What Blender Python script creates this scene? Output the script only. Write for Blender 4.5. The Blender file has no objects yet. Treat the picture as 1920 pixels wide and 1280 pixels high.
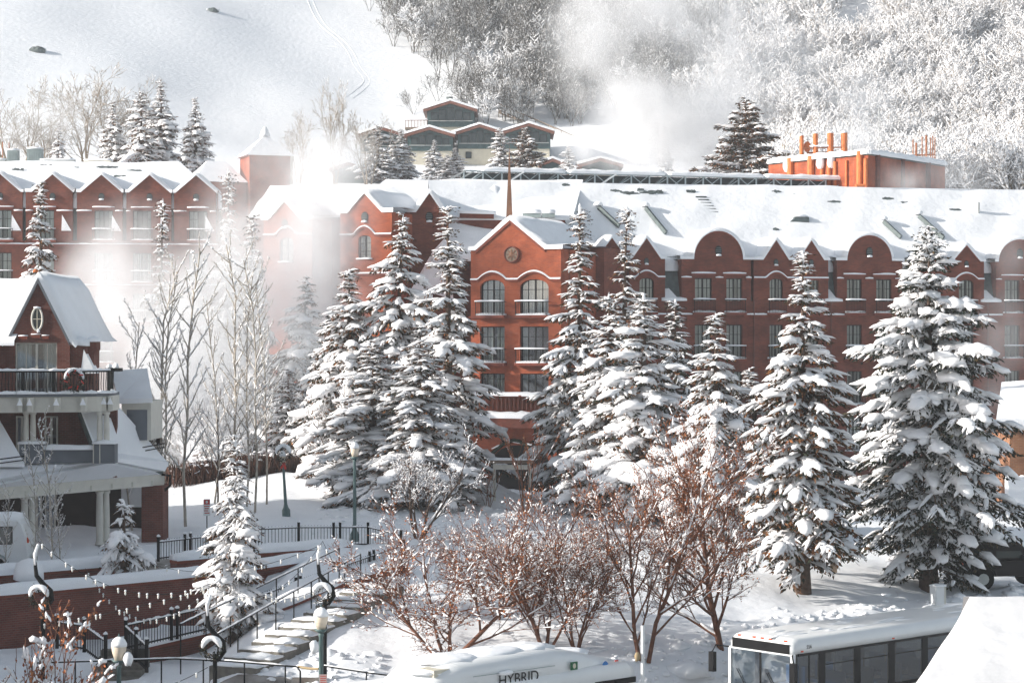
import bpy, math, random
import numpy as np
from mathutils import Vector, Matrix

# ------------------------------------------------------------------ camera, sky, sun, exposure
scene = bpy.context.scene
R_ = math.radians
FPX, ZC = 4000.0, 12.0            # focal length in photo pixels (1920 wide), eye height above the street
cam_d = bpy.data.cameras.new('camera')
cam_d.sensor_width = 36.0
cam_d.lens = 36.0 * FPX / 1920.0
cam_d.clip_start, cam_d.clip_end = 0.5, 4000
cam = bpy.data.objects.new('camera', cam_d)
scene.collection.objects.link(cam)
cam.location = (0, 0, ZC)
cam.rotation_euler = (R_(90), 0, 0)
scene.camera = cam

SUN_EL, SUN_AZ = R_(20), R_(11)     # from the left, a touch behind the camera
SUN = Vector((-math.cos(SUN_EL)*math.cos(SUN_AZ), -math.cos(SUN_EL)*math.sin(SUN_AZ), math.sin(SUN_EL)))
world = bpy.data.worlds.new('World'); scene.world = world
world.use_nodes = True
wn = world.node_tree.nodes; wl = world.node_tree.links
sky = wn.new('ShaderNodeTexSky'); sky.sky_type = 'NISHITA'; sky.sun_disc = False
sky.sun_elevation = SUN_EL
sky.sun_rotation = math.atan2(SUN.x, SUN.y)
sky.altitude = 1000; sky.air_density = 1.0; sky.dust_density = 3.0; sky.ozone_density = 1.0
bg = wn['Background']; bg.inputs['Strength'].default_value = 0.1
hsv = wn.new('ShaderNodeHueSaturation'); hsv.inputs['Saturation'].default_value = 0.6; hsv.inputs['Hue'].default_value = 0.485
wl.new(sky.outputs['Color'], hsv.inputs['Color']); wl.new(hsv.outputs['Color'], bg.inputs['Color'])
sun_d = bpy.data.lights.new('sun', 'SUN'); sun_d.energy = 5.0; sun_d.angle = R_(0.53); sun_d.color = (1.0, 0.94, 0.86)
sun = bpy.data.objects.new('sun', sun_d); scene.collection.objects.link(sun)
sun.rotation_euler = SUN.to_track_quat('Z', 'Y').to_euler()
sun.location = SUN * 200
scene.view_settings.view_transform = 'Standard'
scene.view_settings.look = 'None'
scene.view_settings.exposure = 0.75
scene.view_settings.gamma = 1.0
scene.view_settings.use_curve_mapping = False
scene.render.engine = 'CYCLES'
cy = scene.cycles
cy.max_bounces = 8; cy.diffuse_bounces = 3; cy.glossy_bounces = 2; cy.transmission_bounces = 3
cy.transparent_max_bounces = 12; cy.volume_bounces = 4
cy.use_denoising = True
cy.use_adaptive_sampling = True; cy.adaptive_threshold = 0.035
cy.caustics_reflective = False; cy.caustics_refractive = False

COL = scene.collection
rnd = random.Random(7)

# ------------------------------------------------------------------ helpers
def P(px, py, d):
    return Vector(((px-960)*d/FPX, d, ZC+(640-py)*d/FPX))
def PX(px, d): return (px-960)*d/FPX
def PZ(py, d): return ZC+(640-py)*d/FPX

def tag(o, label=None, cat=None, group=None, kind=None):
    if label: o['label'] = label
    if cat: o['category'] = cat
    if group: o['group'] = group
    if kind: o['kind'] = kind
    return o
def empty(name, loc=(0, 0, 0), rz=0, label=None, cat=None, group=None):
    o = bpy.data.objects.new(name, None); COL.objects.link(o)
    o.location = loc; o.rotation_euler = (0, 0, rz); o.empty_display_size = 0.2
    return tag(o, label, cat, group)
def link(name, me, parent=None, mtx=None, loc=None):
    o = bpy.data.objects.new(name, me); COL.objects.link(o)
    if parent is not None: o.parent = parent
    if mtx is not None: o.matrix_local = mtx
    if loc is not None: o.location = loc
    return o
def copy_tree(o, parent=None):
    c = o.copy(); COL.objects.link(c)
    if parent is not None: c.parent = parent
    for ch in o.children: copy_tree(ch, c)
    return c

def np_mesh(name, V, Fs, mat, smooth=False, mats=None, midx=None):
    """V (n,3); Fs list of (m,k) int arrays."""
    me = bpy.data.meshes.new(name)
    V = np.asarray(V, dtype=np.float32)
    me.vertices.add(len(V)); me.vertices.foreach_set('co', V.ravel())
    tot = []; loops = []
    for f in Fs:
        f = np.asarray(f, dtype=np.int32)
        if len(f) == 0: continue
        tot.append(np.full(len(f), f.shape[1], np.int32)); loops.append(f.ravel())
    tot = np.concatenate(tot); loops = np.concatenate(loops)
    me.loops.add(len(loops)); me.loops.foreach_set('vertex_index', loops)
    me.polygons.add(len(tot))
    st = np.zeros(len(tot), np.int32); st[1:] = np.cumsum(tot)[:-1]
    me.polygons.foreach_set('loop_start', st)
    me.polygons.foreach_set('loop_total', tot)
    if smooth: me.polygons.foreach_set('use_smooth', np.ones(len(tot), bool))
    if mats:
        for m in mats: me.materials.append(m)
        if midx is not None: me.polygons.foreach_set('material_index', np.asarray(midx, np.int32))
    else: me.materials.append(mat)
    me.update(calc_edges=True)
    return me

class MB:
    """collects simple shapes, builds ONE mesh object"""
    def __init__(s): s.v = []; s.f = []
    def add(s, vs, fs):
        n = len(s.v); s.v.extend([tuple(v) for v in vs]); s.f.extend([tuple(i+n for i in f) for f in fs]); return s
    def box(s, x0, x1, y0, y1, z0, z1):
        return s.add([(x0,y0,z0),(x1,y0,z0),(x1,y1,z0),(x0,y1,z0),(x0,y0,z1),(x1,y0,z1),(x1,y1,z1),(x0,y1,z1)],
            [(0,3,2,1),(4,5,6,7),(0,1,5,4),(1,2,6,5),(2,3,7,6),(3,0,4,7)])
    def hexa(s, p):
        return s.add(p, [(0,3,2,1),(4,5,6,7),(0,1,5,4),(1,2,6,5),(2,3,7,6),(3,0,4,7)])
    def beam(s, a, b, w, h, up=(0,0,1)):
        a = Vector(a); b = Vector(b); d = (b-a).normalized(); u = Vector(up)
        if abs(d.dot(u)) > .98: u = Vector((0, 1, 0))
        y = u.cross(d).normalized()*(w/2); z = d.cross(y).normalized()*(h/2)
        return s.hexa([a-y-z, a+y-z, b+y-z, b-y-z, a-y+z, a+y+z, b+y+z, b-y+z])
    def quad(s, a, b, c, d): return s.add([a, b, c, d], [(0,1,2,3)])
    def prism(s, poly, y0, y1):
        """poly: (x,z) counter-clockwise seen from -y; extruded y0->y1"""
        n = len(poly)
        vs = [(x, y0, z) for x, z in poly]+[(x, y1, z) for x, z in poly]
        fs = [tuple(range(n)), tuple(range(2*n-1, n-1, -1))]
        for i in range(n):
            j = (i+1) % n
            fs.append((i, i+n, j+n, j))
        return s.add(vs, fs)
    def prism_z(s, poly, z0, z1):
        n = len(poly)
        vs = [(x, y, z0) for x, y in poly]+[(x, y, z1) for x, y in poly]
        fs = [tuple(range(n-1, -1, -1)), tuple(range(n, 2*n))]
        for i in range(n):
            j = (i+1) % n
            fs.append((i, j, j+n, i+n))
        return s.add(vs, fs)
    def tube(s, pts, r, n=8, cap=True):
        pts = [Vector(p) for p in pts]; m = len(pts)
        rs = r if isinstance(r, (list, tuple)) else [r]*m
        vs = []; u = None
        for i, p in enumerate(pts):
            t = (pts[min(i+1, m-1)]-pts[max(i-1, 0)]).normalized()
            if u is None:
                u = Vector((0, 0, 1)).cross(t) if abs(t.z) < .95 else Vector((1, 0, 0)).cross(t)
            u = (u-t*u.dot(t)).normalized(); w = t.cross(u)
            for k in range(n):
                a = 2*math.pi*k/n
                vs.append(p+(u*math.cos(a)+w*math.sin(a))*rs[i])
        fs = []
        for i in range(m-1):
            for k in range(n):
                k2 = (k+1) % n
                fs.append((i*n+k, i*n+k2, (i+1)*n+k2, (i+1)*n+k))
        if cap: fs += [tuple(range(n-1, -1, -1)), tuple((m-1)*n+k for k in range(n))]
        return s.add(vs, fs)
    def lathe(s, prof, c=(0,0,0), n=12, sx=1, sy=1):
        """prof: (r,z) bottom to top"""
        vs = []; m = len(prof)
        for r, z in prof:
            for k in range(n):
                a = 2*math.pi*k/n
                vs.append((c[0]+r*sx*math.cos(a), c[1]+r*sy*math.sin(a), c[2]+z))
        fs = []
        for i in range(m-1):
            for k in range(n):
                k2 = (k+1) % n
                fs.append((i*n+k, i*n+k2, (i+1)*n+k2, (i+1)*n+k))
        fs += [tuple(range(n-1, -1, -1)), tuple((m-1)*n+k for k in range(n))]
        return s.add(vs, fs)
    def blob(s, c, rx, ry, rz, n=8, m=5, jit=.12, seed=0, flat=-.25):
        r = random.Random(seed*7919+int(abs(c[0])*100)+int(abs(c[2])*37))
        prof = []
        for i in range(m+1):
            a = -math.pi/2+math.pi*i/m
            prof.append((math.cos(a), max(math.sin(a), flat)))
        vs = []
        for i, (rr, z) in enumerate(prof):
            for k in range(n):
                a = 2*math.pi*k/n; j = 1+r.uniform(-jit, jit)
                vs.append((c[0]+rr*rx*math.cos(a)*j, c[1]+rr*ry*math.sin(a)*j, c[2]+z*rz*(1+r.uniform(-jit, jit)*.6)))
        fs = []
        for i in range(m):
            for k in range(n):
                k2 = (k+1) % n
                fs.append((i*n+k, i*n+k2, (i+1)*n+k2, (i+1)*n+k))
        return s.add(vs, fs)
    def snowbar(s, a, b, w, h, lump=.18, seed=1, step=.35):
        """rounded snow ridge lying on a rail / ledge / wall top between a and b (a, b on its underside)"""
        a = Vector(a); b = Vector(b); L = (b-a).length; n = max(2, int(L/step)); r = random.Random(seed+int(L*10))
        d = (b-a)/L; y = Vector((0, 0, 1)).cross(d)
        if y.length < .1: y = Vector((1, 0, 0))
        y.normalize()
        vs = []
        prof = [(-1, -.06), (-1.02, .4), (-.68, .86), (0, 1.02), (.68, .86), (1.02, .4), (1, -.06)]
        k = len(prof)
        for i in range(n+1):
            t = i/n; e = 1.0
            if i in (0, n): e = .72
            hh = h*(1+r.uniform(-lump, lump))*e; ww = w/2*(1+r.uniform(-lump, lump)*.5)*(.9 if e < 1 else 1)
            for py, pz in prof:
                vs.append(a+d*(L*t)+y*(py*ww)+Vector((0, 0, pz*hh)))
        fs = []
        for i in range(n):
            for q in range(k-1):
                fs.append((i*k+q, (i+1)*k+q, (i+1)*k+q+1, i*k+q+1))
        fs.append(tuple(range(k))); fs.append(tuple(n*k+q for q in range(k-1, -1, -1)))
        return s.add(vs, fs)
    def mesh(s, name, mat, smooth=False):
        me = bpy.data.meshes.new(name); me.from_pydata(s.v, [], s.f)
        me.materials.append(mat)
        if smooth: me.polygons.foreach_set('use_smooth', [True]*len(me.polygons))
        me.update(); return me
    def build(s, name, mat, parent=None, smooth=False, mtx=None, loc=None):
        return link(name, s.mesh(name, mat, smooth), parent, mtx, loc)

def wob(x, y, seed=0, k=6, f=1.0):
    """cheap smooth noise, sum of sines, about -1..1 (numpy friendly)"""
    r = random.Random(seed); out = 0
    for i in range(k):
        a = r.uniform(0, 6.283); w = f*(.5+1.7*r.random()); ph = r.uniform(0, 6.283)
        out = out+np.sin((x*math.cos(a)+y*math.sin(a))*w+ph)
    return out/k*1.4

# ------------------------------------------------------------------ materials
def mat(name, col, rough=.75, var=.0, vscale=2.0, bump=0.0, bscale=20.0, metal=0.0, spec=.3, col2=None, detail=4):
    m = bpy.data.materials.new(name); m.use_nodes = True
    nt = m.node_tree; b = nt.nodes['Principled BSDF']
    b.inputs['Roughness'].default_value = rough; b.inputs['Metallic'].default_value = metal
    b.inputs['Specular IOR Level'].default_value = spec
    b.inputs['Base Color'].default_value = (*col, 1)
    if var or col2 or bump:
        tc = nt.nodes.new('ShaderNodeTexCoord')
    if var or col2:
        nz = nt.nodes.new('ShaderNodeTexNoise'); nz.inputs['Scale'].default_value = vscale; nz.inputs['Detail'].default_value = detail
        nt.links.new(tc.outputs['Object'], nz.inputs['Vector'])
        rp = nt.nodes.new('ShaderNodeValToRGB')
        c2 = col2 if col2 else tuple(min(1, c*(1+var)) for c in col)
        c1 = col if col2 else tuple(c*(1-var) for c in col)
        rp.color_ramp.elements[0].position = .32; rp.color_ramp.elements[1].position = .68
        rp.color_ramp.elements[0].color = (*c1, 1); rp.color_ramp.elements[1].color = (*c2, 1)
        nt.links.new(nz.outputs['Fac'], rp.inputs['Fac']); nt.links.new(rp.outputs['Color'], b.inputs['Base Color'])
    if bump:
        n2 = nt.nodes.new('ShaderNodeTexNoise'); n2.inputs['Scale'].default_value = bscale; n2.inputs['Detail'].default_value = 3
        nt.links.new(tc.outputs['Object'], n2.inputs['Vector'])
        bp = nt.nodes.new('ShaderNodeBump'); bp.inputs['Strength'].default_value = bump; bp.inputs['Distance'].default_value = .08
        nt.links.new(n2.outputs['Fac'], bp.inputs['Height']); nt.links.new(bp.outputs['Normal'], b.inputs['Normal'])
    return m

def brick_mat(name, c1, c2, mortar, scale=1.0):
    m = bpy.data.materials.new(name); m.use_nodes = True
    nt = m.node_tree; N = nt.nodes; L = nt.links; b = N['Principled BSDF']
    b.inputs['Roughness'].default_value = .85; b.inputs['Specular IOR Level'].default_value = .2
    tc = N.new('ShaderNodeTexCoord'); sp = N.new('ShaderNodeSeparateXYZ'); L.new(tc.outputs['Object'], sp.inputs[0])
    ad = N.new('ShaderNodeMath'); ad.operation = 'ADD'; L.new(sp.outputs['X'], ad.inputs[0]); L.new(sp.outputs['Y'], ad.inputs[1])
    cb = N.new('ShaderNodeCombineXYZ'); L.new(ad.outputs[0], cb.inputs['X']); L.new(sp.outputs['Z'], cb.inputs['Y'])
    br = N.new('ShaderNodeTexBrick'); L.new(cb.outputs[0], br.inputs['Vector'])
    br.inputs['Scale'].default_value = scale
    br.inputs['Brick Width'].default_value = .23; br.inputs['Row Height'].default_value = .078; br.inputs['Mortar Size'].default_value = .009
    br.inputs['Color1'].default_value = (*c1, 1); br.inputs['Color2'].default_value = (*c2, 1); br.inputs['Mortar'].default_value = (*mortar, 1)
    nz = N.new('ShaderNodeTexNoise'); nz.inputs['Scale'].default_value = .9; nz.inputs['Detail'].default_value = 6
    L.new(tc.outputs['Object'], nz.inputs['Vector'])
    mx = N.new('ShaderNodeMix'); mx.data_type = 'RGBA'; mx.blend_type = 'MULTIPLY'; mx.inputs[0].default_value = .75
    rp = N.new('ShaderNodeValToRGB'); rp.color_ramp.elements[0].position = .3; rp.color_ramp.elements[1].position = .7
    rp.color_ramp.elements[0].color = (.48, .46, .47, 1); rp.color_ramp.elements[1].color = (1.15, 1.12, 1.1, 1)
    L.new(nz.outputs['Fac'], rp.inputs['Fac'])
    L.new(br.outputs['Color'], mx.inputs[6]); L.new(rp.outputs['Color'], mx.inputs[7]); L.new(mx.outputs[2], b.inputs['Base Color'])
    bp = N.new('ShaderNodeBump'); bp.inputs['Strength'].default_value = .5; bp.inputs['Distance'].default_value = .02; bp.invert = True
    L.new(br.outputs['Fac'], bp.inputs['Height']); L.new(bp.outputs['Normal'], b.inputs['Normal'])
    return m

def island_mat(name, stops, rough=.8):
    """colour varies leaf by leaf"""
    m = bpy.data.materials.new(name); m.use_nodes = True
    nt = m.node_tree; b = nt.nodes['Principled BSDF']; b.inputs['Roughness'].default_value = rough
    b.inputs['Specular IOR Level'].default_value = .15
    g = nt.nodes.new('ShaderNodeNewGeometry'); rp = nt.nodes.new('ShaderNodeValToRGB')
    while len(rp.color_ramp.elements) < len(stops): rp.color_ramp.elements.new(.5)
    for e, (p, c) in zip(rp.color_ramp.elements, stops): e.position = p; e.color = (*c, 1)
    nt.links.new(g.outputs['Random Per Island'], rp.inputs['Fac']); nt.links.new(rp.outputs['Color'], b.inputs['Base Color'])
    return m

def pane_mat(name, tint=(.75, .82, .85), refl=.22):
    m = bpy.data.materials.new(name); m.use_nodes = True
    nt = m.node_tree; N = nt.nodes; L = nt.links
    N.remove(N['Principled BSDF'])
    tr = N.new('ShaderNodeBsdfTransparent'); tr.inputs[0].default_value = (*tint, 1)
    gl = N.new('ShaderNodeBsdfGlossy'); gl.inputs['Roughness'].default_value = .03; gl.inputs[0].default_value = (.9, .95, 1, 1)
    mx = N.new('ShaderNodeMixShader'); mx.inputs[0].default_value = refl
    L.new(tr.outputs[0], mx.inputs[1]); L.new(gl.outputs[0], mx.inputs[2]); L.new(mx.outputs[0], N['Material Output'].inputs['Surface'])
    return m

m_snow = mat('snow', (.86, .875, .90), .7, bump=.45, bscale=2.2, var=.03, vscale=.8, spec=.2)
m_snow_ground = mat('snow_ground', (.87, .885, .91), .75, bump=.6, bscale=1.6, col2=(.82, .84, .87), vscale=.6, spec=.15, detail=8)
m_snow_tree = mat('snow_tree', (.89, .89, .905), .7, bump=.25, bscale=9, spec=.15)
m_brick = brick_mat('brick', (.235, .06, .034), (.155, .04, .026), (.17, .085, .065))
m_brick_lit = brick_mat('brick_sunlit', (.42, .092, .034), (.31, .066, .028), (.30, .13, .085))  # sunlight put into the brick colour: brighter orange copy for lit walls
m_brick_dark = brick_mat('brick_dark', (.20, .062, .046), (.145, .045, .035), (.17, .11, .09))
m_stone = mat('lintel_brick', (.20, .055, .036), .85, var=.15, vscale=4)
m_frame = mat('window_frame', (.022, .025, .025), .6, spec=.15)
m_pane = pane_mat('pane', (.62, .68, .70), .2)
m_pane_dark = pane_mat('pane_dark', (.16, .2, .21), .3)
m_pane_bus = pane_mat('bus_glass', (.12, .125, .125), .06)
m_curtain = mat('curtain', (.62, .61, .56), .9, var=.06, vscale=5)
m_room = mat('room_dark', (.02, .019, .018), .9, spec=.1)  # near-black panels behind the windows, standing in for unlit rooms
m_slate = mat('slate', (.10, .125, .125), .6, var=.2, vscale=3, bump=.3, bscale=8)
m_iron = mat('black_iron', (.007, .008, .009), .6, spec=.12)
m_steel = mat('truss_steel', (.36, .42, .44), .45, metal=.3, var=.1)
m_dark = mat('truss_back', (.06, .075, .08), .7)
m_spire = mat('spire_wood', (.20, .10, .06), .6, var=.2, vscale=2)
m_vent = mat('vent_metal', (.25, .30, .30), .5, var=.1)
m_cream = mat('cream_trim', (.62, .60, .54), .7, var=.05, vscale=3)
m_teal = mat('teal_siding', (.055, .10, .105), .6, var=.25, vscale=3)
m_stucco = mat('cream_stucco', (.60, .56, .46), .9, var=.06)
m_fascia = mat('brown_fascia', (.20, .085, .06), .6, var=.15)
m_grey = mat('grey_panel', (.13, .145, .165), .7, var=.1)
m_needle = island_mat('needles', [(0, (.010, .015, .009)), (.35, (.022, .028, .015)), (.6, (.08, .042, .02)), (1, (.25, .105, .04))])
m_needle_dk = island_mat('needles_dark', [(0, (.007, .013, .010)), (.6, (.018, .028, .018)), (.9, (.07, .055, .03)), (1, (.13, .07, .035))])
m_bark = mat('bark', (.09, .06, .045), .9, var=.3, vscale=6, bump=.4, bscale=14)
m_bark_red = mat('bark_red', (.15, .065, .04), .9, var=.3, vscale=6)
m_aspen = mat('aspen_bark', (.46, .42, .36), .85, col2=(.24, .21, .18), vscale=3.0)
m_twig_grey = mat('grey_twigs', (.105, .10, .09), .9, var=.25, vscale=1)
m_twig_tan = mat('tan_twigs', (.26, .21, .155), .9, var=.2, vscale=1)
m_bud = island_mat('russet_buds', [(0, (.18, .055, .025)), (.6, (.38, .125, .05)), (1, (.52, .24, .11))])
m_lamp_green = mat('lamp_post_green', (.085, .14, .14), .5, var=.1, spec=.4)
m_globe = mat('lamp_globe', (.72, .62, .50), .4, var=.05)
m_road = mat('slushy_road', (.11, .09, .075), .8, col2=(.34, .325, .31), vscale=1.4, bump=.3, bscale=5, detail=8)
m_concrete = mat('step_stone', (.16, .15, .13), .85, var=.2, vscale=5)
m_red = mat('red_bow', (.5, .03, .02), .6)
m_white = mat('white_paint', (.72, .74, .75), .35, spec=.5, var=.02)
m_black = mat('black_paint', (.006, .006, .007), .4, spec=.18)
m_rubber = mat('rubber', (.012, .012, .012), .9, spec=.1)
m_amber = mat('amber_lens', (.6, .08, .03), .3)
m_blue = mat('blue_stripe', (.03, .17, .45), .4)
m_mag = mat('magenta_stripe', (.30, .05, .12), .4)
m_bulb = mat('frosted_bulb', (.8, .78, .72), .3)
m_rope = mat('rope', (.35, .27, .16), .9)
m_orange_pipe = mat('orange_pipe', (.52, .155, .05), .7, var=.15, vscale=3)
m_rust = mat('rusty_iron', (.30, .12, .06), .8, var=.3, vscale=5)
m_hvac = mat('hvac_metal', (.45, .47, .46), .5, var=.1)
m_wood = mat('weathered_wood', (.22, .17, .13), .85, var=.2)
m_hedge = island_mat('hedge_twigs', [(0, (.03, .018, .014)), (.6, (.075, .035, .024)), (1, (.13, .06, .04))])
# ------------------------------------------------------------------ terrain
# retaining walls run with the street grid, up to the right
WA = [(-20.5, 69.9), (-17.6, 72.3), (-10.9, 77.9), (-6.8, 83.5)]
def curb(x):
    x = np.asarray(x, dtype=float)
    return np.interp(x, [-400, -5, 3, 5.5, 16, 26, 400], [60.5, 60.5, 63.6, 66, 75.6, 84, 400])
def ss(a, b, x):
    t = np.clip((x-a)/(b-a), 0, 1); return t*t*(3-2*t)
def wall_side(x, y, off=0.0):
    """signed distance behind wall A (positive = uphill side)"""
    d = np.array([6.7, 5.6]); d = d/np.hypot(*d)
    nx, ny = -d[1], d[0]
    return (x-WA[1][0])*nx+(y-WA[1][1])*ny-off
def H(x, y):
    x = np.asarray(x, dtype=float); y = np.asarray(y, dtype=float)
    s = y-curb(x)
    h = np.interp(s, [-1000, 0, .5, 2.5, 5, 11, 22, 34], [0, 0, .7, 2.0, 2.35, 3.3, 3.8, 3.9])
    # left: paved plaza level in front of the retaining wall, higher ground behind it
    left = ss(-7.5, -10.5, x)
    plaza = np.interp(s, [-1000, 0, .8, 2.5, 9, 14, 30], [0, 0, .9, 1.45, 1.5, 1.55, 2.6])
    h = h*(1-left)+plaza*left
    up = ss(0.05, .5, wall_side(x, y))*ss(-5.0, -7.2, x)*ss(92, 86, y)
    h = np.maximum(h, up*(3.2+.012*np.clip(y-72, 0, 30)))
    h = np.where((y > 80) & (x < -5), np.maximum(h, 3.4*ss(80, 88, y)), h)
    far = np.interp(y, [0, 95, 112, 138, 165, 180, 205, 255, 700], [0, 3.9, 3.8, 2.1, 2.6, 6, 24.5, 33, 233])
    t = ss(92, 100, y)
    h = h*(1-t)+far*t
    # uphill roll of the mid bank on the left
    h = h+1.3*np.exp(-((x+10)/9)**2-((y-112)/9)**2)
    bank = ss(.2, 2, s)*ss(140, 120, y)
    h = h+bank*(.13*wob(x, y, 3, 7, 1.1)+.07*wob(x, y, 5, 8, 3.4))
    pile = np.exp(-((s-3.2)/1.6)**2)*ss(5, 9, x)
    h = h+pile*(.28+.30*wob(x, y, 9, 8, 2.2))
    h = h+1.25*np.exp(-((x+1.9)/1.9)**2-((y-106)/2.2)**2)      # plough heap by the entrance
    hill = ss(215, 260, y)
    h = h+hill*(1.2*wob(x, y, 11, 6, .045)+.35*wob(x, y, 12, 6, .2))
    h = h+hill*3.5*ss(10, 60, x)*ss(250, 330, y)
    h = h+.26*6*np.log1p(np.exp(np.clip((-20-np.maximum(x, -160))/6, -30, 30)))*ss(226, 262, y)   # the ski run falls away to the right
    return h
def Hs(x, y): return float(H(x, y))
def hit(px, py, d0=50, d1=420):
    """where the sight line through a photo pixel meets the ground -> (x, y, z)"""
    ds = np.arange(d0, d1, .1); xs = (px-960)*ds/FPX; zr = ZC+(640-py)*ds/FPX
    g = H(xs, ds); k = np.argmax(zr <= g)
    d = ds[k] if zr[k] <= g[k] else d1
    return Vector(((px-960)*d/FPX, d, Hs((px-960)*d/FPX, d)))

xs = np.concatenate([np.arange(-420, -50, 14), np.arange(-50, 50, .55), np.arange(50, 421, 14)])
ys = np.concatenate([np.arange(-80, 50, 10), np.arange(50, 122, .55), np.arange(122, 200.1, 2.5)])
ys2 = np.concatenate([[ys[-1]], np.arange(204, 400, 2.5), np.arange(400, 701, 12)])
xs2 = np.concatenate([np.arange(-420, -110, 14), np.arange(-110, 110, 2.2), np.arange(110, 421, 14)])
def grid(name, xs, ys):
    X, Y = np.meshgrid(xs, ys); Z = H(X, Y)
    V = np.stack([X, Y, Z], -1).reshape(-1, 3); nx = len(xs); ny = len(ys)
    i = np.arange(nx*ny).reshape(ny, nx)
    Fq = np.stack([i[:-1, :-1], i[:-1, 1:], i[1:, 1:], i[1:, :-1]], -1).reshape(-1, 4)
    o = link(name, np_mesh(name, V, [Fq], m_snow_ground, smooth=True))
    o['kind'] = 'structure'; return o
grid('ground', xs, ys)
hillside = grid('hillside', xs2, ys2)

def sheet(name, pts, m, dz=.03, n=24, kind='structure'):
    """strip between two polylines following the ground: pts = list of (left xy, right xy)"""
    V = []; k = 6
    A = np.array([p[0] for p in pts], float); B = np.array([p[1] for p in pts], float)
    tt = np.linspace(0, len(pts)-1, n*(len(pts)-1)+1)
    for t in tt:
        i = min(int(t), len(pts)-2); f = t-i
        a = A[i]*(1-f)+A[i+1]*f; b = B[i]*(1-f)+B[i+1]*f
        for q in range(k+1):
            p = a*(1-q/k)+b*q/k
            V.append((p[0], p[1], Hs(*p)+dz))
    i = np.arange(len(V)).reshape(-1, k+1)
    Fq = np.stack([i[:-1, :-1], i[:-1, 1:], i[1:, 1:], i[1:, :-1]], -1).reshape(-1, 4)
    o = link(name, np_mesh(name, V, [Fq], m, smooth=True)); o['kind'] = kind; return o
sheet('street', [((-60, 50), (-60, 59.6)), ((-5, 50), (-5, 59.8)), ((5.5, 54), (5.5, 65.2)), ((26, 71), (26, 83))], m_road, .02, n=20)
sheet('driveway', [((-24, 78.2), (-24, 82.6)), ((-13.5, 79.9), (-13.5, 84.2)), ((-11.0, 82.6), (-11.0, 85.8))], m_road, .05, n=14)
sheet('sidewalk', [((-14.5, 62.2), (-14.5, 63.3)), ((-5.5, 62.1), (-5.5, 63.2))], m_road, .05)

# ------------------------------------------------------------------ tree makers
RING = np.array([(1, 0), (.5, .85), (-.5, .85), (-1, 0), (0, -.4)])
FX = np.array([0, .3, .75]); FW = np.array([.55, 1.0, .7]); FH = np.array([.55, 1.0, .7])
def finger_template():
    V = []
    for x, w, h in zip(FX, FW, FH):
        for y, z in RING: V.append((x, y*w, z*h))
    V.append((1.03, 0, .05)); V.append((-.06, 0, .1))
    q = []
    for i in range(2):
        for k in range(5):
            k2 = (k+1) % 5
            q.append((i*5+k, i*5+k2, (i+1)*5+k2, (i+1)*5+k))
    t = [(10+k, 10+(k+1) % 5, 15) for k in range(5)]+[((k+1) % 5, k, 16) for k in range(5)]
    return np.array(V, float), np.array(q), np.array(t)
FT = finger_template()
def stamp(T, O, Xd, Ln, Wd, Th, droop, rg, jit=.1):
    """copies of template T: origin O(n,3), direction Xd, length, width, thickness, droop"""
    V, q, t = T; n = len(O)
    X = Xd/np.linalg.norm(Xd, axis=1, keepdims=True)
    up = np.array([0, 0, 1.0])
    Y = np.cross(np.broadcast_to(up, X.shape), X); ln = np.linalg.norm(Y, axis=1, keepdims=True)
    Y = np.where(ln > 1e-3, Y/np.maximum(ln, 1e-3), np.array([0, 1.0, 0])); Z = np.cross(X, Y)
    vx, vy, vz = V[:, 0], V[:, 1], V[:, 2]
    W = (O[:, None, :]+X[:, None, :]*(Ln[:, None]*vx)[:, :, None]+Y[:, None, :]*(Wd[:, None]*vy)[:, :, None]
         + Z[:, None, :]*(Th[:, None]*vz)[:, :, None])
    W[:, :, 2] -= (droop*Ln)[:, None]*vx[None, :]**2
    W += rg.normal(0, 1, W.shape)*(jit*np.minimum(Wd, Th))[:, None, None]
    m = len(V); base = (np.arange(n)*m)[:, None, None]
    return W.reshape(-1, 3), (q[None]+base).reshape(-1, q.shape[1]), (t[None]+base).reshape(-1, t.shape[1])
def frusta(P0, P1, R0, R1, n=4):
    P0 = np.asarray(P0, float); P1 = np.asarray(P1, float); R0 = np.asarray(R0, float); R1 = np.asarray(R1, float)
    d = P1-P0; d = d/np.maximum(np.linalg.norm(d, axis=1, keepdims=True), 1e-6)
    ref = np.where(np.abs(d[:, 2:3]) > .9, np.array([1.0, 0, 0]), np.array([0, 0, 1.0]))
    u = np.cross(ref, d); u /= np.linalg.norm(u, axis=1, keepdims=True); w = np.cross(d, u)
    a = 2*np.pi*np.arange(n)/n; c = np.cos(a)[None, :, None]; s = np.sin(a)[None, :, None]
    ringv = u[:, None]*c+w[:, None]*s
    A = P0[:, None]+ringv*R0[:, None, None]; B = P1[:, None]+ringv*R1[:, None, None]
    V = np.concatenate([A, B], 1).reshape(-1, 3); m = len(P0)
    k = np.arange(n); k2 = (k+1) % n
    q = np.stack([k, k2, k2+n, k+n], -1)[None]+(np.arange(m)*2*n)[:, None, None]
    return V, q.reshape(-1, 4)
def blades(O, D, L, W, rg):
    """needle tufts: thin diamonds from O along D"""
    D = D/np.linalg.norm(D, axis=1, keepdims=True)
    r = rg.normal(0, 1, D.shape); S = np.cross(D, r); S /= np.maximum(np.linalg.norm(S, axis=1, keepdims=True), 1e-6)
    V = np.stack([O, O+D*(L*.45)[:, None]+S*W[:, None], O+D*L[:, None], O+D*(L*.45)[:, None]-S*W[:, None]], 1).reshape(-1, 3)
    q = np.arange(len(O)*4).reshape(-1, 4)
    return V, q
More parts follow.
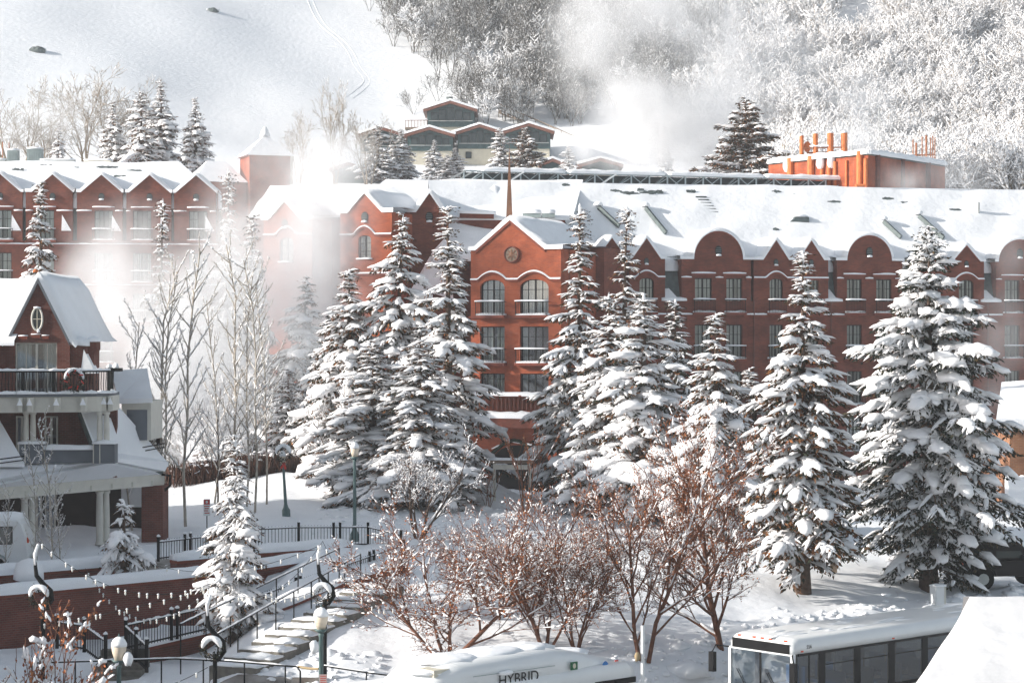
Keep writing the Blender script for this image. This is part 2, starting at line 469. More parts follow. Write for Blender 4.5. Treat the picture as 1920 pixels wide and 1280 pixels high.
def puffs(C, S, rg, flat=.75):
    """small snow clods: squashed octahedra-like 2-ring lumps"""
    T = np.array([(0, 0, 1), (.85, 0, .35), (.26, .8, .35), (-.7, .5, .35), (-.7, -.5, .35), (.26, -.8, .35),
                  (.8, .1, -.3), (.2, .75, -.3), (-.65, .5, -.3), (-.65, -.5, -.3), (.25, -.8, -.3)], float)
    t = [(0, 1+k, 1+(k+1) % 5) for k in range(5)]+[(10, 9, 8), (10, 8, 7), (10, 7, 6)]
    q = [(1+k, 6+k, 6+(k+1) % 5, 1+(k+1) % 5) for k in range(5)]
    a = rg.uniform(0, 6.28, len(C)); c, s = np.cos(a), np.sin(a)
    X = T[None, :, 0]*c[:, None]-T[None, :, 1]*s[:, None]; Y = T[None, :, 0]*s[:, None]+T[None, :, 1]*c[:, None]
    V = np.stack([X, Y, np.broadcast_to(T[:, 2]*flat, X.shape)], -1)*S[:, None, None]
    V += rg.normal(0, .1, V.shape)*S[:, None, None]
    V = V+C[:, None, :]
    b = (np.arange(len(C))*len(T))[:, None, None]
    return V.reshape(-1, 3), (np.array(q)[None]+b).reshape(-1, 4), (np.array(t)[None]+b).reshape(-1, 3)
class Acc:
    def __init__(s): s.V = []; s.q = []; s.t = []; s.n = 0
    def add(s, V, q=None, t=None):
        if q is not None and len(q): s.q.append(np.asarray(q)+s.n)
        if t is not None and len(t): s.t.append(np.asarray(t)+s.n)
        s.V.append(V); s.n += len(V)
    def mesh(s, name, m, smooth=True):
        Fs = []
        if s.q: Fs.append(np.concatenate(s.q))
        if s.t: Fs.append(np.concatenate(s.t))
        return np_mesh(name, np.concatenate(s.V), Fs, m, smooth)

def conifer(seed, Ht, Rb, gap=.42, nb=8, droop=.22, snow=.85, pillow=.35, thick=1.0, dark_low=0.0, low=.07, blade=1.0,
            taper=.85, tight=1.0, needle=None, ragged=.2, lean=0.0, bl=1.0, skirt=.1):
    """snow-laden spruce; returns trunk, crown and snow meshes (metres, foot at origin)"""
    rg = np.random.default_rng(seed); r = random.Random(seed)
    tr = Acc(); fo = Acc(); sn = Acc()
    zz = np.linspace(0, Ht*.97, 9); rr = np.interp(zz/Ht, [0, .06, 1], [.034*Rb*1.6+.13, .032*Rb*1.6+.07, .012])
    bx = lambda z: lean*(z/Ht)**2*Ht
    cz = np.stack([bx(zz), 0*zz, zz], -1)
    tr.add(*frusta(cz[:-1], cz[1:], rr[:-1], rr[1:], 9))
    st0, st1, sr0, sr1 = [], [], [], []
    FO, FD, FL, FWd, FTh, FDr = [], [], [], [], [], []
    BO, BD, BL = [], [], []
    PO, PS = [], []
    ph = [r.uniform(0, 6.28) for _ in range(4)]
    z = Ht*low
    while z < Ht*.985:
        t = (z/Ht-low)/(1-low)
        Lmax = Rb*((1-t)**taper)*float(np.interp(t, [0, .6, .85, .95, 1], [1, 1, .8, .5, .25]))*(1+.06*math.sin(9*t+ph[3]))
        if t < skirt: Lmax *= .45+.55*t/skirt
        Lmax *= r.uniform(.8, 1.1)
        n = max(4, int(round(nb*(.55+.45*(1-t))+r.uniform(-.5, .5))))
        a0 = r.uniform(0, 6.28)
        for k in range(n):
            if r.random() < ragged*.5: continue
            az = a0+6.283*k/n+r.uniform(-.28, .28)
            lob = 1+ragged*(.5*math.sin(2*az+ph[0]+3*t)+.5*math.sin(3*az+ph[1]-7*t))
            L = max(.16, Lmax*lob*r.uniform(1-ragged*1.5, 1.06))
            up = np.interp(t, [0, .25, .6, .9, 1], [-.16, -.10, .02, .35, .9])+r.uniform(-.12, .12)
            dr = droop*r.uniform(.45, 1.7)*np.interp(t, [0, .7, 1], [1.15, .9, .1])
            ca, sa = math.cos(az), math.sin(az)
            zb = z+r.uniform(-.5, .5)*gap
            def pt(s):
                return np.array([bx(zb)+ca*L*s, sa*L*s, zb+L*(up*s-dr*s*s)])
            def dirv(s):
                return np.array([ca, sa, up-2*dr*s])
            S = np.linspace(.08, .97, 4)
            pts = [pt(s) for s in S]
            for i in range(3):
                st0.append(pts[i]); st1.append(pts[i+1]); sr0.append(.018+.012*L*(1-S[i])); sr1.append(.014+.010*L*(1-S[i+1]))
            cover = snow*r.uniform(.78, 1.08)*(1-dark_low*max(0, min(1, 1.25-t/.6)))
            # main axis snow
            m = max(2, int(L/.42))
            side = np.array([-sa, ca, 0])
            for i in range(m):
                s = .18+.82*i/m
                if L < .5 and i == 0: s = .05
                ln = L/m*1.55
                if r.random() < cover+.08:
                    FO.append(pt(s)+[0, 0, .05]); FD.append(dirv(s)); FL.append(ln); w = (.045+.082*min(L, 2.2))*r.uniform(.65, 1.25)*thick
                    FWd.append(w); FTh.append(w*r.uniform(.6, .9)); FDr.append(.12)
                for q in range(int(3*blade)+1):
                    BO.append(pt(min(1, s+r.uniform(-.1, .15)))); BD.append(dirv(s)+rg.normal(0, .45, 3)-[0, 0, .35]); BL.append(r.uniform(.15, .30)*bl*min(1, .35+.6*L))
            for q in range(4):
                BO.append(pt(r.uniform(.03, .35))); BD.append(dirv(.2)+rg.normal(0, .6, 3)-[0, 0, .3]); BL.append(r.uniform(.2, .34)*bl*min(1, .4+.6*L))
            # side sprays
            step = .125/tight
            ns = max(2, int(L/step))
            for i in range(ns):
                s = .16+.84*(i+.5)/ns
                for sd in (-1, 1):
                    if r.random() < .12: continue
                    tl = min(.95, (.22+.42*L*(1-s)**.75*(.35+.65*min(1, s*3))))*r.uniform(.65, 1.2)
                    an = r.uniform(.55, 1.0)
                    d = dirv(s); d = d/np.linalg.norm(d)
                    dv = d*math.cos(an)+side*sd*math.sin(an); dv[2] -= r.uniform(.08, .38)
                    o = pt(s)
                    if r.random() < cover*.82:
                        FO.append(o+[0, 0, .035]); FD.append(dv); FL.append(tl*1.04)
                        w = r.uniform(.035, .088)*thick*(1 if tl > .3 else .75)*min(1, .4+.6*L); FWd.append(w); FTh.append(w*r.uniform(.55, .95)); FDr.append(r.uniform(.1, .4))
                    nbl = int((3+5*tl)*blade)
                    dn = dv/np.linalg.norm(dv)
                    for q in range(nbl):
                        u = r.uniform(.15, 1.12)
                        BO.append(o+dn*tl*u-[0, 0, .2*tl*u*u]); BD.append(dn*.8+rg.normal(0, .5, 3)-[0, 0, r.uniform(.2, .9)]); BL.append(r.uniform(.12, .27)*bl*min(1, .4+.6*L))
            # pillows
            if L > .7:
                for i in range(3):
                    if r.random() < pillow*cover*.6:
                        s = r.uniform(.4, .92)
                        PO.append(pt(s)+side*r.uniform(-.3, .3)*L*.3+[0, 0, .06]); PS.append(r.uniform(.17, .34)*thick*(.8+.25*min(L, 2)))
        z += gap*np.interp(t, [0, .8, 1], [1.0, .8, .42])*r.uniform(.6, 1.4)
    # leader
    FO.append(np.array([bx(Ht), 0, Ht*.965])); FD.append(np.array([.02, .02, 1.0])); FL.append(Ht*.03+.1); FWd.append(.05); FTh.append(.05); FDr.append(0)
    if st0:
        fo_st = frusta(np.array(st0), np.array(st1), np.array(sr0), np.array(sr1), 3); tr.add(*fo_st)
    B0 = np.array(BO); BDa = np.array(BD); BLa = np.array(BL)
    fo.add(*blades(B0, BDa, BLa, BLa*rg.uniform(.13, .22, len(BLa)), rg))
    sn.add(*stamp(FT, np.array(FO), np.array(FD), np.array(FL), np.array(FWd), np.array(FTh), np.array(FDr), rg, .13))
    if PO:
        sn.add(*puffs(np.array(PO), np.array(PS), rg, .62))
    return (tr.mesh('trunk', m_bark, True), fo.mesh('crown', needle or m_needle, False), sn.mesh('snow', m_snow_tree, True))

def bare(seed, Ht, spread, stems=1, levels=4, tr=.09, fork=.25, kids=(4, 5, 4, 3), ang=(.5, .6, .65, .7), up=.25, snow=.6,
         buds=0, mt=None, sides=5, lean=0, lr=.62, droopy=0.0, thin=.0045, clod=.12, budsize=.05, fat=0.0):
    """leafless tree: returns trunk, crown (twigs), snow, buds meshes"""
    rg = np.random.default_rng(seed); r = random.Random(seed)
    S = {0: [], 1: []}; tips = []
    sn0, sn1, snr = [], [], []
    def grow(p, d, L, rad, lv):
        n = 5 if lv == 0 else (4 if lv == 1 else 3)
        nodes = [p]; dirs = []
        for i in range(n):
            d = d+Vector((r.gauss(0, .10), r.gauss(0, .10), r.gauss(0, .07)+up*(.16 if lv else .03)-droopy*.1*lv)); d.normalize()
            q = nodes[-1]+d*(L/n)
            r0 = rad*(1-.6*i/n); r1 = rad*(1-.6*(i+1)/n)
            S[0 if lv <= 1 else 1].append((nodes[-1], q, max(thin, r0), max(thin, r1)))
            if abs(d.z) < .9 and r.random() < snow:
                sn0.append(nodes[-1]); sn1.append(q); snr.append(max(.011, r0*.9))
            nodes.append(q); dirs.append(d.copy())
        if lv >= levels:
            tips.append((nodes[-1], d.copy())); return
        k = kids[min(lv, len(kids)-1)]
        for j in range(k):
            t = (fork if lv == 0 else .25)+(1-(fork if lv == 0 else .25))*(j+r.random()*.7)/k
            i = min(n-1, int(t*n)); f = t*n-i
            b = nodes[i].lerp(nodes[i+1], min(1, f))
            a = ang[min(lv, len(ang)-1)]*r.uniform(.65, 1.3)
            ax = dirs[i].orthogonal().normalized(); ax.rotate(Matrix.Rotation(j*2.4+r.uniform(-.6, .6), 3, dirs[i]))
            nd = dirs[i]*math.cos(a)+ax*math.sin(a); nd.normalize()
            grow(b, nd, L*lr*r.uniform(.7, 1.15)*(1.1-.35*t), rad*.52*(1-.3*t), lv+1)
        if lv > 0: tips.append((nodes[-1], d.copy()))
    for s_ in range(stems):
        if stems == 1: d = Vector((lean, 0, 1))
        else:
            a = 6.283*s_/stems+r.uniform(-.4, .4); d = Vector((math.cos(a)*spread, math.sin(a)*spread, 1))
        o = Vector((0, 0, 0)) if stems == 1 else Vector((math.cos(a)*.12, math.sin(a)*.12, 0))
        grow(o, d.normalized(), Ht*(.62 if levels > 2 else .9)*r.uniform(.8, 1.1), tr*r.uniform(.7, 1.1), 0)
    zmax = max(t[0].z for t in tips); k = Ht/zmax
    def arr(L):
        return [np.array([tuple(x[i]) for x in L])*(k if True else 1) for i in (0, 1)]+[np.array([x[i] for x in L]) for i in (2, 3)]
    tA = Acc(); tA.add(*frusta(*arr(S[0]), n=sides))
    out = [tA.mesh('trunk', mt or m_bark, True)]
    cA = Acc(); cA.add(*frusta(*arr(S[1]), n=3)); out.append(cA.mesh('crown', mt or m_bark, False))
    if sn0:
        a = np.array([tuple(v) for v in sn0])*k; b = np.array([tuple(v) for v in sn1])*k; rr = np.array(snr)
        off = np.zeros_like(a); off[:, 2] = rr*.9+.004
        A = Acc(); A.add(*stamp(FT, a+off, b-a, np.linalg.norm(b-a, axis=1)*1.05, rr*1.25+.008+fat, rr*1.2+.012+fat, 0*rr, rg, .15))
        if clod:
            sel = rg.random(len(a)) < clod
            C = (a[sel]+b[sel])/2; 
            if len(C): A.add(*puffs(C+[0, 0, .02], rg.uniform(.03, .085, len(C)), rg))
        out.append(A.mesh('snow', m_snow_tree, True))
    else: out.append(None)
    if buds:
        C = np.array([tuple(t[0]) for t in tips])*k; D = np.array([tuple(t[1]) for t in tips])
        idx = rg.integers(0, len(C), buds)
        O = C[idx]-D[idx]*rg.uniform(0, .45, buds)[:, None]
        Dd = D[idx]+rg.normal(0, .7, (buds, 3)); L = rg.uniform(.6, 1.5, buds)*budsize
        A = Acc(); A.add(*blades(O, Dd, L, L*.28, rg)); out.append(A.mesh('buds', m_bud, False))
    else: out.append(None)
    return out

def plant(name, meshes, loc, rz, sc, label, cat, group=None):
    o = empty(name, loc, rz, label, cat, group)
    o.scale = sc if hasattr(sc, '__len__') else (sc, sc, sc)
    link('trunk', meshes[0], o); c = link('crown', meshes[1], o)
    if len(meshes) > 2 and meshes[2]: link('snow', meshes[2], c)['kind'] = 'stuff'
    if len(meshes) > 3 and meshes[3]: link('buds', meshes[3], c)['kind'] = 'stuff'
    return o
# ------------------------------------------------------------------ conifers
CON = {}
def con(key, **k): CON[key] = (conifer(**k), k['Ht'], k['Rb'])
con('broad', seed=11, Ht=14.4, Rb=3.6, gap=.42, nb=11, droop=.20, snow=.95, pillow=1.0, thick=1.3, dark_low=.75, bl=.85, low=.085, taper=.5, tight=.85, ragged=.26, needle=m_needle_dk, blade=1.25, skirt=.22)
con('stately', seed=21, Ht=13.4, Rb=2.6, gap=.43, nb=9, droop=.24, snow=.95, pillow=.45, thick=1.2, dark_low=.5, low=.1, taper=.82, ragged=.3)
con('spire', seed=31, Ht=13.5, Rb=2.0, gap=.40, nb=8, droop=.26, snow=.97, pillow=.3, thick=1.12, low=.05, taper=.92, ragged=.32)
con('spire2', seed=32, Ht=13.5, Rb=2.0, gap=.44, nb=8, droop=.36, snow=.97, pillow=.4, thick=1.2, low=.05, taper=.78, ragged=.4, lean=.02)
con('spire3', seed=33, Ht=13.5, Rb=2.0, gap=.46, nb=7, droop=.2, snow=.9, pillow=.3, thick=1.1, low=.05, taper=1.05, ragged=.42, lean=-.015)
con('weeping', seed=41, Ht=12.5, Rb=2.7, gap=.42, nb=9, droop=.42, snow=1.0, pillow=.45, thick=1.25, low=.05, taper=.8, ragged=.3)
con('weeping2', seed=42, Ht=12.5, Rb=2.7, gap=.46, nb=9, droop=.55, snow=1.0, pillow=.6, thick=1.3, low=.05, taper=.7, ragged=.38, lean=.03)
con('loaded', seed=51, Ht=10.0, Rb=2.5, gap=.38, nb=9, droop=.32, snow=1.05, pillow=.7, thick=1.35, low=.05, taper=.85, ragged=.28)
con('loaded2', seed=52, Ht=10.0, Rb=2.5, gap=.42, nb=9, droop=.26, snow=1.05, pillow=.9, thick=1.4, low=.05, taper=.7, ragged=.36)
con('tiered', seed=61, Ht=6.5, Rb=1.25, gap=.29, nb=10, droop=.2, snow=1.05, pillow=.9, thick=1.1, low=.08, taper=.85, ragged=.32, tight=1.2, blade=2.2, bl=.55)
con('shade', seed=71, Ht=9.0, Rb=1.5, gap=.36, nb=8, droop=.34, snow=.75, pillow=.2, thick=.95, low=.04, taper=.8, needle=m_needle_dk, ragged=.22)
con('far_a', seed=81, Ht=9.0, Rb=2.1, gap=.42, nb=9, droop=.2, snow=.8, pillow=.3, thick=1.5, low=.04, taper=.85, tight=.85, blade=.9, ragged=.22)
con('far_b', seed=91, Ht=9.0, Rb=2.3, gap=.48, nb=9, droop=.15, snow=.75, pillow=.3, thick=1.5, low=.04, taper=.62, tight=.6, blade=.9, ragged=.35)
con('open', seed=101, Ht=8.0, Rb=2.5, gap=.42, nb=9, droop=-.12, snow=.72, pillow=.25, thick=1.35, low=.05, taper=.55, tight=.9, blade=1.8, ragged=.42, bl=1.3)
con('bush', seed=111, Ht=2.4, Rb=1.0, gap=.26, nb=7, droop=.5, snow=1.0, pillow=.9, thick=1.3, low=.03, taper=.6, ragged=.35, blade=2.2, bl=.55)
NAMES = {'bush': 'spruce_shrub'}
def put_con(key, px, top, d, wpx, label, group, rz=0, base=None, drop=.1):
    """photo column px of the stem, photo row of the tip, distance, crown width in photo pixels"""
    me, Ht, Rb = CON[key]
    x = PX(px, d)
    z0 = (Hs(x, d) if base is None else PZ(base, d))-drop
    h = PZ(top, d)-z0
    sz = h/Ht; sx = wpx*d/FPX/(2*Rb*.84)
    return plant(NAMES.get(key, 'spruce_tree'), me, (x, d, z0), rz, (sx, sx, sz), label, 'spruce', group)
G1 = 'snowy spruces before the brick hotel'
hb = hit(1742, 1108); put_con('broad', 1742, 425, hb.y, 370, 'huge broad snow-laden spruce at right, darker lower boughs, beside the black car', G1, .4)
hb = hit(1530, 1112); put_con('stately', 1505, 475, hb.y, 290, 'tall spruce left of the broadest one, its bare trunk foot showing in the snow', G1, 1.1)
put_con('weeping2', 1425, 690, 92, 260, 'low snowy spruce filling the gap under the twin gables', G1, 2.7)
put_con('loaded', 1342, 588, 90, 270, 'mid-height heavily loaded spruce under the left domed gable', G1, 2.0)
put_con('spire', 1087, 382, 106, 205, 'tall slim spruce just right of the entrance gable, tip over the roof', G1, .3)
put_con('spire3', 1166, 385, 113, 190, 'narrow spruce with a bare brown tip, second right of the entrance gable', G1, 2.6)
put_con('loaded2', 1207, 552, 97, 300, 'thickly snowed spruce standing before the two slim spires', G1, 4.0)
put_con('weeping', 1142, 548, 101, 255, 'low wide snow-heaped spruce at right edge of the entrance', G1, 5.1)
put_con('shade', 1266, 562, 110, 160, 'small dark spruce in shade against the brick under the single gable', G1, .9)
put_con('spire2', 841, 385, 106, 215, 'tall spruce just left of the entrance gable with drooping boughs', G1, 1.7)
put_con('weeping', 788, 610, 102, 275, 'wide weeping spruce skirt left of the hotel doorway', G1, 3.4)
put_con('weeping2', 742, 402, 112, 230, 'slim drooping spruce in front of the sunlit corner gable', G1, 5.6)
put_con('loaded', 655, 505, 112, 260, 'snow-packed spruce below the sunlit arched window', G1, 2.2)
put_con('loaded2', 700, 640, 104, 270, 'low snow-packed spruce behind the bare dark tree', G1, .2)
put_con('weeping2', 560, 520, 128, 230, 'pale spruce fading into the steam left of the corner gable', G1, .7)
put_con('spire', 428, 315, 142, 150, 'tall spruce wrapped in steam behind the aspens', G1, 4.4)
put_con('spire2', 470, 400, 135, 140, 'steam-veiled spruce right beside the tallest veiled one', G1, 1.4)
put_con('spire3', 297, 372, 134, 150, 'spruce before the second-last gable of the left wing', G1, 3.0)
put_con('stately', 76, 345, 116, 190, 'spruce rising behind the small brick house gable', G1, 5.0)
put_con('weeping', 540, 690, 118, 150, 'snowy drooping spruce at the edge of the steam above the hedge', G1, 2.9)
put_con('loaded', 610, 600, 116, 150, 'rounded snowy spruce between the steam and the bare trees', G1, 1.9)
hb = hit(440, 1200); put_con('tiered', 440, 822, hb.y, 155, 'small tiered spruce in the plaza by the iron-railed stairs', 'spruces in the plaza', .5)
put_con('bush', 232, 945, 77.2, 108, 'rounded snow-capped spruce shrub on the planter wall', 'spruces in the plaza', 1, base=1085)
G2 = 'spruces behind the left wing roof'
for key, px, top, d, w, rz, lab in [
    ('far_a', 212, 190, 205, 75, .2, 'leftmost of the spruce cluster behind the left wing roof'),
    ('far_b', 265, 172, 203, 105, 1.2, 'front wide spruce of the cluster behind the left wing roof'),
    ('far_a', 302, 152, 208, 105, 2.6, 'tallest spruce of the cluster behind the left wing roof'),
    ('far_a', 366, 185, 204, 85, 4.0, 'lone slim spruce right of the cluster behind the left wing'),
    ('far_a', 110, 230, 214, 40, 5.0, 'little faint spruce behind the rooftop machinery')]:
    put_con(key, px, top, d, w, lab, G2, rz, base=345)
G3 = 'spruces in front of the dark chalets'
for key, px, top, d, w, rz, lab in [
    ('far_b', 708, 236, 232, 88, .4, 'large blue-white spruce left of the chalets'),
    ('far_a', 752, 243, 234, 72, 1.9, 'spruce touching the left chalet gable'),
    ('far_a', 815, 264, 228, 58, 2.2, 'small slim spruce before the second chalet base'),
    ('far_a', 853, 278, 226, 60, 5.2, 'low dark spruce right of the small slim one'),
    ('far_b', 838, 290, 222, 60, 3.3, 'tiny sunlit spruce behind the truss end'),
    ('far_b', 938, 240, 230, 70, .9, 'warm sunlit spruce before the third chalet'),
    ('open', 985, 240, 228, 86, 3.6, 'open sunlit spruce with upswept boughs before the last chalet'),
    ('far_b', 1066, 274, 226, 52, 4.1, 'rounded sunlit spruce beside the outdoor stairs'),
    ('far_a', 912, 178, 275, 38, 4.6, 'narrow spruce behind the top chalet'),
    ('far_a', 1247, 262, 215, 44, 2.0, 'white spruce ghostly in the rising steam')]:
    put_con(key, px, top, d, w, lab, G3, rz, base=(338 if d < 250 else 240))
put_con('open', 1398, 184, 188, 140, 'big ragged spruce with dark right side behind the roof truss', 'spruce behind the roof', 1.0, base=342)

# ------------------------------------------------------------------ bare trees
BR = {}
BR['crab1'] = bare(5, 5.0, .75, stems=4, levels=4, tr=.07, kids=(7, 6, 4, 3), snow=.2, buds=5200, mt=m_bark_red, up=.3, ang=(.65, .6, .55, .6), fork=.12, clod=.12, budsize=.055)
BR['crab2'] = bare(6, 6.0, .4, stems=4, levels=4, tr=.065, kids=(8, 6, 4, 3), snow=.16, buds=4600, mt=m_bark_red, up=.35, ang=(.6, .55, .5, .6), fork=.12, clod=.08, budsize=.055)
BR['crab3'] = bare(8, 7.6, .2, stems=2, levels=4, tr=.10, kids=(14, 7, 4, 3), snow=.16, buds=6500, mt=m_bark_red, up=.4, ang=(.7, .55, .5, .6), fork=.12, lr=.55, clod=.06, budsize=.055)
BR['crab4'] = bare(9, 6.2, .3, stems=1, levels=4, tr=.12, kids=(20, 7, 4, 3), snow=.13, buds=6500, mt=m_bark_red, up=.4, ang=(.8, .55, .5, .6), fork=.08, lr=.55, clod=.05, budsize=.055)
BR['dark'] = bare(14, 5.4, .5, stems=4, levels=4, tr=.09, kids=(5, 4, 4, 3), snow=.55, buds=900, mt=m_bark, up=.3, ang=(.5, .55, .6, .6), clod=.08)
BR['sparse'] = bare(15, 6.5, .3, stems=1, levels=3, tr=.12, kids=(7, 5, 4), snow=.6, mt=m_bark, up=.2, ang=(.7, .6, .6), fork=.2)
BR['whips'] = bare(16, 3.6, .2, stems=6, levels=2, tr=.03, kids=(3, 2), snow=.15, buds=900, mt=m_bark_red, up=.5, ang=(.35, .35), clod=.1)
BR['aspen1'] = bare(17, 12, .0, stems=1, levels=3, tr=.08, kids=(34, 8, 4), snow=.5, mt=m_aspen, up=.5, ang=(.75, .6, .6), fork=.2, lr=.17, clod=.02)
BR['aspen2'] = bare(18, 12, .0, stems=1, levels=3, tr=.07, kids=(30, 8, 4), snow=.5, mt=m_aspen, up=.45, ang=(.85, .6, .6), fork=.26, lr=.19, clod=.02)
BR['aspen3'] = bare(19, 9, .0, stems=1, levels=3, tr=.052, kids=(26, 8, 4), snow=.5, mt=m_aspen, up=.55, ang=(.7, .6, .6), fork=.16, lr=.2, clod=.02)
BR['scrub'] = bare(20, 2.6, .55, stems=6, levels=3, tr=.03, kids=(5, 4, 3), snow=.3, buds=3200, mt=m_bark_red, up=.4, ang=(.5, .5, .5), clod=.3, budsize=.045)
BR['tan'] = bare(24, 9, .35, stems=3, levels=4, tr=.13, kids=(5, 5, 4, 3), snow=.35, mt=m_twig_tan, up=.2, ang=(.5, .55, .6, .6), thin=.012, clod=0)
def put_bare(key, name, px, base, top, wfac, label, cat, group, rz=0, d=None):
    me = BR[key]
    if d is None: p = hit(px, base)
    else: p = Vector((PX(px, d), d, Hs(PX(px, d), d)))
    h = PZ(top, p.y)-p.z+.1
    H0 = max(v.co.z for v in me[1].vertices)
    s = h/H0
    return plant(name, me, (p.x, p.y, p.z-.1), rz, (s*wfac, s*wfac, s), label, cat, group)
G4 = 'russet ornamental trees along the bank'
put_bare('crab1', 'ornamental_tree', 838, 1236, 925, 1.25, 'low spreading russet tree with snow clods behind the parked hybrid bus', 'tree', G4, .3)
put_bare('crab2', 'ornamental_tree', 1022, 1216, 845, 1.05, 'many-stemmed russet tree in the middle of the bank', 'tree', G4, 1.0)
put_bare('crab1', 'ornamental_tree', 935, 1160, 930, .9, 'small russet tree set back between the two front ones', 'tree', G4, 2.2)
put_bare('crab3', 'ornamental_tree', 1208, 1238, 745, .95, 'tall russet tree behind the white street pole', 'tree', G4, .5)
put_bare('crab4', 'ornamental_tree', 1352, 1215, 815, 1.05, 'rounded russet tree beside the bus front', 'tree', G4, 2.0)
put_bare('crab2', 'ornamental_tree', 1080, 1214, 900, .9, 'slender russet tree right of the many-stemmed one', 'tree', G4, 3.9)
put_bare('whips', 'red_stem_shrub', 985, 960, 795, 1.0, 'upright red whips in front of the dark hotel doorway', 'shrub', 'shrubs by the entrance', .4)
put_bare('whips', 'red_stem_shrub', 915, 955, 880, 1.3, 'low red stems left of the white canopy frame', 'shrub', 'shrubs by the entrance', 1.4)
put_bare('whips', 'red_stem_shrub', 1085, 955, 880, 1.5, 'low red stems under the wide spruce right of the doorway', 'shrub', 'shrubs by the entrance', 2.4)
put_bare('dark', 'bare_tree', 785, 1010, 790, .9, 'dark bare vase-shaped tree above the end of the iron fence', 'tree', 'bare trees on the mid bank', .4)
put_bare('sparse', 'bare_tree', 627, 915, 690, .8, 'thin dark bare tree standing before the brown hedge', 'tree', 'bare trees on the mid bank', 1.4)
put_bare('sparse', 'bare_tree', 408, 965, 700, .6, 'bare tree behind the plaza spruce with snow on its limbs', 'tree', 'bare trees on the mid bank', 2.4)
put_bare('scrub', 'russet_shrub', 22, 1290, 1120, .9, 'russet twiggy shrub at the lower left corner', 'shrub', None, .2, d=52)
G5 = 'slender aspens beside the small house'
for key, px, base, top, rz, lab in [
    ('aspen3', 248, 962, 560, .1, 'shortest bushy aspen nearest the small house'),
    ('aspen1', 298, 972, 470, .9, 'left one of the two close aspens at the porch corner'),
    ('aspen2', 312, 974, 455, 1.9, 'right one of the two close aspens at the porch corner'),
    ('aspen1', 348, 975, 425, 2.6, 'tall aspen by the brown wall beyond the porch'),
    ('aspen3', 402, 880, 520, 3.1, 'thin aspen behind the plaza spruce tip'),
    ('aspen1', 444, 870, 420, 3.6, 'thick forked aspen in the middle of the grove'),
    ('aspen3', 462, 872, 470, 4.2, 'thin straight aspen just right of the forked one'),
    ('aspen2', 478, 868, 430, 5.0, 'pale aspen, second from the right end of the grove'),
    ('aspen2', 500, 862, 480, 5.7, 'rightmost aspen against the steam')]:
    put_bare(key, 'aspen_tree', px, base, top, .8, lab, 'aspen', G5, rz, d=(93.5+(px % 7)*.5 if px < 360 else 99+(px % 9)*.6))
G6 = 'bare saplings in front of the small house'
for px, top, rz, lab in [(14, 900, .5, 'leftmost bare sapling over the white van'), (66, 820, 1.5, 'bare sapling right of the van'),
                         (92, 760, 2.5, 'tallest bare sapling in front of the balcony'), (108, 870, 3.5, 'rightmost thin sapling before the porch doors')]:
    put_bare('aspen3', 'bare_sapling', px, 1078, top, .9, lab, 'sapling', G6, rz, d=77.6)
G7 = 'tan bare trees below the ski slope'
for px, base, top, w, rz, lab in [(20, 300, 130, 1.0, .3, 'tan bare tree at the left edge below the ski slope'),
        (80, 310, 190, 1.1, 1.3, 'low pale bare tree second from left below the slope'),
        (175, 310, 120, 1.1, 2.3, 'wide tan bare tree behind the spruce cluster'),
        (235, 310, 135, .9, 3.3, 'tan bare tree just left of the tallest spruce'),
        (628, 320, 140, .5, 4.3, 'faint upright bare tree in the steam below the slope'),
        (560, 320, 200, .6, 5.0, 'faint bare tree left of the upright one'),
        (690, 245, 205, .9, .8, 'small bare tree left of the top chalet deck')]:
    put_bare('tan', 'bare_tree', px, base, top, w, lab, 'tree', G7, rz, d=222)

# hedge of brown twigs above the mid bank
rg = np.random.default_rng(3)
def hedge(label, pts, n, hgt, wid):
    o = empty('hedge', (pts[0][0], pts[0][1], Hs(*pts[0])), 0, label, 'hedge')
    t = rg.uniform(0, len(pts)-1.001, n); i = t.astype(int); f = (t-i)[:, None]
    A = np.array(pts, float); xy = A[i]*(1-f)+A[i+1]*f+rg.normal(0, wid, (n, 2))
    z = H(xy[:, 0], xy[:, 1])-.1
    B = np.column_stack([xy, z])-np.array(o.location); L = rg.uniform(.5, 1.0, n)*hgt
    D = np.column_stack([rg.normal(0, .3, n), rg.normal(0, .3, n), np.ones(n)])
    a = Acc(); a.add(*blades(B, D, L, L*.028, rg)); link('twigs', a.mesh('twigs', m_hedge, False), o)['kind'] = 'stuff'
    k = n//26; s = Acc(); C = B[:k].copy(); C[:, 2] += L[:k]*.9
    s.add(*puffs(C, rg.uniform(.06, .2, k), rg, .5)); link('snow', s.mesh('snow', m_snow_tree, True), o)['kind'] = 'stuff'
hedge('brown leafless hedge along the top of the mid bank', [(-14.5, 117), (-10.5, 119), (-7, 116), (-5, 112)], 9000, 1.3, .5)
hedge('snowy brown shrub mass at the feet of the aspens', [(-17, 112), (-14, 114), (-11.5, 116)], 6000, 1.6, .8)

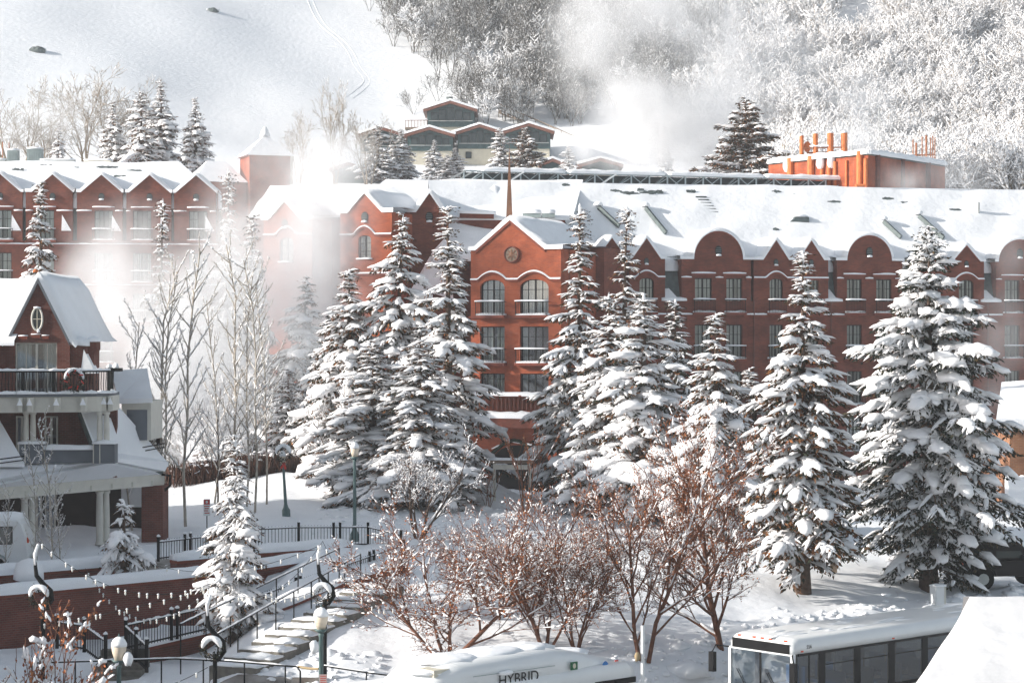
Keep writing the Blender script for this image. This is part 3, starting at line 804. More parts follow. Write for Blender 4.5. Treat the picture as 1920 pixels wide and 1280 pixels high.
# ------------------------------------------------------------------ the wooded hillside
FW_ = []
for sd, sn_, mt_, th in [(201, .95, m_twig_grey, .022), (202, .95, m_twig_tan, .022), (203, 1.0, m_twig_tan, .022)]:
    FW_.append(bare(sd, 5.5, .35, stems=3, levels=3, tr=.06, kids=(5, 4, 3), snow=sn_, mt=mt_, up=.25, ang=(.5, .6, .65), thin=.02, clod=0, sides=3, fat=.055))
for sd, mt_ in [(204, m_twig_grey), (205, m_twig_grey)]:
    FW_.append(bare(sd, 6.0, .22, stems=3, levels=3, tr=.06, kids=(6, 4, 3), snow=.3, mt=mt_, up=.4, ang=(.4, .5, .6), thin=.02, clod=0, sides=3, fat=.02))
def joined(ms, snow_scale=1.0):
    me = bpy.data.meshes.new('bare_tree'); V = []; Fq = []; idx = []; n = 0
    mats = []
    for k, m in enumerate(ms[:3]):
        if m is None: continue
        mats.append(m.materials[0])
        nv = len(m.vertices); co = np.empty(nv*3, np.float32); m.vertices.foreach_get('co', co); V.append(co.reshape(-1, 3))
        for p in m.polygons:
            Fq.append(tuple(v+n for v in p.vertices)); idx.append(len(mats)-1)
        n += nv
    me.from_pydata(np.concatenate(V).tolist(), [], Fq)
    for m in mats: me.materials.append(m)
    me.polygons.foreach_set('material_index', idx); me.update()
    return me
WOOD = [joined(m) for m in FW_]
# edge of the ski run on the slope (photo column by row, carried onto the ground)
EDGE = [hit(px, py, 240, 520) for px, py in [(680, -60), (690, 0), (735, 65), (800, 110), (850, 165), (880, 200), (905, 235)]]
ey = np.array([e.y for e in EDGE]); ex = np.array([e.x for e in EDGE]); o_ = np.argsort(ey)
def edge_x(y): return np.interp(y, ey[o_], ex[o_])
pts = []
rw = random.Random(5)
while len(pts) < 2500:
    y = rw.uniform(210, 352); x = rw.uniform(-30, 118)
    if x > .27*y+4: continue
    e = edge_x(y)
    if x < e+rw.gauss(0, 1.2): continue
    if abs(x-(e+6)) < 3.5 and rw.random() < .5: continue
    if y < 268 and x < 24: continue
    if y < 252 and rw.random() < .35: continue
    if wob(x*1.0, y*.6, 44, 6, .22)+rw.uniform(-.5, .5) < -.35: continue
    pts.append((x, y))
pts.sort(key=lambda p: p[1])
near = pts[:90]+rw.sample(pts[90:700], 60)
ns_ = set(near)
def variant(x, y):
    px = 960+x/y*FPX
    f = np.clip((px-1180)/260, 0, 1)+rw.uniform(-.22, .22)
    return rw.choice((0, 1, 2)) if f > .45 else rw.choice((3, 4, 3, 4, 0))  # snow cover and twig tone carry sunlight at right, mountain shade at left
for x, y in near:
    v = variant(x, y)
    o = link('bare_tree', WOOD[v], None, None, (x, y, Hs(x, y)-.15))
    o.rotation_euler = (0, 0, rw.uniform(0, 6.28)); s = rw.uniform(.75, 1.3); o.scale = (s, s, s)
    if v < 3: tag(o, 'frosted bare tree among many on the sunlit wooded hillside', 'tree', 'frosted trees on the hillside')
    else: tag(o, 'leafless tree made dark for shade, among many on the wooded hillside', 'tree', 'dark trees on the hillside')
# bushes standing out on the edge of the ski run
for px, py, s, lab in [(733, 62, 1.25, 'big dark round bush at the upper edge of the ski run'), (760, 60, .9, 'smaller dark bush right of the big round one'),
                       (778, 72, .8, 'thin bush at the lower tip of the ski run edge'), (715, 20, .7, 'small bush at the very top of the ski run edge'),
                       (820, 190, .7, 'little bare tree behind the top chalet roof'), (775, 215, .6, 'little bare tree left of the top chalet')]:
    p = hit(px, py, 240, 520); o = link('bare_bush', WOOD[3], None, None, (p.x, p.y, p.z-.2)); o.scale = (s*1.25, s*1.25, s)
    o.rotation_euler = (0, 0, px); tag(o, lab, 'bush', 'bushes by the ski run')
rest = [p for p in pts if p not in ns_]
src = bpy.data.collections.new('wood_variants')
for i, me in enumerate(WOOD):
    src.objects.link(bpy.data.objects.new('variant_%d' % i, me))
pm = bpy.data.meshes.new('wooded_hillside')
RP = np.array([(x, y, Hs(x, y)-.15) for x, y in rest], np.float32)
pm.vertices.add(len(RP)); pm.vertices.foreach_set('co', RP.ravel())
a1 = pm.attributes.new('vi', 'INT', 'POINT'); a1.data.foreach_set('value', [variant(x, y) for x, y in rest])
a2 = pm.attributes.new('rz', 'FLOAT_VECTOR', 'POINT'); a2.data.foreach_set('vector', [c for _ in rest for c in (0, 0, rw.uniform(0, 6.28))])
a3 = pm.attributes.new('sc', 'FLOAT', 'POINT'); a3.data.foreach_set('value', [rw.uniform(.7, 1.25) for _ in rest])
wood = link('wooded_hillside', pm); tag(wood, 'leafless frosted wood covering the mountainside', 'wood', None, 'stuff')
gt = bpy.data.node_groups.new('scatter_wood', 'GeometryNodeTree')
gt.interface.new_socket('Geometry', in_out='INPUT', socket_type='NodeSocketGeometry')
gt.interface.new_socket('Geometry', in_out='OUTPUT', socket_type='NodeSocketGeometry')
gi = gt.nodes.new('NodeGroupInput'); go = gt.nodes.new('NodeGroupOutput')
ci = gt.nodes.new('GeometryNodeCollectionInfo'); ci.inputs['Collection'].default_value = src
ci.inputs['Separate Children'].default_value = True; ci.inputs['Reset Children'].default_value = True
ip = gt.nodes.new('GeometryNodeInstanceOnPoints'); ip.inputs['Pick Instance'].default_value = True
def nattr(n, t):
    q = gt.nodes.new('GeometryNodeInputNamedAttribute'); q.data_type = t; q.inputs['Name'].default_value = n
    return [s for s in q.outputs if s.enabled and s.name == 'Attribute'][0]
gt.links.new(gi.outputs[0], ip.inputs['Points']); gt.links.new(ci.outputs[0], ip.inputs['Instance'])
gt.links.new(nattr('vi', 'INT'), ip.inputs['Instance Index'])
gt.links.new(nattr('rz', 'FLOAT_VECTOR'), ip.inputs['Rotation']); gt.links.new(nattr('sc', 'FLOAT'), ip.inputs['Scale'])
gt.links.new(ip.outputs[0], go.inputs[0])
md = wood.modifiers.new('scatter', 'NODES'); md.node_group = gt

# ski tracks and rocks on the run
def track(name, pp, off):
    m = MB(); q = []
    for px, py in pp:
        p = hit(px, py, 240, 520); q.append((p.x+off, p.y, p.z+.0))
    fine = []
    for i in range(len(q)-1):
        q0, q1, q2, q3 = q[max(0, i-1)], q[i], q[i+1], q[min(len(q)-1, i+2)]
        for t in range(6):
            f = t/6
            x, y = [.5*(2*q1[c]+(q2[c]-q0[c])*f+(2*q0[c]-5*q1[c]+4*q2[c]-q3[c])*f*f+(3*q1[c]-q0[c]-3*q2[c]+q3[c])*f**3) for c in (0, 1)]
            fine.append((x, y, Hs(x, y)+.01))
    m.tube(fine, .03, 4, False); return m.build(name, m_snow, hillside, True)
trk = [(582, 0), (590, 20), (598, 35), (608, 50), (622, 62), (636, 73), (648, 85), (657, 97), (663, 108), (668, 120), (676, 133), (686, 145), (689, 154), (682, 164), (671, 173), (655, 185)]
track('ski_track', trk, -.5); track('ski_track', trk, .35)
def rock(px, py, w, h, label):
    p = hit(px, py, 240, 520); o = empty('rock_outcrop', p, 0, label, 'rock', 'rocks on the ski slope')
    MB().blob((0, 0, .1), w/2, .5, h, 9, 5, .28, px, -.9).build('rock', m_slate, o)
    MB().blob((0, .3, h*.55), w/2*.95, .5, h*.7, 9, 5, .15, px+1).build('snow', m_snow, o, True)
rock(398, 22, 1.9, .42, 'long flat grey rock high on the ski slope')
rock(70, 98, 2.0, .62, 'snow-capped grey rock at the left of the ski slope')
# ------------------------------------------------------------------ facade kit
def frame(x, y, rz): return Matrix.Translation((x, y, 0)) @ Matrix.Rotation(rz, 4, 'Z')
def wall_holes(mb, x0, x1, z0, z1, holes, y=0.0, dep=.32):
    X = sorted({x0, x1, *[h[0] for h in holes], *[h[1] for h in holes]}); X = [a for a in X if x0 <= a <= x1]
    Z = sorted({z0, z1, *[h[2] for h in holes], *[h[3] for h in holes]}); Z = [a for a in Z if z0 <= a <= z1]
    for i in range(len(X)-1):
        for j in range(len(Z)-1):
            cx = (X[i]+X[i+1])/2; cz = (Z[j]+Z[j+1])/2
            if any(h[0] < cx < h[1] and h[2] < cz < h[3] for h in holes): continue
            mb.quad((X[i], y, Z[j]), (X[i+1], y, Z[j]), (X[i+1], y, Z[j+1]), (X[i], y, Z[j+1]))
    for h in holes:
        a, b, c, d = h[:4]
        mb.quad((a, y, c), (a, y, d), (a, y+dep, d), (a, y+dep, c)); mb.quad((b, y, d), (b, y, c), (b, y+dep, c), (b, y+dep, d))
        mb.quad((a, y, c), (a, y+dep, c), (b, y+dep, c), (b, y, c)); mb.quad((a, y, d), (b, y, d), (b, y+dep, d), (a, y+dep, d))
        if len(h) > 4 and h[4]:                      # brick spandrels of an arched head
            r = (b-a)/2; cx = (a+b)/2; rise = min(r*.55, .5); zs = d-rise
            for sgn in (-1, 1):
                arc = [(cx+sgn*r*math.cos(t), zs+rise*math.sin(t)) for t in np.linspace(0, math.pi/2, 6)]
                poly = [(cx+sgn*r, d)]+(arc[::-1] if sgn < 0 else arc[::-1])
                if sgn > 0: poly = poly[::-1]
                mb.prism(poly, y, y+.2)
WCACHE = {}
def window(parent, mtx, x0, x1, z0, z1, arch=False, y=.16, nv=4, nh=2, curt=(.5, .5), m_c=None, frame_m=None, pane_m=None, name='window'):
    w = round(x1-x0, 2); h = round(z1-z0, 2); key = (w, h, arch, nv, nh, curt, id(m_c), id(frame_m), id(pane_m))
    if key not in WCACHE:
        f = MB(); b = .06
        f.box(0, b, 0, .08, 0, h); f.box(w-b, w, 0, .08, 0, h); f.box(b, w-b, 0, .08, 0, b); f.box(b, w-b, 0, .08, h-b, h)
        for i in range(1, nv):
            x = w*i/nv; t = .045 if (nv % 2 == 0 and i == nv//2) else .018
            f.box(x-t, x+t, .005, .07, b, h-b)
        for j in range(1, nh+1):
            z = h*(j/(nh+1) if nh > 1 else .72)
            f.box(b, w-b, .012, .06, z-.018, z+.018)
        p = MB().quad((b, .05, b), (w-b, .05, b), (w-b, .05, h-b), (b, .05, h-b))
        cs = []
        for sd, fr in ((0, curt[0]), (1, curt[1])):
            if fr <= 0: continue
            c = MB(); n = 15; xa, xb = (b, b+(w/2-b)*fr) if sd == 0 else (w-b-(w/2-b)*fr, w-b)
            xs_ = np.linspace(xa, xb, n+1); ys_ = .16+.035*np.sin(np.arange(n+1)*1.9+sd)
            for i in range(n):
                c.quad((xs_[i], ys_[i], .02), (xs_[i+1], ys_[i+1], .02), (xs_[i+1], ys_[i+1], h-.05), (xs_[i], ys_[i], h-.05))
            cs.append(c.mesh('curtain', m_c or m_curtain, True))
        WCACHE[key] = (f.mesh('window', frame_m or m_frame), p.mesh('pane', pane_m or m_pane), cs)
    f, p, cs = WCACHE[key]
    o = link(name, f, parent, mtx @ Matrix.Translation((x0, y, z0)))
    link('pane', p, o)
    for c in cs: link('curtain', c, o)
    return o
RC = {}
def railing(parent, mtx, x0, x1, z, y0=-.12, h=.95, out=.32, bar=.11, seed=1):
    """shallow balcony: snowy ledge, bars and snowy top rail"""
    w = round(x1-x0, 2); k = (w, h, out, bar)
    if k not in RC:
        m = MB(); y = -out
        m.box(0, w, y-.02, y+.02, h-.04, h); m.box(0, w, y-.015, y+.015, .1, .13)
        n = int(w/bar)
        for i in range(n+1):
            x = w*i/n; m.box(x-.008, x+.008, y-.008, y+.008, .0, h-.03)
        for x in (0, w):
            m.box(x-.02, x+.02, y+.02, 0, h-.04, h); m.box(x-.02, x+.02, y-.02, y+.02, 0, h)
        s = MB().snowbar((-.06, y, h), (w+.06, y, h), .13, .09, .25, int(w*7)).snowbar((-.05, -out*.5, .06), (w+.05, -out*.5, .06), out*1.1, .14, .25, int(w*9))
        l = MB().box(-.08, w+.08, -out-.06, .02, -.12, .05)
        RC[k] = (m.mesh('railing', m_iron), s.mesh('snow', m_snow, True), l.mesh('ledge', m_stone))
    a, s, l = RC[k]
    o = link('railing', a, parent, mtx @ Matrix.Translation((x0, y0+.12, z)))
    link('snow', s, o)['kind'] = 'stuff'; link('ledge', l, o)
    return o
def snow_path(mb, path, y0, y1, th=.26, seed=0, lip=.08):
    """snow blanket following a gable/dome outline (x,z), extruded back from y0 to y1"""
    r = random.Random(seed); n = len(path)
    nor = []
    for i in range(n):
        a = path[max(0, i-1)]; b = path[min(n-1, i+1)]
        dx, dz = b[0]-a[0], b[1]-a[1]; l = math.hypot(dx, dz); nor.append((-dz/l, dx/l))
    ysq = list(np.linspace(y0, y1, 7)); rows = []
    for j, y in enumerate(ysq):
        row = []
        for (x, z), (nx, nz) in zip(path, nor):
            t = th*(1+.16*float(wob(x*1.6, y*1.2+seed*3.7, seed+2, 5, 1.3)))*(.72 if j == 0 else 1.0)
            row.append((x+nx*t, y-(lip if j == 1 else 0)*0, z+abs(nz)*t+.02 if nz >= 0 else z+.02))
        rows.append(row)
    vs = [(x, y0-.0, z-.01) for x, z in path]; nn = len(path)
    for row in rows: vs += row
    fs = [(i, i+1, nn+i+1, nn+i) for i in range(nn-1)]
    for j in range(len(rows)-1):
        for i in range(nn-1):
            a = nn*(j+1)+i; fs.append((a, a+1, a+nn+1, a+nn))
    mb.add(vs, [f for f in fs]); return mb
def gable_path(xa, xb, zc, zp, sh=0.0):
    xm = (xa+xb)/2; p = []
    if sh: p.append((xa-sh, zc))
    for t in np.linspace(0, 1, 7): p.append((xa+(xm-xa)*t, zc+(zp-zc)*t))
    for t in np.linspace(0, 1, 7)[1:]: p.append((xm+(xb-xm)*t, zp+(zc-zp)*t))
    if sh: p.append((xb+sh, zc))
    return p
def dome_path(xa, xb, zc, zp, sh=0.0):
    xm = (xa+xb)/2; r = (xb-xa)/2; p = []
    if sh: p.append((xa-sh, zc))
    for t in np.linspace(math.pi, 0, 19): p.append((xm+r*math.cos(t), zc+(zp-zc)*math.sin(t)))
    if sh: p.append((xb+sh, zc))
    return p
def vent(parent, mtx, x, z, r, rx=None):
    m = MB(); rx = rx or r
    ring = [(x+rx*math.cos(a), z+r*math.sin(a)) for a in np.linspace(0, 2*math.pi, 20, endpoint=False)]
    m.prism(ring, -.04, .05); o = m.build('round_vent', m_frame, parent, mtx=mtx)
    s = MB()
    for k in (-.6, -.25, .1, .45):
        ww = rx*.8*math.sqrt(max(.05, 1-(abs(k)+.1)**2)); s.box(x-ww, x+ww, -.08, -.045, z+k*r, z+k*r+.18*r)
    s.build('louver', m_slate, o)
    MB().snowbar((x-rx*.75, -.08, z-r*.95), (x+rx*.75, -.08, z-r*.95), .12, .14, .2, int(x*10)).build('snow', m_snow, o, True)
def snow_lines(parent, mtx, segs, seed=0, w=.16, h=.1):
    for i, (xa, xb, z) in enumerate(segs):
        s = MB().box(xa, xb, -.09, .0, z-.14, z); o = s.build('string_course', m_stone, parent, mtx=mtx)
        MB().snowbar((xa-.02, -.05, z), (xb+.02, -.05, z), w, h, .25, seed+i).build('snow', m_snow, o, True)
def arch_course(parent, mtx, xa, xb, z, arches, rise=.42):
    """snow-lined hood course that humps over arched windows (x centre, half width)"""
    p = []
    n = max(8, int((xb-xa)/.12))
    for x in np.linspace(xa, xb, n+1):
        up = 0
        for c, hw in arches:
            if abs(x-c) < hw: up = max(up, rise*math.cos((x-c)/hw*math.pi/2)**.8)
        p.append((x, z+up))
    b = MB(); s = MB()
    for i in range(n):
        (x0, z0), (x1, z1) = p[i], p[i+1]
        b.hexa([(x0, -.1, z0-.13), (x1, -.1, z1-.13), (x1, 0, z1-.13), (x0, 0, z0-.13), (x0, -.1, z0), (x1, -.1, z1), (x1, 0, z1), (x0, 0, z0)])
    o = b.build('hood_course', m_stone, parent, mtx=mtx)
    s.add([(x, -.13, z) for x, z in p]+[(x, -.11, z+.09) for x, z in p]+[(x, 0, z+.11) for x, z in p],
          [(i, i+1, n+1+i+1, n+1+i) for i in range(n)]+[(n+1+i, n+2+i, 2*n+3+i, 2*n+2+i) for i in range(n)])
    s.build('snow', m_snow, o, True)
def roof_sheet(parent, mtx, x0, x1, y0, z0, y1, z1, name='roof', xl=None, xr=None, th=.3, seed=1, amp=.11, nx=60, ny=16):
    """thick snow-covered roof slope; xl/xr = x of the upper corners (hips)"""
    xl = x0 if xl is None else xl; xr = x1 if xr is None else xr
    V = []
    for j in range(ny+1):
        v = j/ny; a = x0+(xl-x0)*v; b = x1+(xr-x1)*v
        for i in range(nx+1):
            u = i/nx; x = a+(b-a)*u; y = y0+(y1-y0)*v; z = z0+(z1-z0)*v
            V.append((x, y, z+th+amp*float(wob(x, y*1.5, seed, 5, .9)+.45*wob(x, y*2, seed+5, 6, 2.4))*min(1, v*4)-(th*.35 if j == 0 else 0)))
    k = nx+1; fs = [(j*k+i, j*k+i+1, (j+1)*k+i+1, (j+1)*k+i) for j in range(ny) for i in range(nx)]
    n0 = len(V); V += [(x, y-.02, z0-.02) for x, y, z in V[:k]]
    fs += [(n0+i, n0+i+1, i+1, i) for i in range(nx)]
    m = MB(); m.add(V, fs); return m.build(name, m_snow, parent, True, mtx)
def patch(parent, mtx, x, y, z, w, h, slope, seed, m=None):
    """irregular bare slate showing through roof snow, lying on a slope rising +y"""
    r = random.Random(seed); n = 22; vs = []
    for k in range(n):
        a = 6.283*k/n; q = r.uniform(.25, 1)
        vs.append((x+math.cos(a)*w/2*q, y+math.sin(a)*h/2*q*math.cos(slope), z+math.sin(a)*h/2*q*math.sin(slope)))
    b = MB().add(vs+[(X, Y, Z-.12) for X, Y, Z in vs], [tuple(range(n))]+[(i, i+n, (i+1) % n+n, (i+1) % n) for i in range(n)])
    b.build('bare_slate', m or m_slate, parent, mtx=mtx)

# ------------------------------------------------------------------ main hotel
hotel = empty('brick_hotel', (PX(960, 140), 140, 0), 0, 'long red brick hotel with domed and gabled dormers under a snowy roof', 'hotel')
hm = Matrix.Translation(hotel.location).inverted()
# ---- right wing, turned a little to the right so it recedes
DR = 145.0; sR = FPX/DR; X0R = 1052
FR = hm @ frame(PX(X0R, DR)-.3, DR-.5, R_(12))
cosr = math.cos(R_(12))
def lx(px):
    """photo column -> metres along the right wing"""
    # solve (x0 + t cos, y0 + t sin) projecting to px
    x0, y0 = PX(X0R, DR)-.3, DR-.5; k = (px-960)/FPX
    return (k*y0-x0)/(math.cos(R_(12))-k*math.sin(R_(12)))
def lz(py): return PZ(py, DR)
ZE = lz(484); ZB = lz(563)
g0, g1 = 1.5, lx(1990)
FLO = [(520, 586), (608, 674), (697, 762), (786, 852)]
bays = [('gable', 1118, 1176, 1147, 445, 28), ('gable', 1180, 1247, 1212, 445, 27), ('dome', 1278, 1408, 1347, 430, 46), ('twin', 1413, 1553, (1455, 1521), 446, 24),
        ('dome', 1570, 1692, 1630, 435, 42), ('twin', 1712, 1845, (1748, 1812), 452, 26), ('dome', 1868, 1985, 1912, 440, 40)]
wins = {0: [(1133, 1160, True)], 1: [(1199, 1226, True)], 2: [(1303, 1335, False), (1362, 1392, False)], 3: [(1443, 1468, True), (1508, 1535, False)],
        4: [(1588, 1616, False), (1643, 1672, False)], 5: [(1733, 1760, False), (1798, 1826, True)], 6: [(1884, 1912, False), (1938, 1966, False)]}
curt_opts = [(.9, .9), (1, .35), (.5, .5), (.95, .6), (.35, .95), (.3, .3), (1, 1)]
ci_ = 0
body = MB(); holes_low = []
for bi, b in enumerate(bays):
    xa, xb = lx(b[1]), lx(b[2]); up = MB()
    holes = []
    for (wa, wb, ar) in wins[bi]:
        a, c = lx(wa), lx(wb)
        for fi, (pt_, pb) in enumerate(FLO):
            hh = (a, c, lz(pb), lz(pt_), ar and fi == 0)
            (holes if fi == 0 else holes_low).append(hh)
            window(hotel, FR, a, c, lz(pb), lz(pt_), False, .2, 4, 1, curt_opts[(ci_*5+ci_//3) % 7]); ci_ += 1
            railing(hotel, FR, a-.12, c+.12, lz(pb)-.02)
    wall_holes(up, xa, xb, ZB, ZE, holes, -.0)
    # top piece
    tops = []
    if b[0] == 'dome': tops.append(dome_path(lx(b[3]-b[5]), lx(b[3]+b[5]), ZE, lz(b[4])))
    elif b[0] == 'gable': tops.append(gable_path(lx(b[3]-b[5]), lx(b[3]+b[5]), ZE, lz(b[4])))
    else:
        for c in b[3]: tops.append(gable_path(lx(c-b[5]), lx(c+b[5]), ZE, lz(b[4])))
    for tp in tops: up.prism(tp, 0, .4)
    # cheeks of the bay going back to the roof
    up.box(xa, xa+.02, .001, 3.0, ZB, ZE-.01); up.box(xb-.02, xb, .001, 3.0, ZB, ZE-.01)
    up.build('dormer_wall', m_brick, hotel, mtx=FR)
    sn = MB()
    full = [(xa-.12, ZE)]
    for tp in tops: full += tp
    full.append((xb+.12, ZE))
    snow_path(sn, full, -.07, 6.5, .27, bi); sn.build('dormer_snow', m_snow, hotel, True, FR)
    cp = MB()
    for tp in tops:
        for i in range(len(tp)-1):
            (x0_, z0_), (x1_, z1_) = tp[i], tp[i+1]
            cp.hexa([(x0_, -.06, z0_-.12), (x1_, -.06, z1_-.12), (x1_, 0, z1_-.12), (x0_, 0, z0_-.12), (x0_, -.06, z0_), (x1_, -.06, z1_), (x1_, 0, z1_), (x0_, 0, z0_)])
    cp.build('coping', m_stone, hotel, mtx=FR)
    for c in (b[3] if isinstance(b[3], tuple) else (b[3],)):
        vent(hotel, FR, lx(c), lz(468 if b[0] == 'dome' else 489), .36 if b[0] == 'dome' else .24, .24 if b[0] == 'dome' else .17)
    if b[0] == 'dome':
        ws = wins[bi]
        snow_lines(hotel, FR, [(lx(ws[0][0]-6), lx(ws[0][1]+6), lz(511)), (lx(ws[1][0]-6), lx(ws[1][1]+6), lz(511)),
                               (xa, lx(ws[0][0]-7), lz(519)), (lx(ws[0][1]+7), lx(ws[1][0]-7), lz(519)), (lx(ws[1][1]+7), xb, lz(519))], bi*10)
    else:
        ar = [((lx(w[0])+lx(w[1]))/2, (lx(w[1])-lx(w[0]))/2+.25) for w in wins[bi] if w[2]]
        arch_course(hotel, FR, xa, xb, lz(519), ar)
wall_holes(body, g0-2, g1, 1.5, ZB, holes_low)
body.build('wall', m_brick, hotel, mtx=FR)
bk = MB().box(g0-2, g1, 1.0, 1.2, 1.5, ZE); bk.build('room_shade', m_room, hotel, mtx=FR)
snow_lines(hotel, FR, [(g0, lx(1300), lz(589)), (lx(1336), lx(1360), lz(589)), (lx(1394), lx(1440), lz(589)), (lx(1470), lx(1585), lz(589)), (lx(1675), g1, lz(589))], 77)
# mansard between the bays: slate panel, drift of snow, brick knee wall, downspout
gaps = [(1052, 1118), (1176, 1180), (1247, 1278), (1408, 1413), (1553, 1570), (1692, 1712), (1845, 1868)]
for i, (a, b) in enumerate(gaps):
    xa, xb = lx(a), lx(b)
    MB().hexa([(xa, .25, ZB-.4), (xb, .25, ZB-.4), (xb, 1.6, ZB-.4), (xa, 1.6, ZB-.4), (xa, 1.3, ZE+.2), (xb, 1.3, ZE+.2), (xb, 1.6, ZE+.2), (xa, 1.6, ZE+.2)]).build('mansard_slate', m_slate, hotel, mtx=FR)
    if xb-xa > .4:
        MB().snowbar((xa-.25, .1, ZB), (xb+.35, .1, ZB), .55, .28, .2, i).build('ledge_snow', m_snow, hotel, True, FR)
        # wedge of snow leaning against the left cheek
        w_ = min(.95, xb-xa); zt = lz(525)
        MB().add([(xa, .02, ZB+.1), (xa+w_, .02, ZB+.15), (xa+.05, .75, zt), (xa+.25*w_, .9, zt-.2), (xa, .9, ZB+.1), (xa+w_, .9, ZB+.1), (xa, .3, zt-.25)],
                 [(0, 1, 3, 2), (0, 2, 6), (1, 5, 3), (0, 6, 2), (2, 3, 5, 4)]).build('snow_wedge', m_snow, hotel, False, FR)
        MB().snowbar((xa-.05, 1.25, ZE-.75), (xb+.05, 1.25, ZE-.75), .9, .95, .1, i+50).build('valley_snow', m_snow, hotel, True, FR)
for px in (1247.5, 1411, 1556, 1700, 1850):
    MB().tube([(lx(px)+.08, -.09, lz(852)), (lx(px)+.08, -.09, ZB)], .055, 8).build('downspout', m_brick_dark, hotel, mtx=FR)
# main slope and flat roof
ZR = 23.1
roof_sheet(hotel, FR, g0-9, g1+6, 1.15, ZE-.2, 8.0, ZR, 'roof_snow', seed=4, nx=110, ny=22)
MB().box(g0-9, g1+6, 8.0, 30, ZR-.6, ZR+.28).build('flat_roof_snow', m_snow, hotel, mtx=FR)
sl = math.atan2(ZR-ZE+.2, 8-1.15)
def on_roof(px, py):
    """point on the right wing's main slope under a photo pixel, in wing coordinates"""
    a = math.tan(sl)
    x0, y0 = PX(X0R, DR)-.3, DR-.5; c, s = math.cos(R_(12)), math.sin(R_(12))
    lo, hi = 1.15, 8.0
    best = None
    for ly in np.linspace(lo, hi, 200):
        z = ZE-.2+a*(ly-1.15)+.34
        # find lx so that it projects on column px
        k = (px-960)/FPX
        # X=x0+lx c - ly s ; Y=y0+lx s+ly c ; X=kY
        l = (k*(y0+ly*c)-x0+ly*s)/(c-k*s); Y = y0+l*s+ly*c
        e = abs(640-(z-ZC)*FPX/Y-py)
        if best is None or e < best[0]: best = (e, l, ly, z)
    return best[1:]
rp_ = random.Random(12)
for px, py, w, h in [(1010, 352, 1.1, .35), (1155, 357, .7, .2), (1180, 362, 1.3, .45), (1215, 360, 1.2, .35), (1235, 358, .7, .25), (1200, 355, .5, .18), (1060, 345, .6, .16),
                     (1295, 357, .6, .16), (1455, 358, .6, .2), (1500, 363, 1.0, .3), (1515, 366, .5, .2), (1565, 378, .8, .2), (1660, 372, 1.3, .28), (1700, 380, .7, .2),
                     (1790, 392, .8, .15), (1200, 405, .7, .2), (1455, 428, .4, .12), (1285, 400, .4, .15)]:
    q = on_roof(px, py)
    for k in range(2):
        patch(hotel, FR, q[0]+rp_.uniform(-.3, .3)*k, q[1], q[2]+.005, w*1.3*(1 if k == 0 else .6), h*1.3*(1 if k == 0 else .7)+.1, sl, int(px*3+k))
# roof ribs (snow-capped valley edges) and vents
for pa, pb in [((1122, 392), (1160, 428)), ((1210, 393), (1248, 440)), ((1656, 418), (1688, 448)), ((1722, 408), (1768, 450)), ((1040, 398), (1068, 440))]:
    a = on_roof(*pa); b = on_roof(*pb)
    o = MB().beam((a[0], a[1]-.1, a[2]+.12), (b[0], b[1]-.1, b[2]+.12), .16, .3).build('roof_rib', m_slate, hotel, mtx=FR)
    MB().blob((a[0], a[1]-.05, a[2]+.3), .34, .34, .24, 8, 5, .15, int(pa[0])).build('snow', m_snow, o, True)
a = on_roof(1325, 385)
for k in range(7):
    MB().box(a[0]-.55+k*.09, a[0]+.25+k*.09, a[1]+.8-.26*k, a[1]+.92-.26*k, a[2]+.62-.235*k, a[2]+.72-.235*k).build('louver', m_slate, hotel, mtx=FR)
a = on_roof(1497, 412)
o = MB().hexa([(a[0]-.75, a[1]-.2, a[2]-.2), (a[0]+.75, a[1]-.2, a[2]-.2), (a[0]+.75, a[1]+.7, a[2]-.2), (a[0]-.75, a[1]+.7, a[2]-.2), (a[0]-.2, a[1]-.15, a[2]+.2), (a[0]+.75, a[1]-.15, a[2]+.2), (a[0]+.75, a[1]+.7, a[2]+.25), (a[0]-.2, a[1]+.7, a[2]+.25)]).build('skylight', m_slate, hotel, mtx=FR)
MB().blob((a[0]+.2, a[1]+.3, a[2]+.25), .65, .5, .16, 10, 5, .1, 4).build('snow', m_snow, o, True)
a = on_roof(1834, 398); MB().tube([(a[0], a[1], a[2]-.2), (a[0], a[1], a[2]+.75)], .12, 10).build('vent_pipe', m_hvac, hotel, mtx=FR)

# ---- entrance pavilion, turned left towards the sun
DC = 138.0; sC = FPX/DC; RZC = R_(-24)
FC = hm @ frame(PX(966, DC), DC, RZC)
def cx_(px): return (px-966)/sC/math.cos(RZC)
def cz_(py): return PZ(py, DC)
xa, xb = cx_(882), cx_(1051); ze = cz_(468)
cw = MB(); holes = []
cfl = [(524, 592, True), (612, 681, False), (700, 738, False)]
for wa, wb in [(900, 946), (975, 1028)]:
    for pt_, pb, ar in cfl:
        holes.append((cx_(wa), cx_(wb), cz_(pb), cz_(pt_), ar))
        window(hotel, FC, cx_(wa), cx_(wb), cz_(pb), cz_(pt_), False, .2, 4, 1, (.95, .95) if ar else ((1, .8) if wa == 900 else (.45, .0)))
    for pb in (592, 681):
        railing(hotel, FC, cx_(wa)-.1, cx_(wb)+.1, cz_(pb)-.02, out=.5)
wall_holes(cw, xa, xb, cz_(830), ze, holes)
gp = gable_path(cx_(892), cx_(1022), ze, cz_(412)); cw.prism(gp, 0, .5)
cw.box(xb-.03, xb, .001, 7, cz_(830), ze); cw.box(xa, xa+.03, .001, 7, cz_(830), ze)
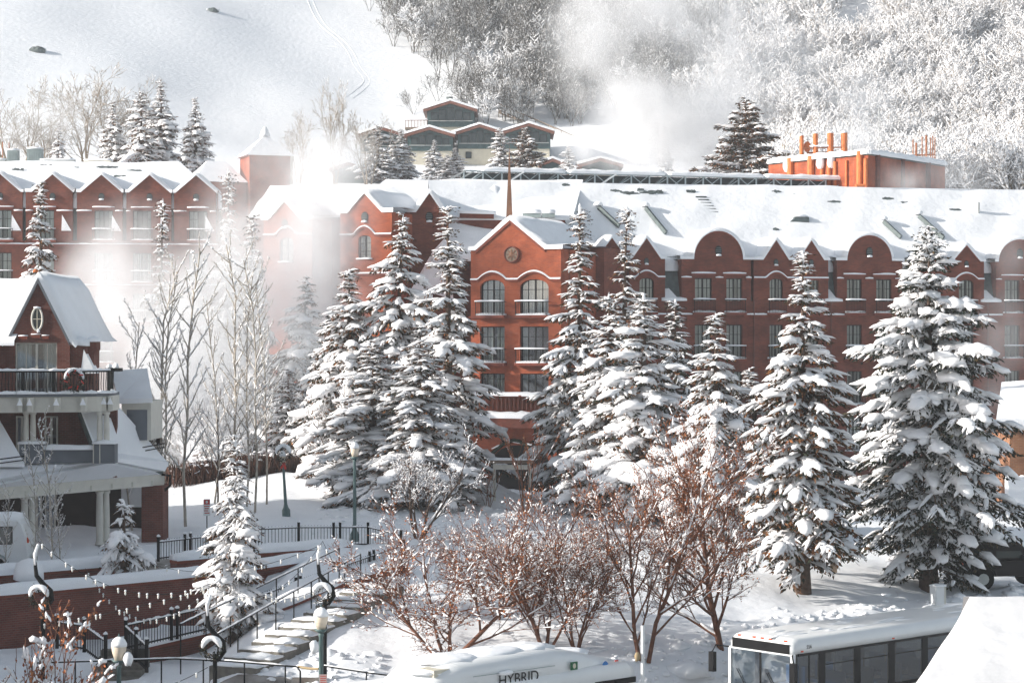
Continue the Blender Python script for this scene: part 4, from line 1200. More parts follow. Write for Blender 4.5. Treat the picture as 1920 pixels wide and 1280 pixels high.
# entry arch level
pts_ = [(xa, 1.0), (cx_(915), 1.0), (cx_(915), cz_(870))]+[(cx_(915)+(cx_(1030)-cx_(915))*(1-math.cos(t))/2, cz_(870)+1.25*math.sin(t)) for t in np.linspace(0, math.pi, 13)][1:-1]+[(cx_(1030), cz_(870)), (cx_(1030), 1.0), (xb, 1.0), (xb, cz_(830)), (xa, cz_(830))]
cw.prism(pts_, 0, .5)
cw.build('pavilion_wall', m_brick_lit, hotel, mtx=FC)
MB().box(xa, xb, 1.3, 1.5, 1, ze).build('room_shade', m_room, hotel, mtx=FC)
arch_course(hotel, FC, xa, xb, cz_(524), [(cx_(923), 1.0), (cx_(1001), 1.1)], .5)
sn = MB(); snow_path(sn, [(xa-.15, ze)]+gp+[(xb+.15, ze)], -.12, 8.5, .34, 3); sn.build('gable_snow', m_snow, hotel, True, FC)
cp = MB()
for i in range(len(gp)-1):
    (x0_, z0_), (x1_, z1_) = gp[i], gp[i+1]
    cp.hexa([(x0_, -.1, z0_-.2), (x1_, -.1, z1_-.2), (x1_, 0, z1_-.2), (x0_, 0, z0_-.2), (x0_, -.1, z0_), (x1_, -.1, z1_), (x1_, 0, z1_), (x0_, 0, z0_)])
cp.build('coping', m_stone, hotel, mtx=FC)
# round medallion with a raised figure
mx_, mz_ = cx_(960), cz_(477)
disc = MB().prism([(mx_+.52*math.cos(a), mz_+.52*math.sin(a)) for a in np.linspace(0, 2*math.pi, 28, endpoint=False)], -.08, 0)
md_ = disc.build('medallion', m_wood, hotel, mtx=FC)
MB().tube([(mx_+.50*math.cos(a), -.1, mz_+.50*math.sin(a)) for a in np.linspace(0, 2*math.pi, 29)], .055, 6, False).build('rim', m_brick, md_)
b_ = MB()
for a in range(8): b_.beam((mx_, -.1, mz_), (mx_+.36*math.cos(a*.785), -.1, mz_+.36*math.sin(a*.785)), .07, .05, (0, 1, 0))
b_.blob((mx_, -.1, mz_), .16, .07, .16, 8, 6, .1, 2, -1); b_.build('relief', m_spire, md_)
MB().box(xa-.1, xb+.1, -.14, -.001, cz_(596), cz_(592)-.02).build('floor_band', m_stone, hotel, mtx=FC)
# snowy parapet terrace over the door with balustrade below it
t1 = MB().box(xa+.6, xb+.6, -1.5, -.05, cz_(742), cz_(740)+.02).build('terrace_slab', m_stone, hotel, mtx=FC)
MB().snowbar((xa+.5, -1.2, cz_(741)), (xb+.7, -1.2, cz_(741)), .6, .26, .1, 9).build('snow', m_snow, t1, True)
for i in range(22):
    x = xa+.7+i*(xb-xa-.2)/21
    MB().lathe([(.03, 0), (.055, .2), (.03, .55), (.045, .8)], (x, -1.25, cz_(768)), 6).build('baluster', m_brick_dark, hotel, mtx=FC)
t2 = MB().box(xa+.6, xb+.6, -1.55, -.05, cz_(800), cz_(782)).build('porch_slab', m_brick, hotel, mtx=FC)
MB().snowbar((xa+.5, -1.25, cz_(782)), (xb+.7, -1.25, cz_(782)), .7, .42, .14, 5).build('snow', m_snow, t2, True)
gd = MB().tube([(cx_(925)+i*.32, -.25, cz_(838)-.45+.9*math.sin(i/10*math.pi)) for i in range(11)], .13, 7)
o = gd.build('garland', m_needle_dk, hotel, mtx=FC)
MB().snowbar((cx_(925), -.25, cz_(842)), (cx_(950), -.25, cz_(832)), .16, .1, .4, 3).snowbar((cx_(960), -.25, cz_(828)), (cx_(1005), -.25, cz_(834)), .14, .08, .4, 4).build('snow', m_snow, o, True)['kind'] = 'stuff'
# block behind the pavilion joining it to the rest, with the link roofs
MB().box(-3.5, 3.8, 6, 14, 1, ze+.3).build('link_wall', m_brick, hotel, mtx=FC)
FM = hm @ frame(PX(760, 147), 147, 0)
def mxx(px): return (px-760)/(FPX/147)
MB().box(mxx(735), mxx(1060), .2, .5, 1.5, PZ(408, 147)).build('link_wall', m_brick, hotel, mtx=FM)
roof_sheet(hotel, FM, mxx(640), mxx(1075), .2, PZ(412, 147), 7.5, PZ(345, 154.5), 'roof_snow', xl=mxx(712), xr=mxx(1100), seed=8, nx=60, ny=16)
MB().box(mxx(735), mxx(1080), 7.5, 25, PZ(345, 154.5)-.6, PZ(345, 154.5)+.28).build('flat_roof_snow', m_snow, hotel, mtx=FM)
# hip to the left
MB().add([(mxx(636), .2, PZ(410, 147)), (mxx(712), 7.5, PZ(345, 154.5)+.3), (mxx(735), 24, PZ(345, 154.5)+.3), (mxx(600), 24, PZ(412, 147))], [(0, 1, 2, 3)]).build('hip_snow', m_snow, hotel, True, FM)
# stair-tower cut in the roof with a dark left cheek, parapet coping
zq = PZ(345, 154.5)
MB().hexa([(mxx(893), 3.0, PZ(392, 150)+.1), (mxx(903), 3.0, PZ(392, 150)+.1), (mxx(903), 4.4, PZ(392, 150)+.1), (mxx(893), 4.4, PZ(392, 150)+.1),
           (mxx(912), 6.0, PZ(352, 153)+.45), (mxx(930), 6.0, PZ(352, 153)+.45), (mxx(930), 7.0, PZ(352, 153)+.45), (mxx(912), 7.0, PZ(352, 153)+.45)]).build('roof_cheek', m_slate, hotel, mtx=FM)
MB().blob((mxx(925), 4.6, PZ(385, 151)), .9, 1.2, 1.5, 10, 6, .08, 3).build('roof_drift', m_snow, hotel, True, FM)
MB().beam((mxx(862), -.1, PZ(404, 147)), (mxx(926), -.1, PZ(406, 147)), .3, .34).build('parapet', m_brick, hotel, mtx=FM)
MB().snowbar((mxx(858), -.1, PZ(400, 147)), (mxx(930), -.1, PZ(402, 147)), .5, .3, .15, 2).build('parapet_snow', m_snow, hotel, True, FM)
for pa, pb in ((980, 1014), (1016, 1040)):
    MB().box(mxx(pa), mxx(pb), -.4, .3, PZ(408, 147), PZ(400, 147)).build('roof_unit', m_vent, hotel, mtx=FM)
    MB().snowbar((mxx(pa)-.05, -.05, PZ(400, 147)), (mxx(pb)+.05, -.05, PZ(400, 147)), .8, .3, .12, pa).build('snow', m_snow, hotel, True, FM)
# spire behind the gable peak
sp = P(955, 412, 141.5)-Vector(hotel.location)
MB().add([(sp.x-.24, sp.y-.24, sp.z-.6), (sp.x+.24, sp.y-.24, sp.z-.6), (sp.x+.24, sp.y+.24, sp.z-.6), (sp.x-.24, sp.y+.24, sp.z-.6), (sp.x, sp.y, PZ(268, 141.5))],
         [(0, 1, 4), (1, 2, 4), (2, 3, 4), (3, 0, 4), (3, 2, 1, 0)]).build('spire', m_spire, hotel)

# ---- sunlit corner pavilion left of the entrance
def corner_bay(pxa, pxb, pxg, pyp, pye, d, rz, m_b, arch_win, vy, course, base_py=640, seed=0, shl=14):
    s = FPX/d; F = hm @ frame(PX(pxg, d), d, rz)
    X = lambda px: (px-pxg)/s/math.cos(rz)
    Z = lambda py: PZ(py, d)
    w = MB(); hs = []
    for a, b, t, bt, ar in arch_win:
        hs.append((X(a), X(b), Z(bt), Z(t), ar)); window(hotel, F, X(a), X(b), Z(bt), Z(t), False, .18, 2, 2, (.95, .95))
        MB().snowbar((X(a)-.1, -.06, Z(bt)), (X(b)+.1, -.06, Z(bt)), .2, .12, .2, a).build('sill_snow', m_snow, hotel, True, F)
    wall_holes(w, X(pxa), X(pxb), 4, Z(pye), hs)
    g = gable_path(X(pxg-(pxb-pxa)/2+shl), X(pxg+(pxb-pxa)/2-shl), Z(pye), Z(pyp)); w.prism(g, 0, .45)
    w.box(X(pxa), X(pxa)+.03, .001, 5, 4, Z(pye)); w.box(X(pxb)-.03, X(pxb), .001, 5, 4, Z(pye))
    w.build('corner_wall', m_b, hotel, mtx=F)
    MB().box(X(pxa)+.05, X(pxb)-.05, .9, 1, 4, Z(pye)).build('room_shade', m_room, hotel, mtx=F)
    sn = MB(); snow_path(sn, [(X(pxa)-.15, Z(pye))]+g+[(X(pxb)+.15, Z(pye))], -.12, 6, .36, seed); sn.build('gable_snow', m_snow, hotel, True, F)
    vent(hotel, F, X(pxg), Z(vy), .36, .26)
    for k, (cpy, ar) in enumerate(course):
        arch_course(hotel, F, X(pxa), X(pxb), Z(cpy), [((X(a)+X(b))/2, (X(b)-X(a))/2+.3) for a, b, t, bt, q in arch_win] if ar else [], .55)
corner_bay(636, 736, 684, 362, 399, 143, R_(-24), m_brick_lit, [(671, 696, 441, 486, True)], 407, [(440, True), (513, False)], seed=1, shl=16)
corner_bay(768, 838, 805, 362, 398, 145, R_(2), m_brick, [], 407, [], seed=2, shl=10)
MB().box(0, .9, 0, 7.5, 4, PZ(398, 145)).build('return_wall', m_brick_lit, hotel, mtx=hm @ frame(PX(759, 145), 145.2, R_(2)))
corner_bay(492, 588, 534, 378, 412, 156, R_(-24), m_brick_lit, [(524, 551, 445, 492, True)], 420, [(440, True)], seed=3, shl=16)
roof_sheet(hotel, hm @ frame(PX(500, 158), 158, R_(-10)), -1.5, 8.0, .5, PZ(408, 158), 6, PZ(355, 164), 'roof_snow', seed=18, nx=30, ny=10)
MB().box(-1, 6.3, .6, 8, 3, PZ(408, 158)).build('link_wall', m_brick, hotel, mtx=hm @ frame(PX(500, 158), 158, R_(-10)))
# snow-slope buttress right of the dark bay
MB().add([tuple(P(772, 540, 143.5)-Vector(hotel.location)), tuple(P(812, 470, 143.5)-Vector(hotel.location)), tuple(P(840, 440, 145)-Vector(hotel.location)), tuple(P(850, 560, 144)-Vector(hotel.location))], [(0, 3, 2, 1)]).build('buttress_snow', m_snow, hotel)

# ------------------------------------------------------------------ roof truss
ta, tb = P(870, 332, 157), P(1612, 356, 166)
truss = empty('roof_truss', ta, 0, 'long snow-topped steel truss walkway on the hotel roof', 'truss')
dv = tb-ta; dv.z = 0; Lt = dv.length; TM = Matrix.Rotation(math.atan2(dv.y, dv.x), 4, 'Z')
zt_ = ZR+.3-ta.z; ht = 1.15
nbay = 22
MB().box(0, Lt, .9, 1.0, zt_, zt_+ht-.05).build('back_panel', m_dark, truss, mtx=TM)
for z in (zt_+.05, zt_+ht): MB().box(0, Lt, -.05, .05, z-.05, z+.05).build('chord', m_steel, truss, mtx=TM)
post_me = MB().box(-.05, .05, -.055, .055, zt_, zt_+ht).mesh('post', m_steel)
st = Lt/nbay
br1 = MB().beam((.05, -.02, zt_+.08), (st-.05, -.02, zt_+ht-.05), .05, .05).beam((.05, .0, zt_+ht-.05), (st-.05, .0, zt_+.08), .05, .05).mesh('cross_brace', m_steel)
br2 = MB().beam((0, .1, zt_+.05), (st, .75, zt_+ht-.08), .2, .07).beam((0, .02, zt_+.05), (st, .05, zt_+ht*.8), .05, .05).mesh('inclined_panel', m_steel)
for i in range(nbay+1): link('post', post_me, truss, TM @ Matrix.Translation((i*st, 0, 0)))
for i in range(nbay): link('cross_brace' if i % 2 else 'inclined_panel', br1 if i % 2 else br2, truss, TM @ Matrix.Translation((i*st, 0, 0)))
for i in range(4):
    a = Lt*(i/4)+(.0 if i else 1.2); b = Lt*((i+1)/4)-.08
    MB().snowbar((a, .5, zt_+ht+.02), (b, .5, zt_+ht+.02), 1.2, .34, .14, i).build('snow', m_snow, truss, True, TM)
MB().beam((-2.0, -.1, zt_), (.1, -.1, zt_+ht), .16, .1).beam((-1.2, .7, zt_), (.9, .7, zt_+ht), .16, .1).build('end_strut', m_hvac, truss, mtx=TM)
for i in (3, 8): MB().beam((i*st-1.6, -.25, zt_), (i*st+.2, -.15, zt_+ht), .3, .08).build('leaning_panel', m_white, truss, mtx=TM)

# ------------------------------------------------------------------ brick machine house with flues
pa, pc, pb = P(1441, 300, 172), P(1628, 292, 163), P(1772, 305, 174)
ph_ = empty('machine_house', (pc.x, pc.y, ZR), 0, 'orange brick rooftop machine house with pipes down its walls', 'machine house')
o_ = Vector(ph_.location); zt_ = pa.z-.4
A, C, B = [(p.x-o_.x, p.y-o_.y) for p in (pa, pc, pb)]
D_ = (A[0]+B[0]-C[0], A[1]+B[1]-C[1])
hz_ = zt_-ZR
w_ = MB()
def wallq(p, q): w_.quad((p[0], p[1], 0), (q[0], q[1], 0), (q[0], q[1], hz_), (p[0], p[1], hz_))
wallq(A, C); wallq(C, B); wallq(B, D_); wallq(D_, A)
w_.build('wall', m_brick_lit, ph_)
MB().prism_z([A, C, B, D_], hz_, hz_+.12).build('coping', m_slate, ph_)
MB().prism_z([(A[0]-.1, A[1]), (C[0], C[1]-.15), (B[0]+.1, B[1]), D_], hz_+.12, hz_+.42).build('roof_snow', m_snow, ph_)
for p, q, k in ((A, C, 3), (C, B, 4)):
    MB().snowbar((p[0], p[1]-.05, hz_+.1), (q[0], q[1]-.05, hz_+.1), .5, .42, .2, k, .5).build('edge_snow', m_snow, ph_, True)
def on_wall(p, q, t, out=.12): 
    n = Vector((q[1]-p[1], -(q[0]-p[0]))).normalized()
    return (p[0]+(q[0]-p[0])*t+n.x*out, p[1]+(q[1]-p[1])*t+n.y*out)
for t, r in ((.24, .28), (.45, .3), (.56, .16), (.63, .18), (.69, .14), (.8, .1), (.93, .27), (.985, .16)):
    x, y = on_wall(A, C, t); MB().tube([(x, y, 0), (x, y, hz_+.35 if r > .2 else hz_-.25)], r, 10).build('wall_pipe', m_orange_pipe, ph_)
for t, r in ((.10, .2), (.42, .16), (.75, .22)):
    x, y = on_wall(C, B, t); MB().tube([(x, y, .2), (x, y, hz_+.1)], r, 10).build('wall_pipe', m_brick_dark, ph_)
for t, zz_ in ((.56, 2.0), (.66, 2.2), (.22, 2.3)):
    x, y = on_wall(A, C, t, .25); MB().blob((x, y, hz_-.25), .35, .25, .55, 8, 5, .25, int(t*100), -.9).build('hanging_snow', m_snow, ph_, True)
x, y = on_wall(A, C, .97, .5)
MB().tube([(x-.3, y, .1), (x-.3, y, .8), (x+.4, y, .8), (x+.4, y, .3), (x+1.3, y-.1, .3)], .16, 8).tube([(x-.8, y, .5), (x-.1, y, .5)], .2, 8).build('pipe_bend', m_orange_pipe, ph_)
fl = empty('flue_group', (P(1545, 292, 168).x, 169, zt_+.3), 0, 'four orange flue stacks with cross pipes on the machine house', 'flues')
for px, r, t in ((1503, .17, 254), (1529, .2, 250), (1557, .26, 249), (1583, .26, 249)):
    x = PX(px, 169)-fl.location.x; h = PZ(t, 169)-fl.location.z
    f_ = MB().tube([(x, 0, 0), (x, 0, h)], r, 12).build('flue', m_orange_pipe, fl)
    MB().blob((x, 0, h), r*1.1, r*1.1, .14, 8, 5, .1, px).build('snow', m_snow, f_, True)
MB().tube([(-1.6, -.1, .75), (1.9, -.1, .85)], .06, 6).tube([(-1.2, .2, .4), (1.6, .2, .5)], .08, 6).tube([(-.4, 0, 0), (-.4, 0, 1.1)], .05, 6).build('cross_pipe', m_rust, fl)
MB().snowbar((-1.0, -.1, .9), (.9, -.1, .9), .2, .14, .35, 3).build('pipe_snow', m_snow, fl, True)
MB().blob((-1.15, .2, .9), .3, .2, .45, 9, 6, .08, 5, -1).build('duct_bend', m_orange_pipe, fl)
MB().box(1.62, 1.95, -.2, .2, .85, 1.35).build('control_box', m_vent, fl)
an = empty('antenna_cluster', (PX(1732, 174), 174, zt_+.4), 0, 'thicket of thin rusty vent pipes at the right end of the machine house', 'antennas')
for px, t in ((1712, 262), (1718, 268), (1729, 256), (1737, 254), (1745, 258), (1749, 255), (1753, 258)):
    x = PX(px, 174)-an.location.x; r = .05 if px not in (1718, 1737) else .09
    MB().tube([(x, 0, 0), (x, 0, PZ(t, 174)-an.location.z)], r, 6).build('pipe', m_rust, an)
MB().tube([(-1, 0, .55), (.9, 0, .6)], .06, 6).tube([(-1.2, .1, .3), (.6, .1, .3)], .06, 6).build('cross_pipe', m_rust, an)
for px, t, d_, lab in ((1597, 226, 168, 'thin white mast right of the four flues'), (1648, 200, 168, 'guyed thin mast in the middle of the machine house roof'), (1475, 272, 171, 'short white rod at the left end of the machine house')):
    m_ = MB(); z0 = zt_+.3; h = PZ(t, d_)-z0
    m_.tube([(0, 0, 0), (.0, 0, h)], .028, 5)
    o = m_.build('mast', m_hvac, None, loc=(PX(px, d_), d_, z0)); tag(o, lab, 'mast', 'roof masts')

# ------------------------------------------------------------------ left wing
DL = 175.0; sL = FPX/DL
lw = empty('brick_hotel_wing', (PX(200, DL), DL, 5), 0, 'left brick hotel wing with a row of pointed dormers and steam before it', 'hotel')
LM = Matrix.Translation(lw.location).inverted()
FL_ = LM @ frame(PX(410, DL), DL, R_(5))
def wx(px): return (px-410)/sL
def wz(py): return PZ(py, DL)
LB = [(-95, -10, -50), (-37, 48, 7), (54, 140, 103), (148, 232, 193), (239, 322, 282), (327, 405, 368)]
zE = wz(362); zL = wz(452)
low = MB(); lholes = []
for i, (a, b, c) in enumerate(LB):
    up = MB(); hs = []
    wc = c-16 if i % 2 == 0 else c+2
    for fi, (t, bt) in enumerate([(396, 452), (475, 530), (551, 604), (625, 680)]):
        h_ = (wx(wc-15), wx(wc+19), wz(bt), wz(t)); (hs if fi == 0 else lholes).append(h_)
        window(lw, FL_, *h_, False, .2, 4, 1, curt_opts[(i*3+fi) % 7]); railing(lw, FL_, h_[0]-.1, h_[1]+.1, wz(bt)-.02)
    wall_holes(up, wx(a), wx(b), zL, zE, hs)
    g = gable_path(wx(c-38), wx(c+38), zE, wz(329)); up.prism(g, 0, .4)
    up.box(wx(a), wx(a)+.02, .001, 3, zL, zE); up.box(wx(b)-.02, wx(b), .001, 3, zL, zE)
    up.build('dormer_wall', m_brick, lw, mtx=FL_)
    sn = MB(); snow_path(sn, [(wx(a)-.08, zE)]+g+[(wx(b)+.08, zE)], -.08, 5, .33, i+20); sn.build('dormer_snow', m_snow, lw, True, FL_)
    vent(lw, FL_, wx(c), wz(370), .3, .25)
    snow_lines(lw, FL_, [(wx(wc-18), wx(wc+22), wz(390)), (wx(a), wx(wc-20), wz(397)), (wx(wc+24), wx(b), wz(397))], i*7)
    xg = wx(b)
    MB().hexa([(xg, .3, zL), (xg+.35, .3, zL), (xg+.35, 1.6, zL), (xg, 1.6, zL), (xg, 1.2, zE), (xg+.35, 1.2, zE), (xg+.35, 1.6, zE), (xg, 1.6, zE)]).build('mansard_slate', m_slate, lw, mtx=FL_)
    MB().snowbar((xg-.1, .6, zE-1.2), (xg+.45, .6, zE-1.2), .6, 1.3, .1, i).build('valley_snow', m_snow, lw, True, FL_)
    MB().add([(xg-.9, -.03, wz(434)), (xg-.1, -.03, wz(434)), (xg-.85, -.03, wz(404)), (xg-.9, .4, wz(434)), (xg-.85, .4, wz(404)), (xg-.1, .4, wz(434))], [(0, 1, 2), (0, 2, 4, 3), (1, 5, 4, 2)]).build('snow_wedge', m_snow, lw, False, FL_)
wall_holes(low, wx(-110), wx(408), 5, zL, lholes); low.box(wx(408)-.03, wx(408), .001, 9, 5, zE); low.build('wall', m_brick, lw, mtx=FL_)
MB().box(wx(-110), wx(405), .95, 1.05, 5, zE).build('room_shade', m_room, lw, mtx=FL_)
snow_lines(lw, FL_, [(wx(-110), wx(408), wz(459)), (wx(-110), wx(408), wz(535)), (wx(-110), wx(408), wz(607))], 91)
roof_sheet(lw, FL_, wx(-110), wx(408), 1.0, zE-.1, 6.5, wz(312)+.55, 'roof_snow', xr=wx(325), seed=14, nx=50, ny=12)
MB().box(wx(-110), wx(325), 6.5, 16, wz(312)-.2, wz(312)+.8).build('flat_roof_snow', m_snow, lw, mtx=FL_)
for px, py, w in [(70, 318, 1.1), (120, 322, 1.4), (190, 320, 1.8), (240, 326, 1.2), (215, 336, .8), (20, 325, .7)]:
    ly = 1.0+5.5*(362-py)/52
    for k in range(2): patch(lw, FL_, wx(px)+k*.5, ly, zE+.23+(wz(312)+.65-zE)*(ly-1)/5.5, w*(1-.4*k), .38, .7, px+k)
zf = wz(312)+.8
def roofbox(px0, px1, pyt, lab, m_, cat='roof unit', fins=True, legs=0):
    d = DL+8; x0, x1 = PX(px0, d), PX(px1, d); z1 = PZ(pyt, d); o = empty('roof_unit', ((x0+x1)/2, d+.3, zf), 0, lab, cat, 'units on the left wing roof')
    w = (x1-x0)/2; h = max(.35, z1-zf)
    MB().box(-w, w, -.5, .5, legs, h).build('casing', m_, o)
    if fins:
        for k in range(5):
            MB().box(-w+.12+k*(2*w-.24)/5, -w+.12+(k+.6)*(2*w-.24)/5, -.53, -.501, legs+.15, h-.12).build('louver', m_vent, o)
    MB().snowbar((-w-.03, 0, h), (w+.03, 0, h), 1.1, .18, .2, px0).build('snow', m_snow, o, True)
roofbox(51, 78, 279, 'tall grey cooling unit on the left wing roof', m_vent)
roofbox(14, 33, 282, 'squat dark unit left of the tall cooling unit', m_vent)
roofbox(76, 138, 300, 'long low pale duct right of the tall cooling unit', m_hvac, fins=False)
roofbox(158, 208, 302, 'low cream roof hatch near the spruce cluster', m_stucco, fins=False)
roofbox(-30, 10, 300, 'pale low roof box at the left edge', m_hvac, fins=False)
for px in (5, 17):
    o = MB().tube([(0, 0, 0), (0, 0, 2.0)], .045, 6).build('vent_pole', m_rust, None, loc=(PX(px, DL+8.5), DL+8.5, zf)); tag(o, 'thin rusty pole %s on the left wing roof' % ('at the far left' if px < 10 else 'next to the squat dark unit'), 'pole', 'rusty roof poles')

# ------------------------------------------------------------------ hazy tower with pyramid roof
tw = empty('brick_tower', (PX(497, 196), 196, 8), 0, 'pale brick tower with snowy pyramid roof half lost in steam', 'tower')
TMx = Matrix.Translation(tw.location).inverted() @ frame(PX(497, 196), 196, R_(20))
zt2 = PZ(295, 196); hw = 1.9
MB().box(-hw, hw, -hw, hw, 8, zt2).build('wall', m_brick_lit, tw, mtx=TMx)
MB().add([(-hw-.4, -hw-.4, zt2), (hw+.4, -hw-.4, zt2), (hw+.4, hw+.4, zt2), (-hw-.4, hw+.4, zt2), (0, 0, PZ(252, 196))], [(0, 1, 4), (1, 2, 4), (2, 3, 4), (3, 0, 4), (3, 2, 1, 0)]).build('roof_snow', m_snow, tw, mtx=TMx)
MB().lathe([(.5, 0), (.42, .3), (.3, .6), (.1, .9)], (0, 0, PZ(256, 196)), 8).build('finial_snow', m_snow, tw, True, TMx)
MB().box(-6.5, -hw-.05, -1, 5, 8, PZ(345, 196)).build('side_wall', m_brick_lit, tw, mtx=TMx)
MB().add([(-6.9, -1.4, PZ(345, 196)), (-hw, -1.4, PZ(345, 196)), (-hw, 5, PZ(345, 196)), (-6.9, 5, PZ(345, 196)), (-5, 2, PZ(303, 197)), (-3.2, 2, PZ(303, 197))], [(0, 1, 5, 4), (1, 2, 5), (2, 3, 4, 5), (3, 0, 4)]).build('hip_snow', m_snow, tw, mtx=TMx)
MB().tube([(hw+.1, -hw-.1, 8), (hw+.1, -hw-.1, zt2)], .12, 6).build('corner_pipe', m_cream, tw, mtx=TMx)

# ------------------------------------------------------------------ chalets on the slope
def chalet(px0, px1, pk, eave, wl0, wl1, band, base, d, label, win=True, wtop=None):
    s = FPX/d; pc_ = (px0+px1)/2
    zb = Hs(PX(pc_, d), d)-.5
    o = empty('chalet', (PX(pc_, d), d, zb), 0, label, 'chalet', 'dark chalets stepping up the slope')
    X = lambda px: (px-pc_)/s
    Z = lambda py: PZ(py, d)-zb
    dep = 7.0; wa, wb = X(wl0), X(wl1); zp, ze = Z(pk), Z(eave)
    pk_ = lambda x: zp-(zp-ze)*abs(x)/(X(px1))-.35
    MB().prism([(wa, Z(band)), (wb, Z(band)), (wb, pk_(wb)), (0, zp-.35), (wa, pk_(wa))], 0, dep).build('upper_wall', m_teal, o)
    if Z(base) > -3: MB().box(wa+.1, wb-.1, .15, dep, -3, Z(band)).build('base_wall', m_stucco, o)
    if win:
        n = 5; ww = (wb-wa)*.86/n; zb_ = Z(band-(band-eave)*.38)
        for i in range(n):
            x0 = wa+(wb-wa)*.07+i*ww; zt = min(pk_(x0+.05), pk_(x0+ww-.05))-.25
            g = MB().box(x0+.05, x0+ww-.05, -.06, -.001, zb_, zt); w = g.build('window', m_frame, o)
            MB().quad((x0+.09, -.065, zb_+.05), (x0+ww-.09, -.065, zb_+.05), (x0+ww-.09, -.065, zt-.05), (x0+.09, -.065, zt-.05)).build('pane', m_pane_dk2, w)
        sl_ = MB().box(wa+.2, wb-.2, -.14, -.001, zb_-.12, zb_-.03).build('sill', m_hvac, o)
        for i in range(14):
            x = wa+(wb-wa)*(i+.5)/14; MB().box(x-.02, x+.02, -.03, -.001, Z(band)+.05, zb_-.13).build('batten', m_teal, o)
    X1 = X(px1)
    for sg in (-1, 1):
        MB().hexa([(0, -.9, zp-.34), (sg*X1, -.9, ze-.34), (sg*X1, dep, ze-.34), (0, dep, zp-.34), (0, -.9, zp), (sg*X1, -.9, ze), (sg*X1, dep, ze), (0, dep, zp)] if sg > 0 else
                  [(sg*X1, -.9, ze-.34), (0, -.9, zp-.34), (0, dep, zp-.34), (sg*X1, dep, ze-.34), (sg*X1, -.9, ze), (0, -.9, zp), (0, dep, zp), (sg*X1, dep, ze)]).build('roof', m_fascia, o)
    sn = MB(); snow_path(sn, [(-X1-.1, ze)]+[(X1*t, zp-(zp-ze)*abs(t)) for t in np.linspace(-.9, .9, 13)]+[(X1+.1, ze)], -.95, dep, .3, int(px0)); sn.build('roof_snow', m_snow, o, True)
    return o, X, Z
m_pane_dk2 = mat('chalet_glass', (.03, .045, .05), .08, spec=.6)
c1 = chalet(794, 895, 190, 206, 801, 889, 238, 250, 264, 'topmost dark chalet with a chimney cap above the others')
MB().lathe([(.28, 0), (.28, .5), (.4, .55), (.4, .75)], (-.2, 2, c1[2](190)), 8).build('chimney', m_slate, c1[0])
chalet(757, 853, 239, 253, 764, 849, 283, 312, 254, 'left chalet of the middle row above the cream base')
c3 = chalet(849, 950, 234, 250, 858, 942, 279, 314, 255, 'middle chalet of the row with a small square base window')
o = MB().box(c3[1](873), c3[1](884), -.02, .149, c3[2](297), c3[2](285)).build('window', m_frame, c3[0]); MB().quad((c3[1](874.5), -.03, c3[2](295.5)), (c3[1](882.5), -.03, c3[2](295.5)), (c3[1](882.5), -.03, c3[2](286.5)), (c3[1](874.5), -.03, c3[2](286.5))).build('pane', m_pane_dk2, o)
chalet(943, 1039, 232, 247, 948, 1032, 279, 312, 253, 'right chalet of the row beside the outdoor stairs')
chalet(668, 764, 239, 254, 676, 756, 284, 318, 257, 'leftmost chalet half hidden behind a wide spruce')
chalet(1083, 1168, 297, 309, 1092, 1160, 328, 350, 236, 'low chalet roof right of the stairs just above the truss', False)
chalet(1010, 1062, 298, 308, 1016, 1056, 326, 350, 238, 'small low chalet roof between two sunlit spruces', False)
chalet(618, 690, 305, 316, 624, 684, 345, 360, 232, 'pale low roof lost in mist left of the wide spruce', False)
dk = empty('deck', P(780, 240, 262), 0, 'wooden deck with railing left of the topmost chalet', 'deck')
MB().box(-1.3, 1.5, -1, 1, -.25, 0).build('floor', m_wood, dk)
for k in range(8): MB().box(-1.28+k*.38, -1.22+k*.38, -1, -.94, 0, .8).build('baluster', m_fascia, dk)
MB().box(-1.3, 1.5, -1.04, -.92, .8, .88).build('rail', m_fascia, dk); MB().snowbar((-1.3, -.98, .88), (1.5, -.98, .88), .16, .1, .2, 1).build('snow', m_snow, dk, True)
# zig-zag outdoor stair down the slope
sa_, sb_ = P(935, 208, 272), P(1125, 292, 262)
stg = empty('outdoor_stairs', sb_, 0, 'long snowy outdoor stair with railings descending right of the chalets', 'stairs')
a_ = sa_-sb_
for off in (0, 1.1):
    MB().beam((a_.x, a_.y+off, a_.z), (0, off, 0), .14, .3).build('stringer', m_wood, stg)
    MB().beam((a_.x, a_.y+off, a_.z+1), (0, off, 1), .07, .08).build('handrail', m_wood, stg)
    for k in range(9):
        t = k/8; MB().box(a_.x*t-.04, a_.x*t+.04, a_.y*t+off-.04, a_.y*t+off+.04, a_.z*t-2.4, a_.z*t+1).build('post', m_wood, stg)
MB().snowbar((a_.x, a_.y+.55, a_.z+.1), (0, .55, .1), 1.0, .16, .2, 4).build('snow', m_snow, stg, True)
m_porch = mat('porch_shade_brown', (.022, .014, .012), .8, var=.2, spec=.1)  # porch shade put into the colour: near-black brown for the back wall
